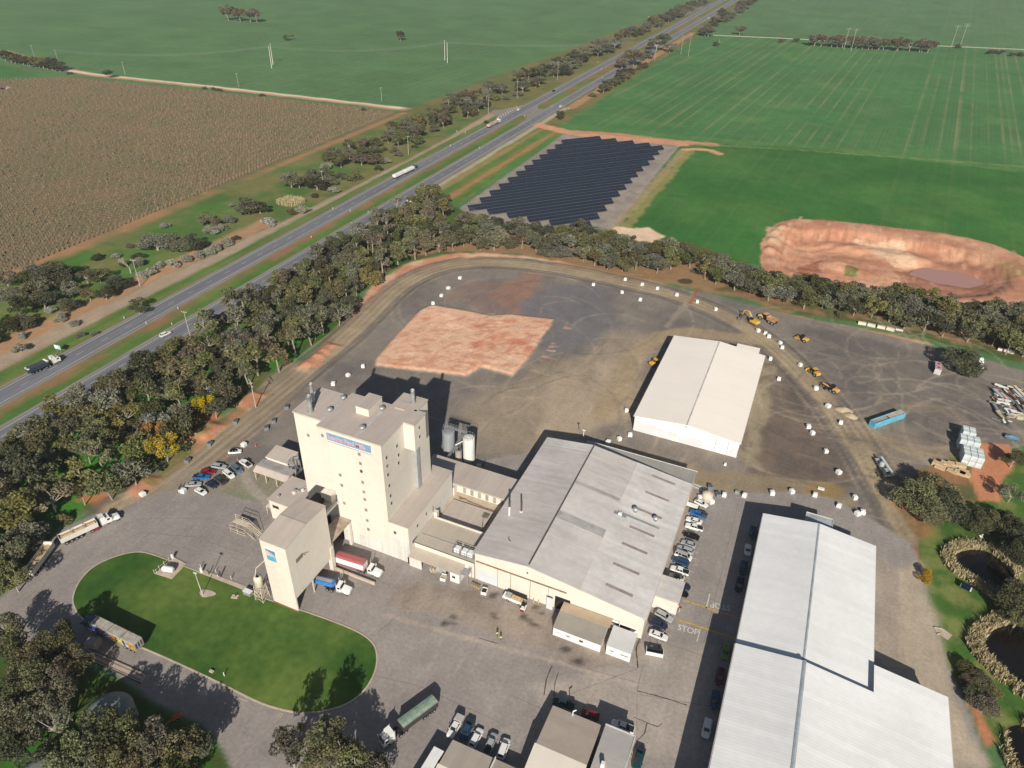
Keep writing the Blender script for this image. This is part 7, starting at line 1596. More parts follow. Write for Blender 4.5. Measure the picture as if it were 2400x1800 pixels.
b = MB(); b.box(-4.4, -.1, 1.25, 1.4, 1.5, 2.8).box(-4.4, -.1, -1.4, -1.25, 1.5, 2.8).profy([(-.2, 1.4), (.2, 3.0), (.05, 3.0), (-.5, 1.4)], -1.4, 1.4).profy([(-4.9, 2.2), (-4.2, 1.5), (-.3, 1.4), (-.3, 1.6), (-4.2, 1.8)], -1.24, 1.24).build('tub', mat('worn_tub', (.34, .17, .10), var=.25, scale=1.5, col2=(.50, .32, .14)), t)
for x in (3.1, -1.6, -3.3):
    for s in (1, -1): wheel(t, x, s * 1.15, .82, .55)
def dozer(p, q_, lab, name, cat, drum=True, canopy=YM, body=YM, blade=False, long=False):
    t = thing(name, lab, cat, (*p, 0), math.atan2(q_[1] - p[1], q_[0] - p[0])); MB().bbox(-2.6, -.6, -.95, .95, .9, 1.9, .2).build('engine_cover', body, t)
    MB().bbox(-.6, .7, -.75, .75, 1.0, 2.6, .08).build('cab', CG, t); MB().bbox(-.75, .85, -.9, .9, 2.6, 2.72, .03).build('cab_roof', canopy, t)
    if drum: MB().tube((2.2, -1.05, .75), (2.2, 1.05, .75), .75, 18).build('drum', mat('rust_drum', (.30, .17, .09), rough=.5), t); MB().box(.9, 3.1, 1.06, 1.2, .5, .9).box(.9, 3.1, -1.2, -1.06, .5, .9).box(.8, 1.3, -1.2, 1.2, .5, .95).box(3.0, 3.2, -1.2, 1.2, .5, .9).build('drum_frame', body, t)
    if blade: MB().profy([(3.0, .1), (3.5, .5), (3.2, 1.3), (3.0, 1.3), (3.2, .6)], -1.6, 1.6).build('blade', body, t); MB().tube((.6, .7, .8), (3.1, .9, .6), .12).tube((.6, -.7, .8), (3.1, -.9, .6), .12).build('arm', body, t)
    if long: MB().box(.7, 4.4, -.3, .3, 1.1, 1.5).build('front_frame', body, t); MB().profy([(1.7, .2), (2.3, .2), (2.4, .8), (2.2, .8)], -1.9, 1.9).build('blade', BLACK, t); [wheel(t, 4.1, s * .95, .62, .35) for s in (1, -1)]
    for s in (1, -1):
        wheel(t, -1.6, s * 1.0, .72, .45)
        if blade: wheel(t, 1.6, s * 1.0, .72, .45)
        if long: wheel(t, -.1, s * 1.0, .62, .4)
    return t
dozer(km(1330, 690, 1), km(1215, 640, 1), 'yellow drum roller standing alone in the gravel yard', 'road_roller', 'road roller', body=YM, canopy=BLACK)
dozer(km(1540, 1270, 1), km(1430, 1180, 1), 'yellow wheel loader parked behind the lone white cube', 'wheel_loader', 'wheel loader', False, YM, YM, blade=True)
dozer(km(1850, 1560, 1), km(1690, 1470, 1), 'long dark and yellow grader parked along the loop road', 'road_grader', 'grader', False, BLACK, YO, long=True)
p = Q(2, 1, 1237, 1475, 1); dozer(p, (p[0] + 2, p[1] + 3), 'small yellow loader in the shade of the white shed', 'small_loader', 'loader', False, YM, YM, blade=True)
p = km(240, 360); bx_ = MB().profy([(-.9, .1), (.8, 0), (1.0, .8), (-.7, 1.1)], -.8, .8).build('spare_bucket', mat('grey_bucket', (.13, .14, .15))); bx_.location = (*p, 0); tag(bx_, 'grey digger bucket lying beside the excavator', 'bucket')

# ---------------------------------------------------------------- white cubes around the yard
BAG = mat('white_bag', (.80, .80, .79), rough=.6, var=.07, scale=1.5); BAGG = mat('grey_crate', (.20, .22, .23), rough=.6, var=.15, scale=2)
def cube_block(m, s=1.0):
    r_ = random.Random(3); b = MB().bbox(-.75, .75, -.75, .75, 0, 1.35, .12); return b
bagm = cube_block(0).mesh('white_cube', BAG); lidm = MB().bbox(-.28, .28, -.28, .28, 1.34, 1.44, .04).mesh('filler_cap', WHITE); crm = MB().bbox(-.65, .65, -.75, .75, 0, 1.05, .06).mesh('grey_crate', BAGG); crt = MB().box(-.5, .5, -.6, .6, 1.0, 1.07).mesh('crate_lid', mat('crate_lid', (.10, .11, .12)))
def cubes(lst, lab, group):
    for k, p_ in enumerate(lst):
        t = thing('white_cube', lab if isinstance(lab, str) else lab[k], 'bulk container', (*p_, 0), TR.uniform(-.5, .5) + .3, group)
        o = bpy.data.objects.new('container_body', bagm); COL.objects.link(o); o.parent = t; o = bpy.data.objects.new('filler_cap', lidm); COL.objects.link(o); o.parent = t; t.scale = (TR.uniform(.84, 1.0),) * 2 + (TR.uniform(.82, 1.0),)
q = lambda c, r_, x, y: Q(c, r_, x, y, .6)
cubes([q(1, 1, 1763, 740), q(1, 1, 1662, 827), q(1, 1, 1603, 892), q(1, 1, 1529, 958)], 'white cube on the inner edge of the loop road above the clay pad', 'white cubes above the clay pad')
cubes([q(1, 1, 925, 1503), q(1, 1, 795, 1580), q(1, 1, 668, 1655)], 'white cube beside the loop road behind the mill tower', 'white cubes behind the mill tower')
cubes([q(2, 1, 705, 797), q(2, 1, 950, 863), q(2, 1, 1110, 928)], 'white cube on the inner side of the far bend of the loop road', 'white cubes inside the far bend')
cubes([q(2, 1, 1425, 885), q(2, 1, 1600, 945), q(2, 1, 1760, 1010)], 'white cube on the outer side of the loop road before the excavator', 'white cubes before the excavator')
cubes([q(2, 1, 980, 752), q(2, 1, 1127, 795), q(2, 1, 1258, 830)], 'weathered white cube at the red bank of the far bend', 'weathered cubes at the red bank')
cubes([km(567, 548, .6), km(695, 590, .6), km(752, 645, .6), km(950, 755, .6), km(985, 835, .6)], 'white cube in the line between the excavator and loop road', 'white cubes by the excavator')
cubes([km(780, 1035, .6)], 'white cube touching the corner of the white shed', 'white cube at the shed corner'); cubes([km(930, 1380, .6)], 'white cube inside the loop road opposite the wheel loader', 'white cube opposite the loader')
cubes([km(1295, 1138, .6), km(1570, 1545, .6)], 'white cube beside the parked wheel loader or grader', 'white cubes by the loader')
cubes([q(3, 2, 415, 35), q(3, 2, 520, 187), q(3, 2, 630, 330)], 'white cube on the outer side of the loop road near the sand heap', 'white cubes near the sand heap')
cubes([q(3, 2, 350, 367), q(3, 2, 385, 422), q(3, 2, 502, 578), q(3, 2, 612, 760), q(3, 2, 752, 980), q(3, 2, 820, 1105)], 'white cube along the inner edge of the loop road near the warehouse', 'white cubes inside the loop near the warehouse')
cubes([q(3, 2, 37, 940), q(3, 2, 207, 927), q(3, 2, 408, 955), q(3, 2, 615, 1048), q(3, 2, 775, 1117), q(2, 2, 2010, 960), q(2, 2, 1835, 955)], 'white cube on the edge between pavement and gravel by the warehouse', 'white cubes on the pavement edge')
cubes([q(2, 2, 990, 225)], 'white cube on a pallet at the left corner of the white shed', 'cube at the left shed corner'); cubes([q(2, 2, 1020, 435), q(2, 2, 928, 472), q(2, 2, 832, 498)], 'white cube between the white shed and the grey shed', 'white cubes between the sheds')
cubes([q(0, 2, 2107, 522)], 'round topped white cube beside the apart-parked white hatchback', 'cube by the white hatchback'); cubes([q(0, 2, 1232, 952)], 'white cube at the driveway edge below the carpark', 'cube at the driveway edge'); cubes([k1(215, 880)], 'white cube by the silver sedan and leaning board', 'cube by the silver sedan')
def crates(lst, lab, group):
    for p_ in lst:
        t = thing('grey_crate', lab, 'crate', (*p_, 0), TR.uniform(-.3, .3) + .4, group)
        o = bpy.data.objects.new('crate_body', crm); COL.objects.link(o); o.parent = t; o = bpy.data.objects.new('lid', crt); COL.objects.link(o); o.parent = t; t.scale = (1.15, 1.15, 1.1)
crates([q(0, 2, 2035, 325), q(0, 2, 1812, 515), q(0, 2, 1620, 660)], 'dark grey crate along the red bank beside the drive', 'grey crates by the red bank')
crates([q(1, 2, 265, 198), q(1, 2, 152, 318), q(1, 2, 90, 378)], 'dark grey crate on the drive behind the mill tower', 'grey crates behind the tower')
crates([k2(1150, 190), k2(1320, 350)], 'dark grey crate near the big cream tank', 'grey crates near the cream tank')
# cream tank and small tanks at the parking end
p = k2(1080, 430); t = thing('cream_tank', 'big cream water tank at the end of the parked cars', 'water tank', (*p, 0)); MB().lathe(0, 0, [(1.6, 0), (1.65, .3), (1.65, 2.4), (1.5, 2.6), (.5, 3.0), (.02, 3.05)], 24, False).build('tank_shell', mat('cream_plastic', (.62, .54, .44), rough=.5), t, smooth=True); MB().lathe(.3, .3, [(.35, 2.9), (.35, 3.1), (.02, 3.12)], 10).build('lid', mat('cream_plastic', (.62, .54, .44)), t)
cubes([k2(935, 410), k2(1175, 500)], 'pale cube beside the big cream tank', 'pale cubes beside the cream tank')
t = thing('pallet_trailer', 'flat trailer loaded with white boards beside the blue ute', 'trailer', (*k2(760, 600), 0), -.05); MB().box(-2.2, 2.2, -.9, .9, .6, .75).build('deck', BLACK, t)
for k in range(4): MB().box(-2.0, 1.8, -.8 + k * .42, -.48 + k * .42, .75, .95 + .1 * (k % 2)).build('board', WHITE, t)
[wheel(t, 0, s * .95, .3, .2) for s in (1, -1)]
t = thing('pipe_bundle', 'pale pipes and rails lying by the car park corner', 'pipes', (*k2(960, 190), 0), -.2)
for k in range(5): MB().tube((-3.2, -1.2 + k * .55, .1), (2.6, -1.5 + k * .7, .1), .08, 6).build('pipe', WHITE if k % 2 else STEEL, t)
# road markings of the car park
t = thing('stop_marking', 'white STOP lettering reading from the road, before the yellow line', 'road marking', (*K(1500, 1280, 300, 645, 1440), .012), 0)
a, b = K(1500, 1280, 300, 645, 1440), K(1500, 1280, 300, 1010, 1540); an = math.atan2(b[1] - a[1], b[0] - a[0]); t.rotation_euler = (0, 0, an); text('STOP', 2.6, (0, -.05, 0), (0, 0, 0), mark_mat(), t, ext=.002, sx=.85, offs=.04)
a, b = K(1500, 1280, 300, 1545, 1060), K(1500, 1280, 300, 1170, 960); t = thing('stop_marking', 'upside-down white STOP lettering partly in the warehouse shade', 'road marking', (*a, .012), 0); a = K(1500, 1280, 300, 1560, 1030); t.location = (*a, .012)
an = math.atan2(b[1] - a[1], b[0] - a[0]); t.rotation_euler = (0, 0, an); text('STOP', 2.6, (0, 0, 0), (0, 0, 0), mark_mat(), t, ext=.002, sx=.85, offs=.04)
YL = mat('yellow_line', (.56, .38, .10), var=.15, scale=1.5)
def line(name, pa, pb_, w, m, lab, cat='road marking', z=.016):
    m_ = MB(); P0, P1 = off([pa, pb_], w / 2), off([pa, pb_], -w / 2); m_.quad((*P1[0], z), (*P1[1], z), (*P0[1], z), (*P0[0], z)); o = m_.build(name, m); tag(o, lab, cat); return o
kk = lambda x, y: K(1500, 1280, 300, x, y)
line('yellow_line', kk(750, 930), kk(1750, 1260), .55, YL, 'yellow painted line nearer the parked row, crossing into shade'); line('yellow_line', kk(650, 1265), kk(1650, 1600), .55, YL, 'yellow painted line above the readable STOP word')
line('stop_line', kk(1205, 820), kk(1145, 1080), .3, mark_mat(), 'white stop line beside the upside-down STOP word'); line('stop_line', kk(1040, 1430), kk(985, 1650), .3, mark_mat(), 'white stop line at the end of the readable STOP word')
for (a, b) in (((880, 1000), (960, 1025)), ((0, 0), (0, 0))):
    pass
for (x0, y0, x1, y1) in ((930, 95, 1000, 120), (900, 200, 970, 225), (860, 430, 930, 455), (800, 540, 860, 565), (460, 1370, 585, 1420), (470, 1530, 550, 1560), (930, 310, 990, 330)): line('bay_line', kk(x0, y0), kk(x1, y1), .14, mark_mat(), 'short white parking bay line at the tail of a parked car').update({}) if False else tag(line('bay_line', kk(x0, y0), kk(x1, y1), .14, mark_mat(), None), 'short white parking bay line at the tail of a parked car', 'road marking', 'parking bay lines')
for (x0, y0, x1, y1) in ((180, 1240, 215, 1180), (195, 1245, 230, 1185), (1925, 990, 2000, 1020), (2060, 1055, 2140, 1085)): tag(line('faded_marking', Q(0 if x0 > 900 else 1, 3, x0, y0), Q(0 if x0 > 900 else 1, 3, x1, y1), .5, mat('faded_paint', (.40, .35, .26)), None), 'faded cream paint stroke on the drive below the lawn', 'road marking', 'faded paint strokes on the drive')
# concrete pad with grated frame by the drain
p = Q(2, 3, 1230, 665, .3); t = thing('drain_frame', 'white and black steel frame standing on the concrete pad', 'frame', (*p, 0), .2)
MB().box(-2.0, 2.0, -.9, -.75, .2, 1.4).build('white_face', WHITE, t); MB().box(-2.0, 2.0, .6, .7, .1, 1.5).build('back_board', BLACK, t); MB().box(-2.0, 2.0, -.7, .6, .1, .3).build('grate', mat('grate_grey', (.2, .2, .2)), t); MB().box(-2.1, -2.0, -.9, .7, 0, 1.6).box(2.0, 2.1, -.9, .7, 0, 1.6).build('side', WHITE, t); MB().lathe(-.8, 1.3, [(.45, 0), (.45, .9), (.02, 1.0)], 12, False).build('drum', WHITE, t)
MB().tube((-.9, 2.2, 0), (-.9, 2.2, 1.4), .08).tube((.9, 2.0, 0), (.9, 2.0, 1.4), .08).build('bollard', BLACK, t)
p = kk(675, 1140); t = thing('traffic_sign', 'red and white sign disc beside the white annex', 'sign', (*p, 0), 0); MB().tube((0, 0, 0), (0, 0, 2.0), .05, 6).build('post', WHITE, t); MB().tube((0, -.05, 2.0), (0, .05, 2.0), .45, 16).build('disc', paint_mat('red', PAINT['red']), t); MB().box(-.9, -.35, -.04, .04, 1.7, 2.3).build('plate', WHITE, t)
# ---------------------------------------------------------------- yard stock on the east side
IBC = mat('tote_plastic', (.60, .66, .66), rough=.4, var=.08); ibm = MB().bbox(-.98, .98, -.98, .98, .15, 2.1, .1).mesh('tote', IBC); ipm = MB().box(-1.0, 1.0, -1.0, 1.0, 0, .14).mesh('pallet', STEEL)
cgm = MB()
for z in (.5, 1.0, 1.5, 2.0): cgm.box(-1.02, 1.02, -1.02, -.99, z, z + .05).box(.99, 1.02, -1.0, 1.0, z, z + .05)
cgm = cgm.mesh('cage', mat('cage_grey', (.34, .40, .42), rough=.5))
kI = lambda x, y, z=0: K(2020, 880, 380, x, y, z)
sts = [(1350, 855, 2, 3), (1330, 955, 3, 2), (1375, 1130, 3, 4)]
p0 = kI(1325, 1140); 
def stack(cx, cy, cols, rows, hi, lab, group):
    for i in range(cols):
        for j in range(rows):
            for l_ in range(hi):
                t = thing('liquid_tote', lab + (' upper layer' if l_ else ' ground layer'), 'liquid tote', (cx + i * 2.08, cy + j * 2.08, l_ * 2.12), 0, group + (' upper layer' if l_ else ' ground layer'))
                for nm, m_ in (('tote_body', ibm), ('pallet', ipm), ('cage', cgm)): o = bpy.data.objects.new(nm, m_); COL.objects.link(o); o.parent = t
a = kI(1340, 1215); stack(a[0] + 1, a[1] + 1.2, 3, 3, 2, 'pale caged tote in the nearest stack block,', 'totes in the nearest stack')
a2 = kI(1295, 1010); stack(a2[0] + 1, a2[1] + 1.4, 3, 2, 2, 'pale caged tote in the middle stack block,', 'totes in the middle stack')
a3 = kI(1330, 900); stack(a3[0] + 1, a3[1] + 1.5, 2, 2, 2, 'pale caged tote in the farthest stack block,', 'totes in the farthest stack')
# blue shipping container pair
p, q_ = kI(130, 690, .5), kI(545, 545, .5); t = thing('blue_container', 'long sky blue steel bin, open topped, lying in the gravel yard', 'container', ((p[0] + q_[0]) / 2, (p[1] + q_[1]) / 2, 0), math.atan2(q_[1] - p[1], q_[0] - p[0])); L = math.dist(p, q_); SB = mat('sky_blue_paint', (.12, .42, .58), rough=.5, var=.12, scale=.7)
MB().box(-L / 2, L / 2, -1.2, -1.1, 0, 2.5).box(-L / 2, L / 2, 1.1, 1.2, 0, 2.5).box(-L / 2, -L / 2 + .1, -1.1, 1.1, 0, 2.5).box(L / 2 - .1, L / 2, -1.1, 1.1, 0, 2.5).build('bin_wall', SB, t)
MB().box(-L / 2 + .1, -.3, -1.1, 1.1, 1.9, 2.1).build('infill', mat('dusty_fill', (.36, .33, .29)), t); MB().box(.3, L / 2 - .1, -1.1, 1.1, 2.0, 2.3).build('infill', mat('sandy_fill', (.52, .42, .31)), t)
p = Q(3, 1, 1460, 1535, .5); t = thing('pink_roof_container', 'container with pink roof and dark blue side in the gravel yard', 'container', (*p, 0), PI / 2 - .05); PK = mat('pink_paint', (.52, .30, .34), rough=.5, var=.06)
MB().box(-3.2, 3.2, -1.2, 1.2, 0, 2.4).build('container_body', mat('grey_white_ribs', (.50, .51, .52), rough=.5), t); MB().box(-3.25, 3.25, -1.25, 1.25, 2.4, 2.5).build('roof', PK, t); MB().box(-3.1, 3.1, 1.2, 1.26, .1, 2.3).build('blue_side', mat('dark_blue_side', (.05, .09, .13)), t)
for s in (-1.6, 1.4): MB().tube((s, 0, 2.5), (s, 0, 2.6), .45, 10).build('hatch', paint_mat('maroon', PAINT['maroon']), t)
# sand heap
m_ = MB(); r_ = random.Random(2); p = Q(3, 2, 690, 255)
def heap(cx, cy, a, b_, h, ang, n=18, rings=5):
    mb = MB(); vs = [(cx, cy, h)]; fs = []
    for j in range(1, rings + 1):
        for k in range(n):
            f = j / rings; an = 2 * PI * k / n; x = a * f * math.cos(an) * r_.uniform(.93, 1.07); y = b_ * f * math.sin(an) * r_.uniform(.93, 1.07); z = h * (1 - f) ** .9 + r_.uniform(-.05, .08) * h
            vs.append((cx + x * math.cos(ang) - y * math.sin(ang), cy + x * math.sin(ang) + y * math.cos(ang), z if j < rings else -.1))
    for k in range(n): fs.append((0, 1 + k, 1 + (k + 1) % n))
    for j in range(rings - 1):
        for k in range(n): fs.append((1 + j * n + k, 1 + (j + 1) * n + k, 1 + (j + 1) * n + (k + 1) % n, 1 + j * n + (k + 1) % n))
    return mb.add(vs, fs)
SND = mat('sand', tuple(A(172, 156, 132)), var=.12, scale=1)
p1, p2 = Q(3, 2, 655, 225), Q(3, 2, 715, 275)
tag(heap(*p1, 3.6, 2.2, 1.3, .1).build('sand_heap', SND, smooth=True), 'larger heap of pale sand beside the loop road', 'sand heap'); tag(heap(*p2, 2.9, 2.1, 1.1, -.4).build('sand_heap', SND, smooth=True), 'smaller heap of pale sand merging with the larger', 'sand heap')
# concrete troughs along the belt
trm = MB().bbox(-3.1, 3.1, -.75, .75, 0, 1.1, .1).mesh('white_barrier', mat('cream_barrier', (.66, .60, .50), var=.06)); ends = [((775, 1128), (850, 1140)), ((858, 1142), (930, 1160)), ((942, 1160), (1015, 1175)), ((1022, 1175), (1095, 1195))]
for a, b in ends:
    pa, pb_ = Q(3, 1, *a, .5), Q(3, 1, *b, .5); o = bpy.data.objects.new('white_barrier', trm); COL.objects.link(o); o.location = ((pa[0] + pb_[0]) / 2, (pa[1] + pb_[1]) / 2, 0); o.rotation_euler = (0, 0, math.atan2(pb_[1] - pa[1], pb_[0] - pa[0])); o.scale = (math.dist(pa, pb_) / 6.6, 1, 1); tag(o, 'long cream block in the row of four below the tree belt', 'block', 'four cream blocks below the tree belt')
pa = Q(3, 1, 2057, 1370, .5); o = bpy.data.objects.new('white_barrier', trm); COL.objects.link(o); o.location = (*pa, 0); o.rotation_euler = (0, 0, -.1); tag(o, 'single cream block at the frame edge below the trees', 'block')
pa = Q(3, 1, 1135, 1190, .3); o = bpy.data.objects.new('white_barrier', trm); COL.objects.link(o); o.location = (*pa, 0); o.scale = (.5, .6, .5); tag(o, 'short cream block ending the row of blocks', 'block')
for k in range(4):
    p = Q(3, 1, 1838, 1450 + k * 24, .5); t = tag(MB().bbox(-.9, .9, -.7, .7, 0, 1.4, .1).build('white_block', BAG), 'white block stacked beside the lone yard tree', 'block', 'white blocks by the lone yard tree'); t.location = (*p, 0)
# timber packs
r_ = random.Random(6)
for k, (x, y, an) in enumerate(((1030, 1215, -.3), (1070, 1250, -.3), (1140, 1215, -.2), (1200, 1245, -.2), (1240, 1215, 0), (1340, 1235, .1), (1240, 1300, -.5), (1390, 1310, -.1), (1400, 1350, -.1), (1330, 1330, -.3))):
    p = kI(x, y, .5); t = thing('timber_pack', 'pack of pale timber sheets behind the large yellowish tree', 'timber pack', (*p, 0), an, 'timber packs by the totes'); n = r_.randint(3, 5)
    for j in range(n): MB().box(-1.6, 1.6, -.95, .95, .1 + j * .26, .1 + j * .26 + .22).build('timber_sheet', TIMB, t).location = (r_.uniform(-.06, .06), r_.uniform(-.06, .06), 0)
# scrap heap of panels, beams and tanks
SC_ = [('white_sheet', WHITE), ('steel_beam', mat('dark_beam', (.09, .10, .10))), ('rusty_sheet', mat('rust_red', (.26, .13, .08), var=.3)), ('cream_panel', mat('cream_scrap', (.58, .52, .38), var=.1)), ('grey_beam', STEEL)]
x0s, y0s = kI(1760, 400); r_ = random.Random(8)
for k in range(74):
    p = kI(r_.uniform(1810, 2240), r_.uniform(160, 640), .4); nm, m_ = SC_[r_.choice([0, 0, 1, 1, 2, 3, 4, 4])]; L = r_.uniform(1.6, 6.5); w_ = r_.uniform(.25, 1.2); z = r_.uniform(.1, 1.3)
    o = MB().box(-L / 2, L / 2, -w_ / 2, w_ / 2, 0, r_.uniform(.08, .35)).build('scrap_beam' if 'beam' in nm else 'scrap_sheet', m_); o.location = (*p, z); o.rotation_euler = (r_.uniform(-.1, .1), r_.uniform(-.12, .12), r_.choice([1.9, 1.9, 2.0, .1, -.2]) + r_.uniform(-.2, .2)); tag(o, {'white_sheet': 'white metal sheet', 'steel_beam': 'dark steel beam', 'rusty_sheet': 'rusty brown sheet', 'cream_panel': 'cream coloured panel', 'grey_beam': 'grey steel beam'}[nm] + ' thrown on the scrap pile', 'scrap metal', 'scrap pile ' + nm.replace('_', ' '))
for (x, y, c, L, lab) in ((1850, 250, (.10, .22, .34), 6.0, 'blue hull-shaped trough on the scrap pile'), (1935, 290, (.50, .08, .06), 4.6, 'red and white hopper on the scrap pile'), (2050, 560, (.55, .48, .30), 4, 'cream tank half at the scrap pile foot'), (1890, 545, (.58, .42, .14), 5, 'yellow framed conveyor part on the scrap pile'), (2180, 590, (.60, .54, .38), 4, 'large cream hopper at the scrap pile foot')):
    p = kI(x, y, .6); t = thing('scrap_part', lab, 'scrap metal', (*p, .2), 2.0 if x < 2000 else .2); m_ = MB(); loft(m_, [(-L / 2, [(.3, .2), (.7, .9), (.65, 1.0)]), (-L / 4, [(.5, 0), (.9, .9), (.85, 1.0)]), (L / 4, [(.5, 0), (.9, .9), (.85, 1.0)]), (L / 2, [(.3, .2), (.7, .9), (.65, 1.0)])]); m_.build('shell', mat('scrap_' + str(x), c, var=.15), t); MB().box(-L / 2 + .2, L / 2 - .2, -.5, .5, 1.0, 1.05).build('inner_face', mat('scrap_in', (.5, .48, .44)), t)
# pale truck by the drive, shaded machine at the right edge
p, q_ = kI(220, 1140, 1), kI(360, 1370, 1); t = thing('crane_truck', 'pale grey-green truck with long boom parked under the trees by the drive', 'crane truck'); place(t, q_, p, 9); L = math.dist(p, q_); PG = mat('pale_green_paint', (.42, .46, .44), rough=.4, var=.1)
MB().bbox(-L / 2, L / 2, -1.2, 1.2, .8, 1.5, .1).build('deck', PG, t); MB().bbox(L / 2 - 1.7, L / 2, -1.2, .1, 1.4, 2.9, .2).build('cab', PG, t); MB().box(L / 2 - .3, L / 2 + .02, -1.1, 0, 2.0, 2.7).build('windscreen', CG, t); MB().tube((-L / 2 + .8, .4, 2.5), (L / 2 + 1.4, .5, 2.9), .38, 6).build('boom', WHITE, t); MB().lathe(-.6, -.3, [(.9, 1.5), (.9, 2.4), (.5, 2.7), (.01, 2.7)], 12).build('turret', PG, t)
for x in (-3, -1.7, 2.4):
    for s in (1, -1): wheel(t, x, s * 1.05, .55, .35)
p = kI(2060, 840, 1); t = thing('scrap_car', 'bluish stripped vehicle standing half in tree shade by the frame edge', 'vehicle', (*p, 0), -.2); m_ = MB(); loft(m_, [(-2.3, [(.8, .4), (.9, .9), (.6, 1.0)]), (-1, [(.9, .3), (.95, 1.2), (.6, 1.7)]), (.6, [(.9, .3), (.95, 1.2), (.6, 1.7)]), (2.2, [(.8, .4), (.9, .9), (.6, 1.0)])]); m_.build('body', mat('faded_blue', (.14, .24, .34), var=.2), t)
[wheel(t, x, s * .85, .34, .22) for x in (-1.5, 1.4) for s in (1, -1)]
# solar panel set and culvert in the garden
p = Q(3, 3, 1705, 100, .8); t = thing('garden_solar_panel', 'small solar panel on a frame on the grass by the pond', 'solar panel', (*p, 0), -.3); MB().profx([(-.8, .8), (.8, 1.7), (.8, 1.76), (-.8, .86)], -1.2, 1.2).build('panel', PVM, t); MB().box(-1.25, -1.2, -.8, .8, .9, 1.4).box(1.2, 1.5, -.5, .6, .7, 1.3).build('cabinet', WHITE, t); MB().tube((-.8, .3, 0), (-.8, .3, 1.3), .06).tube((.8, .3, 0), (.8, .3, 1.3), .06).build('leg', STEEL, t)
pts = WP((2020, 1363), (2032, 1364), (2052, 1378)); t = thing('concrete_culvert', 'pale concrete spillway stub from the drive into the grass', 'culvert'); m_ = MB(); ribbon(m_, off(pts, 0), 2.0, .08); m_.build('channel_floor', M_CONC, t); ringwall(MB(), off(pts, 1.0), .2, 0, .3, False).build('channel_edge', M_CONC, t); ringwall(MB(), off(pts, -1.0), .2, 0, .3, False).build('channel_edge', M_CONC, t)
p = Q(3, 2, 1845, 1325, .4); t = thing('grazing_chair', 'small white frame chair on the bare patch of the garden', 'chair', (*p, 0), .3); MB().box(-.5, .5, -.5, .5, .5, .56).build('seat', WHITE, t); MB().box(-.5, .5, .45, .5, .55, 1.2).build('backrest', WHITE, t)
for sx_ in (-.45, .45):
    for sy_ in (-.45, .45): MB().box(sx_ - .04, sx_ + .04, sy_ - .04, sy_ + .04, 0, .5).build('leg', WHITE, t)
# ---------------------------------------------------------------- silos by the link building
SW = mat('silo_white', (.74, .72, .67), rough=.4, var=.05, streak=.1); SG = mat('silo_grey', (.28, .30, .31), rough=.4, var=.06)
def silo(x, y, r, z0, z1, m, lab, rings=5):
    t = thing('silo', lab, 'silo', (x, y, 0)); pr = [(r * .25, z0 - 1.6), (r, z0)]
    for k in range(rings): a, b = z0 + (z1 - z0) * k / rings, z0 + (z1 - z0) * (k + 1) / rings; pr += [(r * 1.0, a + .05), (r * 1.025, a + .12), (r, a + .2), (r, b)]
    MB().lathe(0, 0, pr + [(r * .96, z1 + .1), (.02, z1 + .5)], 26, False).build('shell', m, t, smooth=False)
    for k in range(4): a = PI / 4 + k * PI / 2; MB().tube((r * .8 * math.cos(a), r * .8 * math.sin(a), 0), (r * .8 * math.cos(a), r * .8 * math.sin(a), z0), .12, 6).build('leg', STEEL, t)
    ra = MB(); 
    for k in range(14): a, b = 2 * PI * k / 14, 2 * PI * (k + 1) / 14; ra.tube((r * math.cos(a), r * math.sin(a), z1 + 1.1), (r * math.cos(b), r * math.sin(b), z1 + 1.1), .035, 4, caps=False); ra.tube((r * math.cos(a), r * math.sin(a), z1), (r * math.cos(a), r * math.sin(a), z1 + 1.1), .03, 4, caps=False)
    ra.build('railing', STEEL, t); return t
silo(-82.4, 162.6, 1.9, 2.6, 11.2, SW, 'white ribbed silo behind the link building', 7); silo(-90.0, 163.0, 2.0, 4.2, 11.0, SG, 'grey ribbed silo in the tower shade', 6); silo(-85.0, 160.2, 1.05, 2.4, 6.2, mat('small_silo', (.44, .38, .34), rough=.5), 'small beige silo between the white and the grey one', 3)
t = thing('silo_walkway', 'galvanised high walkway and stair linking the two silos', 'walkway'); m_ = MB().box(-92.6, -84.5, 164.6, 165.8, 10.9, 11.0); m_.build('deck', STEEL, t); ra = MB()
for y in (164.6, 165.8):
    ra.tube((-92.6, y, 12), (-84.5, y, 12), .04, 4); ra.tube((-92.6, y, 11.5), (-84.5, y, 11.5), .03, 4)
    for k in range(9): ra.tube((-92.6 + k, y, 11), (-92.6 + k, y, 12), .03, 4)
for k in range(24): ra.box(-88.4 + k * .12, -87.4 + k * .12, 157.6 + k * .28, 157.85 + k * .28, 4.2 + k * .28, 4.25 + k * .28)
for x, y in ((-92.4, 164.7), (-92.4, 165.7), (-87.0, 165.7), (-87.0, 164.7), (-84.7, 165.7)): ra.tube((x, y, 0), (x, y, 11), .1, 5)
ra.tube((-86.5, 161, 8.0), (-84, 163, 9.4), .12, 5).tube((-87.5, 163, 6.5), (-85, 162, 8.2), .1, 5); ra.build('frame', STEEL, t)
t = thing('concrete_mixer_plant', 'small pump set with hose beside the white silo', 'pump', (-78.9, 163.0, 0), .4); MB().bbox(-.8, .8, -.5, .5, .2, 1.1, .1).build('housing', mat('cream_scrap', (.58, .52, .38)), t); MB().path([(.8, 0, .6), (1.6, .2, 1.3), (1.9, .8, 2.0)], .14, 6).build('hose', BLACK, t)
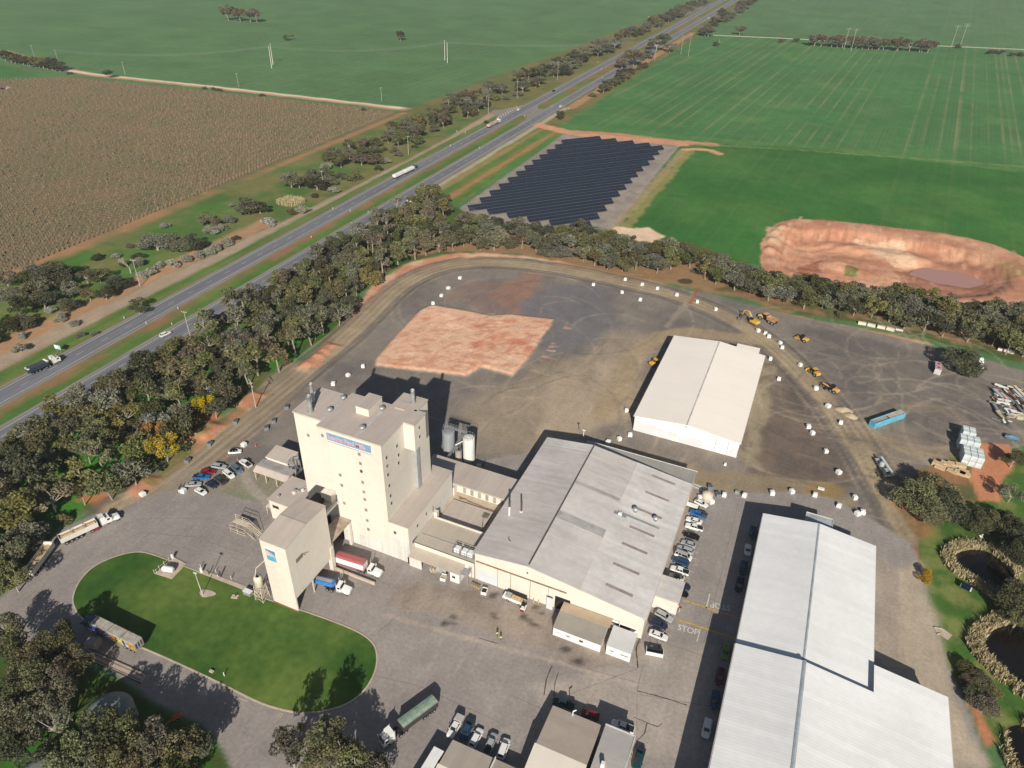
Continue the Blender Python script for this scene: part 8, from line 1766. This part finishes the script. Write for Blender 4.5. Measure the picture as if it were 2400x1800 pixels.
# stair frame, small silo on lattice and lawn-side kit
CS = mat('cream_steel', (.60, .52, .40))
t = thing('lattice_bin', 'cream round bin on a crossed lattice stand beside the load-out tower', 'bin'); cx, cy = -107.6, 91.0
for sx_ in (-1.3, 1.3):
    for sy_ in (-1.3, 1.3): MB().tube((cx + sx_, cy + sy_, 0), (cx + sx_ * .8, cy + sy_ * .8, 5.2), .1, 5).build('leg', CS, t)
m_ = MB(); cs = [(-1.3, -1.3), (1.3, -1.3), (1.3, 1.3), (-1.3, 1.3)]
for z0, z1, f0, f1 in ((0, 1.7, 1, .93), (1.7, 3.4, .93, .87), (3.4, 5.1, .87, .8)):
    for k in range(4):
        a, b = cs[k], cs[(k + 1) % 4]; m_.tube((cx + a[0] * f0, cy + a[1] * f0, z0), (cx + b[0] * f1, cy + b[1] * f1, z1), .06, 4); m_.tube((cx + b[0] * f0, cy + b[1] * f0, z0), (cx + a[0] * f1, cy + a[1] * f1, z1), .06, 4); m_.tube((cx + a[0] * f1, cy + a[1] * f1, z1), (cx + b[0] * f1, cy + b[1] * f1, z1), .06, 4)
m_.build('lattice', CS, t); MB().lathe(cx, cy, [(.3, 4.4), (1.15, 5.3), (1.15, 8.0), (1.0, 8.3), (.5, 8.5)], 18, False).build('bin_shell', mat('cream_bin', (.62, .58, .46)), t, smooth=True); MB().path([(cx - .6, cy - .2, 8.3), (cx - .2, cy + .4, 11), (cx + 1.6, cy + 3.0, 13.0)], .12, 6).build('pipe', CS, t)
t = thing('roadside_cabinet', 'low steel cabinet and rails at the lawn edge by the lattice bin', 'cabinet', (-111.6, 90.5, 0), 0); MB().bbox(-1.4, .9, -.7, .5, 0, 1.3, .05).build('cabinet_body', STEEL, t); MB().box(-1.5, 1.0, -.75, .55, 1.3, 1.36).build('lid', WHITE, t)
t = thing('inspection_stair', 'cream steel inspection stair and gantry frame on the drive', 'stair'); m_ = MB(); x0, x1, y0, y1 = -132.0, -124.2, 106.6, 109.4
for x in (x0, x0 + 2.6, x0 + 5.2, x1): m_.tube((x, y0, 0), (x, y0, 2.6 if x < x0 + 5 else .8), .07, 5).tube((x, y1, 0), (x, y1, 4.2 if x < x0 + 5 else 1), .07, 5)
for z in (.1, 1.0, 2.5): m_.tube((x0, y0, z), (x0 + 5.2, y0, z), .07, 5); m_.tube((x0, y0, z), (x0, y1, z), .07, 5)
for z in (1.0, 2.6, 3.4, 4.2): m_.tube((x0, y1, z), (x0 + 5.2, y1, z), .06, 5)
m_.tube((x0 + 5.2, y0, 2.5), (x1 + 1.2, y0, 0), .08, 5).tube((x0 + 5.2, y1, 4.0), (x1 + 1.2, y1, .9), .06, 5).tube((x0 + 5.2, y1, 2.6), (x1 + 1.2, y1, 0), .08, 5)
for k in range(10): m_.box(x0 + 5.3 + k * .36, x0 + 5.6 + k * .36, y0 + 1.2, y1, 2.4 - k * .25, 2.46 - k * .25)
m_.box(x0, x0 + 5.2, y0 + 1.2, y1, 2.5, 2.58); m_.build('frame', CS, t)
t = thing('gas_tank', 'white cylindrical gas tank on a fenced concrete pad on the lawn', 'gas tank'); pad = [K(360, 1200, 300, *p) for p in ((20, 1070), (320, 1165), (570, 900), (360, 790))]; MB().prism(pad, .1, .22).build('pad', M_CONC, t)
a, b = K(360, 1200, 300, 175, 985, 1), K(360, 1200, 300, 330, 1010, 1); d = Vector((b[0] - a[0], b[1] - a[1], 0)).normalized() * .0; r_t = .85
m_ = MB(); L = math.dist(a, b); m_.tube((*a, 1.3), (*b, 1.3), r_t, 18); m_.build('tank_shell', WHITE, t, smooth=False); ux, uy = (b[0] - a[0]) / L, (b[1] - a[1]) / L
MB().tube((a[0] - ux * .35, a[1] - uy * .35, 1.3), (*a, 1.3), .5, 18, r_t).tube((*b, 1.3), (b[0] + ux * .35, b[1] + uy * .35, 1.3), r_t, 18, .5).build('tank_end', WHITE, t)
for f in (.2, .8): MB().box(a[0] + (b[0] - a[0]) * f - .15, a[0] + (b[0] - a[0]) * f + .15, a[1] - .6, a[1] + .6, .22, .7).build('saddle', M_CONC, t)
m_ = MB().path([(pad[0][0] + .4, pad[0][1] + .4, .2), (pad[0][0] + .4, pad[0][1] + .4, 1.6)], .07)
for k in range(5): x = pad[0][0] + .3 + k * 1.1; m_.tube((pad[0][0] + (pad[3][0] - pad[0][0]) * k / 4, pad[0][1] + (pad[3][1] - pad[0][1]) * k / 4, .2), (pad[0][0] + (pad[3][0] - pad[0][0]) * k / 4, pad[0][1] + (pad[3][1] - pad[0][1]) * k / 4, 1.7), .07, 5)
m_.tube((*pad[0], 1.1), (*pad[3], 1.1), .05, 4).build('railing', mat('cream_post', (.64, .60, .50)), t); MB().box(pad[3][0] - .5, pad[3][0] + .2, pad[3][1] - .6, pad[3][1] - .2, .2, 1.5).build('cabinet', WHITE, t)
lp = [K(360, 1200, 300, *p) for p in ((760, 1050), (800, 975), (1200, 1140), (1720, 1330), (1730, 1400), (1400, 1290), (960, 1120))]; tag(MB().prism(lp, .0, .13).build('pavement_strip', M_CONC), kind='structure')
for k, (x, y, h_, r_w, nm) in enumerate(((835, 1040, 1.6, .35, 'white'), (820, 960, 1.3, .1, 'c'), (1080, 1040, 1.2, .1, 'c'), (1110, 1110, .6, .15, 'c'), (1345, 1160, 1.3, .11, 'c'), (960, 1080, 1.9, .14, 'd'), (1160, 1120, 2.2, .2, 'd'))):
    p = K(360, 1200, 300, x, y); t = tag(MB().tube((0, 0, 0), (0, 0, h_), r_w, 8).build('bollard' if nm != 'white' else 'control_post', WHITE if nm == 'white' else (mat('cream_post', (.64, .60, .50)) if nm == 'c' else mat('dark_pipe', (.08, .07, .06)))), {'white': 'fat white control post at the lawn corner', 'c': 'cream bollard on the strip between lawn and drive', 'd': 'dark bollard on the strip between lawn and drive'}[nm], 'bollard', {'white': 'control post', 'c': 'cream bollards by the lawn', 'd': 'dark bollards by the lawn'}[nm]); t.location = (*p, 0)
lp = [K(360, 1200, 300, *p) for p in ((790, 1395), (830, 1345), (960, 1350), (1095, 1410), (1040, 1450), (860, 1485), (815, 1450))]; tag(MB().prism(smooth(lp, 1, True), .1, .17).build('stone_slab', M_CONC), kind='structure')
p = K(360, 1200, 300, 850, 1440); t = thing('lamp_pole', 'tall white light pole on a leaf-shaped slab in the lawn', 'light pole', (*p, .15), 0); MB().tube((0, 0, 0), (-0.1, -.1, 8.4), .12, 8, .08).build('pole', mat('pole_white', (.62, .60, .56)), t); MB().box(-.7, .3, -.15, .15, 8.3, 8.5).build('lamp_head', WHITE, t)
p = K(360, 1200, 300, 1410, 1470); t = thing('garden_stone', 'small stone block with a dark lamp on the lawn', 'stone', (*p, .1), .3); MB().bbox(-.9, .9, -.6, .6, 0, .25, .05).build('slab', M_CONC, t); MB().tube((.2, .1, .2), (.2, .1, .9), .12, 6).build('lamp', BLACK, t)
p = Q(0, 3, 1940, 865); t = thing('lawn_light', 'low white light post at the lawn edge near tree shade', 'light post', (*p, .1)); MB().tube((0, 0, 0), (0, 0, 1.3), .12, 6).build('post', WHITE, t)
p = Q(0, 3, 1830, 830); t = tag(MB().bbox(-.5, .5, -.3, .3, 0, .5, .05).build('valve_box', M_CONC), 'grey valve box at the lower edge of the lawn', 'valve box'); t.location = (*p, .1)
# weighbridge beside the near drive
wa, wb = Q(0, 3, 740, 760), Q(0, 3, 1270, 880); kW = lambda x, y, z=0: K(160, 1420, 300, x, y, z)
ws = [kW(330, 960), kW(600, 850), kW(1350, 1190), kW(1250, 1345)]; ws = [kW(760, 925), kW(1360, 1190), kW(1265, 1345), kW(720, 1180)]; dX = (ws[0][0] - ws[1][0], ws[0][1] - ws[1][1]); ws = [(ws[1][0] + dX[0] * 1.9, ws[1][1] + dX[1] * 1.9), ws[1], ws[2], (ws[2][0] + dX[0] * 1.9, ws[2][1] + dX[1] * 1.9)]
t = thing('weighbridge', 'pale concrete weighbridge deck with dark wheel tracks by the grove', 'weighbridge'); MB().prism(ws, -.02, .12).build('deck', mat('pale_deck', tuple(A(172, 156, 138)), var=.1), t)
L_ = lambda f, g: (ws[0][0] + (ws[1][0] - ws[0][0]) * f + (ws[3][0] - ws[0][0]) * g, ws[0][1] + (ws[1][1] - ws[0][1]) * f + (ws[3][1] - ws[0][1]) * g)
for g in (.2, .68): MB().flat([L_(.01, g), L_(.97, g), L_(.97, g + .16), L_(.01, g + .16)], .13).build('wheel_track', mat('deck_dark', tuple(A(122, 116, 114)), var=.12), t)
ringwall(MB(), [ws[0], ws[1]], .14, 0, .26, False).build('edge_beam', mat('dark_beam', (.09, .10, .10)), t); ringwall(MB(), [ws[3], ws[2]], .14, 0, .26, False).build('edge_beam', mat('dark_beam', (.09, .10, .10)), t)
p = kW(430, 640, .8); t = thing('pallet_of_bags', 'pale grey tarp-covered stack beside the mural truck cab', 'covered stack', (*p, 0), .3); MB().bbox(-1.5, 1.5, -1.2, 1.2, 0, 1.9, .25).build('tarp', mat('pale_tarp', (.44, .40, .35), var=.1), t); MB().box(-1.6, 1.6, -1.3, 1.3, 0, .12).build('pallet', TIMB, t)
p = Q(0, 3, 1520, 1210, 1); t = thing('orange_machine', 'orange folded implement standing in deep shade by the tank', 'implement', (*p, 0), 1.0); OR = paint_mat('orange', (.50, .10, .05), .5); MB().profy([(-1, .3), (1.2, .6), (1.0, 1.6), (-.6, 1.2)], -.5, .5).build('hopper', OR, t); MB().tube((-1, 0, .5), (-2.4, 0, .2), .1).build('drawbar', OR, t); [wheel(t, 0, s * .7, .35, .2) for s in (1, -1)]
# front-of-mill bits
kc = lambda x, y, z=.5: K(940, 1160, 420, x, y, z)
p = kc(395, 935); t = thing('cable_drum', 'pale round cable drum tilted under the lean-to roof', 'cable drum', (*p, 0), .3); MB().tube((-.35, 0, 1.0), (-.2, 0, 1.1), 1.0, 16).build('flange', mat('pale_wood', (.62, .55, .47)), t); MB().tube((.5, 0, .95), (.65, 0, 1.05), 1.0, 16).build('flange', mat('pale_wood', (.62, .55, .47)), t); MB().tube((-.3, 0, 1.05), (.6, 0, 1.0), .5, 12).build('core', mat('rust_drum', (.30, .17, .09)), t)
for (x, y, c, lab) in ((525, 1020, YELP, 'white bin filled with yellow scraps before the lean-to'), (1028, 1190, BLACK, 'white open bin beside the timber trolley')):
    p = kc(x, y); t = thing('skip_bin', lab, 'bin', (*p, 0), .15); MB().box(-.75, .75, -.9, -.8, 0, 1.1).box(-.75, .75, .8, .9, 0, 1.1).box(-.75, -.65, -.8, .8, 0, 1.1).box(.65, .75, -.8, .8, 0, 1.1).build('bin_wall', WHITE, t); MB().box(-.65, .65, -.8, .8, .0, .8).build('contents', c if c is BLACK else TIMB, t)
p = kc(925, 1120); t = thing('timber_trolley', 'brown topped trolley with slatted base before the roller door', 'trolley', (*p, 0), -.1); MB().box(-1.3, 1.3, -.35, .35, .7, .85).build('top', RUST, t); [MB().box(-1.1 + k * .7, -1.0 + k * .7, -.5, .3, 0, .7).build('leg', TIMB, t) for k in range(4)]
p = kc(1410, 1290, .8); t = thing('flatbed_trailer', 'white flatbed loaded with timber and pipes before the sliding doors', 'trailer', (*p, 0), -.05); MB().bbox(-3.4, 3.0, -.9, .9, .6, 1.3, .05).build('tray_body', WHITE, t); [MB().box(-1.0 + k * .9, -.2 + k * .9, -.7, .7, 1.3, 1.6).build('timber_load', TIMB, t) for k in range(4)]; MB().bbox(-2.6, -1.2, -.8, .8, 1.3, 1.9, .1).build('tool_box', STEEL, t); MB().box(-2.6, 3.0, .95, 1.1, .9, 2.0).build('rack', BLACK, t)
[wheel(t, x, s * .85, .4, .25) for x in (-1.8, 1.6) for s in (1, -1)]
p = kc(1520, 1380, .6); t = thing('forklift', 'small white forklift with red counterweight at the trailer tail', 'forklift', (*p, 0), PI / 2); MB().bbox(-1.4, .4, -.6, .6, .3, 1.2, .1).build('body', WHITE, t); MB().bbox(-1.6, -1.2, -.55, .55, .3, 1.0, .1).build('counterweight', paint_mat('red', PAINT['red']), t); MB().box(.4, .55, -.5, -.4, .1, 2.4).box(.4, .55, .4, .5, .1, 2.4).build('mast', BLACK, t); MB().box(-1.0, .3, -.55, .55, 2.0, 2.08).build('overhead_guard', BLACK, t)
[MB().box(-1.0 + a * 1.2, -.94 + a * 1.2, s * .5 - .03, s * .5 + .03, 1.2, 2.0).build('guard_post', BLACK, t) for a in (0, 1) for s in (1, -1)]; [wheel(t, x, s * .55, .28, .2) for x in (-.9, .2) for s in (1, -1)]
for k, (x, y) in enumerate(((1635, 1330), (1695, 1345), (605, 985))):
    p = kc(x, y, 0); t = tag(MB().tube((0, 0, 0), (0, 0, 1.2), .12, 8).build('bollard', YELP), 'yellow steel bollard in front of the mill doors', 'bollard', 'yellow bollards by the mill doors'); t.location = (*p, 0)
CONE = paint_mat('cone_orange', (.62, .14, .05), .5)
for (x, y) in ((1470, 120), (985, 290), (1160, 350)):
    p = K(400, 1030, 300, x, y); t = thing('traffic_cone', 'orange traffic cone near the parked cars west of the tower', 'traffic cone', (*p, 0), 0, 'traffic cones near the west carpark'); MB().box(-.2, .2, -.2, .2, 0, .05).build('base', CONE, t); MB().lathe(0, 0, [(.17, .05), (.03, .75)], 10).build('cone', CONE, t); t.scale = (1.3,) * 3
p = k1(165, 850); t = thing('leaning_board', 'white board with red edge leaning by the driveway cube', 'board', (*p, 0), 1.9); MB().box(-1.1, 1.1, -.1, .1, 0, 1.5).build('board', WHITE, t); MB().box(-1.1, 1.1, -.12, .12, 1.35, 1.5).build('red_edge', paint_mat('red', PAINT['red']), t)
# site wall at the warehouse: green drum, stack
p = k2(1730, 290, ); tag(MB().bbox(-.6, .6, -.5, .5, 0, .8, .1).build('green_bin', mat('grey_green_bin', (.30, .34, .30))), 'grey-green bin on the pavement edge near the car park', 'bin').location = (*p, 0)
p = Q(2, 2, 1843, 695, .3); tag(MB().bbox(-.4, .4, -.5, .5, 0, .8, .08).build('white_drum', WHITE), 'small white drum alone on the brown gravel', 'drum').location = (*p, 0)
p = Q(3, 2, 460, 900, .3); tag(MB().bbox(-1.0, 1.0, -.6, .6, 0, .3, .05).build('white_pallet', WHITE), 'low white pallet lying at the pavement edge', 'pallet').location = (*p, 0)
p = Q(2, 2, 618, 440, 8.0); tag(MB().box(-.5, .5, -.1, .1, 2.2, 2.5).tube((0, 0, 0), (0, 0, 2.4), .12, 6).build('flood_light', WHITE), 'white floodlight bracket at the rear peak of the grey shed', 'floodlight').location = (p[0], p[1], 7.6)

# ---------------------------------------------------------------- two people crossing the yard
SKIN = mat('skin', (.45, .28, .20), rough=.6); HIV = mat('hi_vis_yellow', (.62, .68, .10), rough=.7); NAV = mat('dark_trousers', (.02, .022, .035), rough=.8); HAIR = mat('dark_hair', (.02, .015, .01))
def person(x, y, rz, lab, stride=.25):
    t = thing('person', lab, 'person', (x, y, 0), rz, 'people crossing the yard')
    V = [(0, 0, .95), (0, 0, 1.2), (0, 0, 1.42), (0, 0, 1.5), (0, 0, 1.62), (0, 0, 1.76), (0, .10, .92), (stride * .5, .11, .50), (stride * .7 - .05, .11, .08), (stride * .7 + .14, .11, .04), (0, -.10, .92), (-stride * .2, -.11, .50), (-stride * 1.0, -.11, .10), (-stride * 1.0 + .16, -.11, .03), (0, .19, 1.40), (-.08, .25, 1.14), (.02, .27, .90), (.05, .27, .80), (0, -.19, 1.40), (.06, -.25, 1.14), (.18, -.26, .92), (.22, -.26, .83)]
    E_ = [(0, 1), (1, 2), (2, 3), (3, 4), (4, 5), (0, 6), (6, 7), (7, 8), (8, 9), (0, 10), (10, 11), (11, 12), (12, 13), (2, 14), (14, 15), (15, 16), (16, 17), (2, 18), (18, 19), (19, 20), (20, 21)]
    Rr = [.15, .14, .16, .06, .10, .08, .10, .07, .05, .05, .10, .07, .05, .05, .07, .05, .04, .04, .07, .05, .04, .04]
    me = bpy.data.meshes.new('body'); me.from_pydata(V, E_, []); o = bpy.data.objects.new('body', me); COL.objects.link(o); md = o.modifiers.new('skin', 'SKIN')
    for i, sv in enumerate(me.skin_vertices[0].data): sv.radius = (Rr[i], Rr[i]); sv.use_root = (i == 0)
    s_ = o.modifiers.new('sub', 'SUBSURF'); s_.levels = 1; s_.render_levels = 1
    dg = bpy.context.evaluated_depsgraph_get(); me2 = bpy.data.meshes.new_from_object(o.evaluated_get(dg)); bpy.data.objects.remove(o)
    me2.materials.clear()
    for m_ in (SKIN, HIV, NAV): me2.materials.append(m_)
    for f in me2.polygons:
        z = f.center.z; f.material_index = 0 if z > 1.46 or (z < .86 and abs(f.center.y) > .22) else (1 if z > .98 else 2); f.use_smooth = True
    o = bpy.data.objects.new('body', me2); COL.objects.link(o); o.parent = t
    MB().lathe(0, 0, [(.11, 1.66), (.115, 1.74), (.07, 1.80), (.01, 1.82)], 10).build('hair', HAIR, t)
    return t
a = Q(1, 3, 2085, 520); b = Q(1, 3, 2115, 555); person(*a, -1.2, 'person in dark clothes and pale top, walking farther from the camera'); person(*b, -1.4, 'person in yellow hi-vis vest, walking nearer the camera')
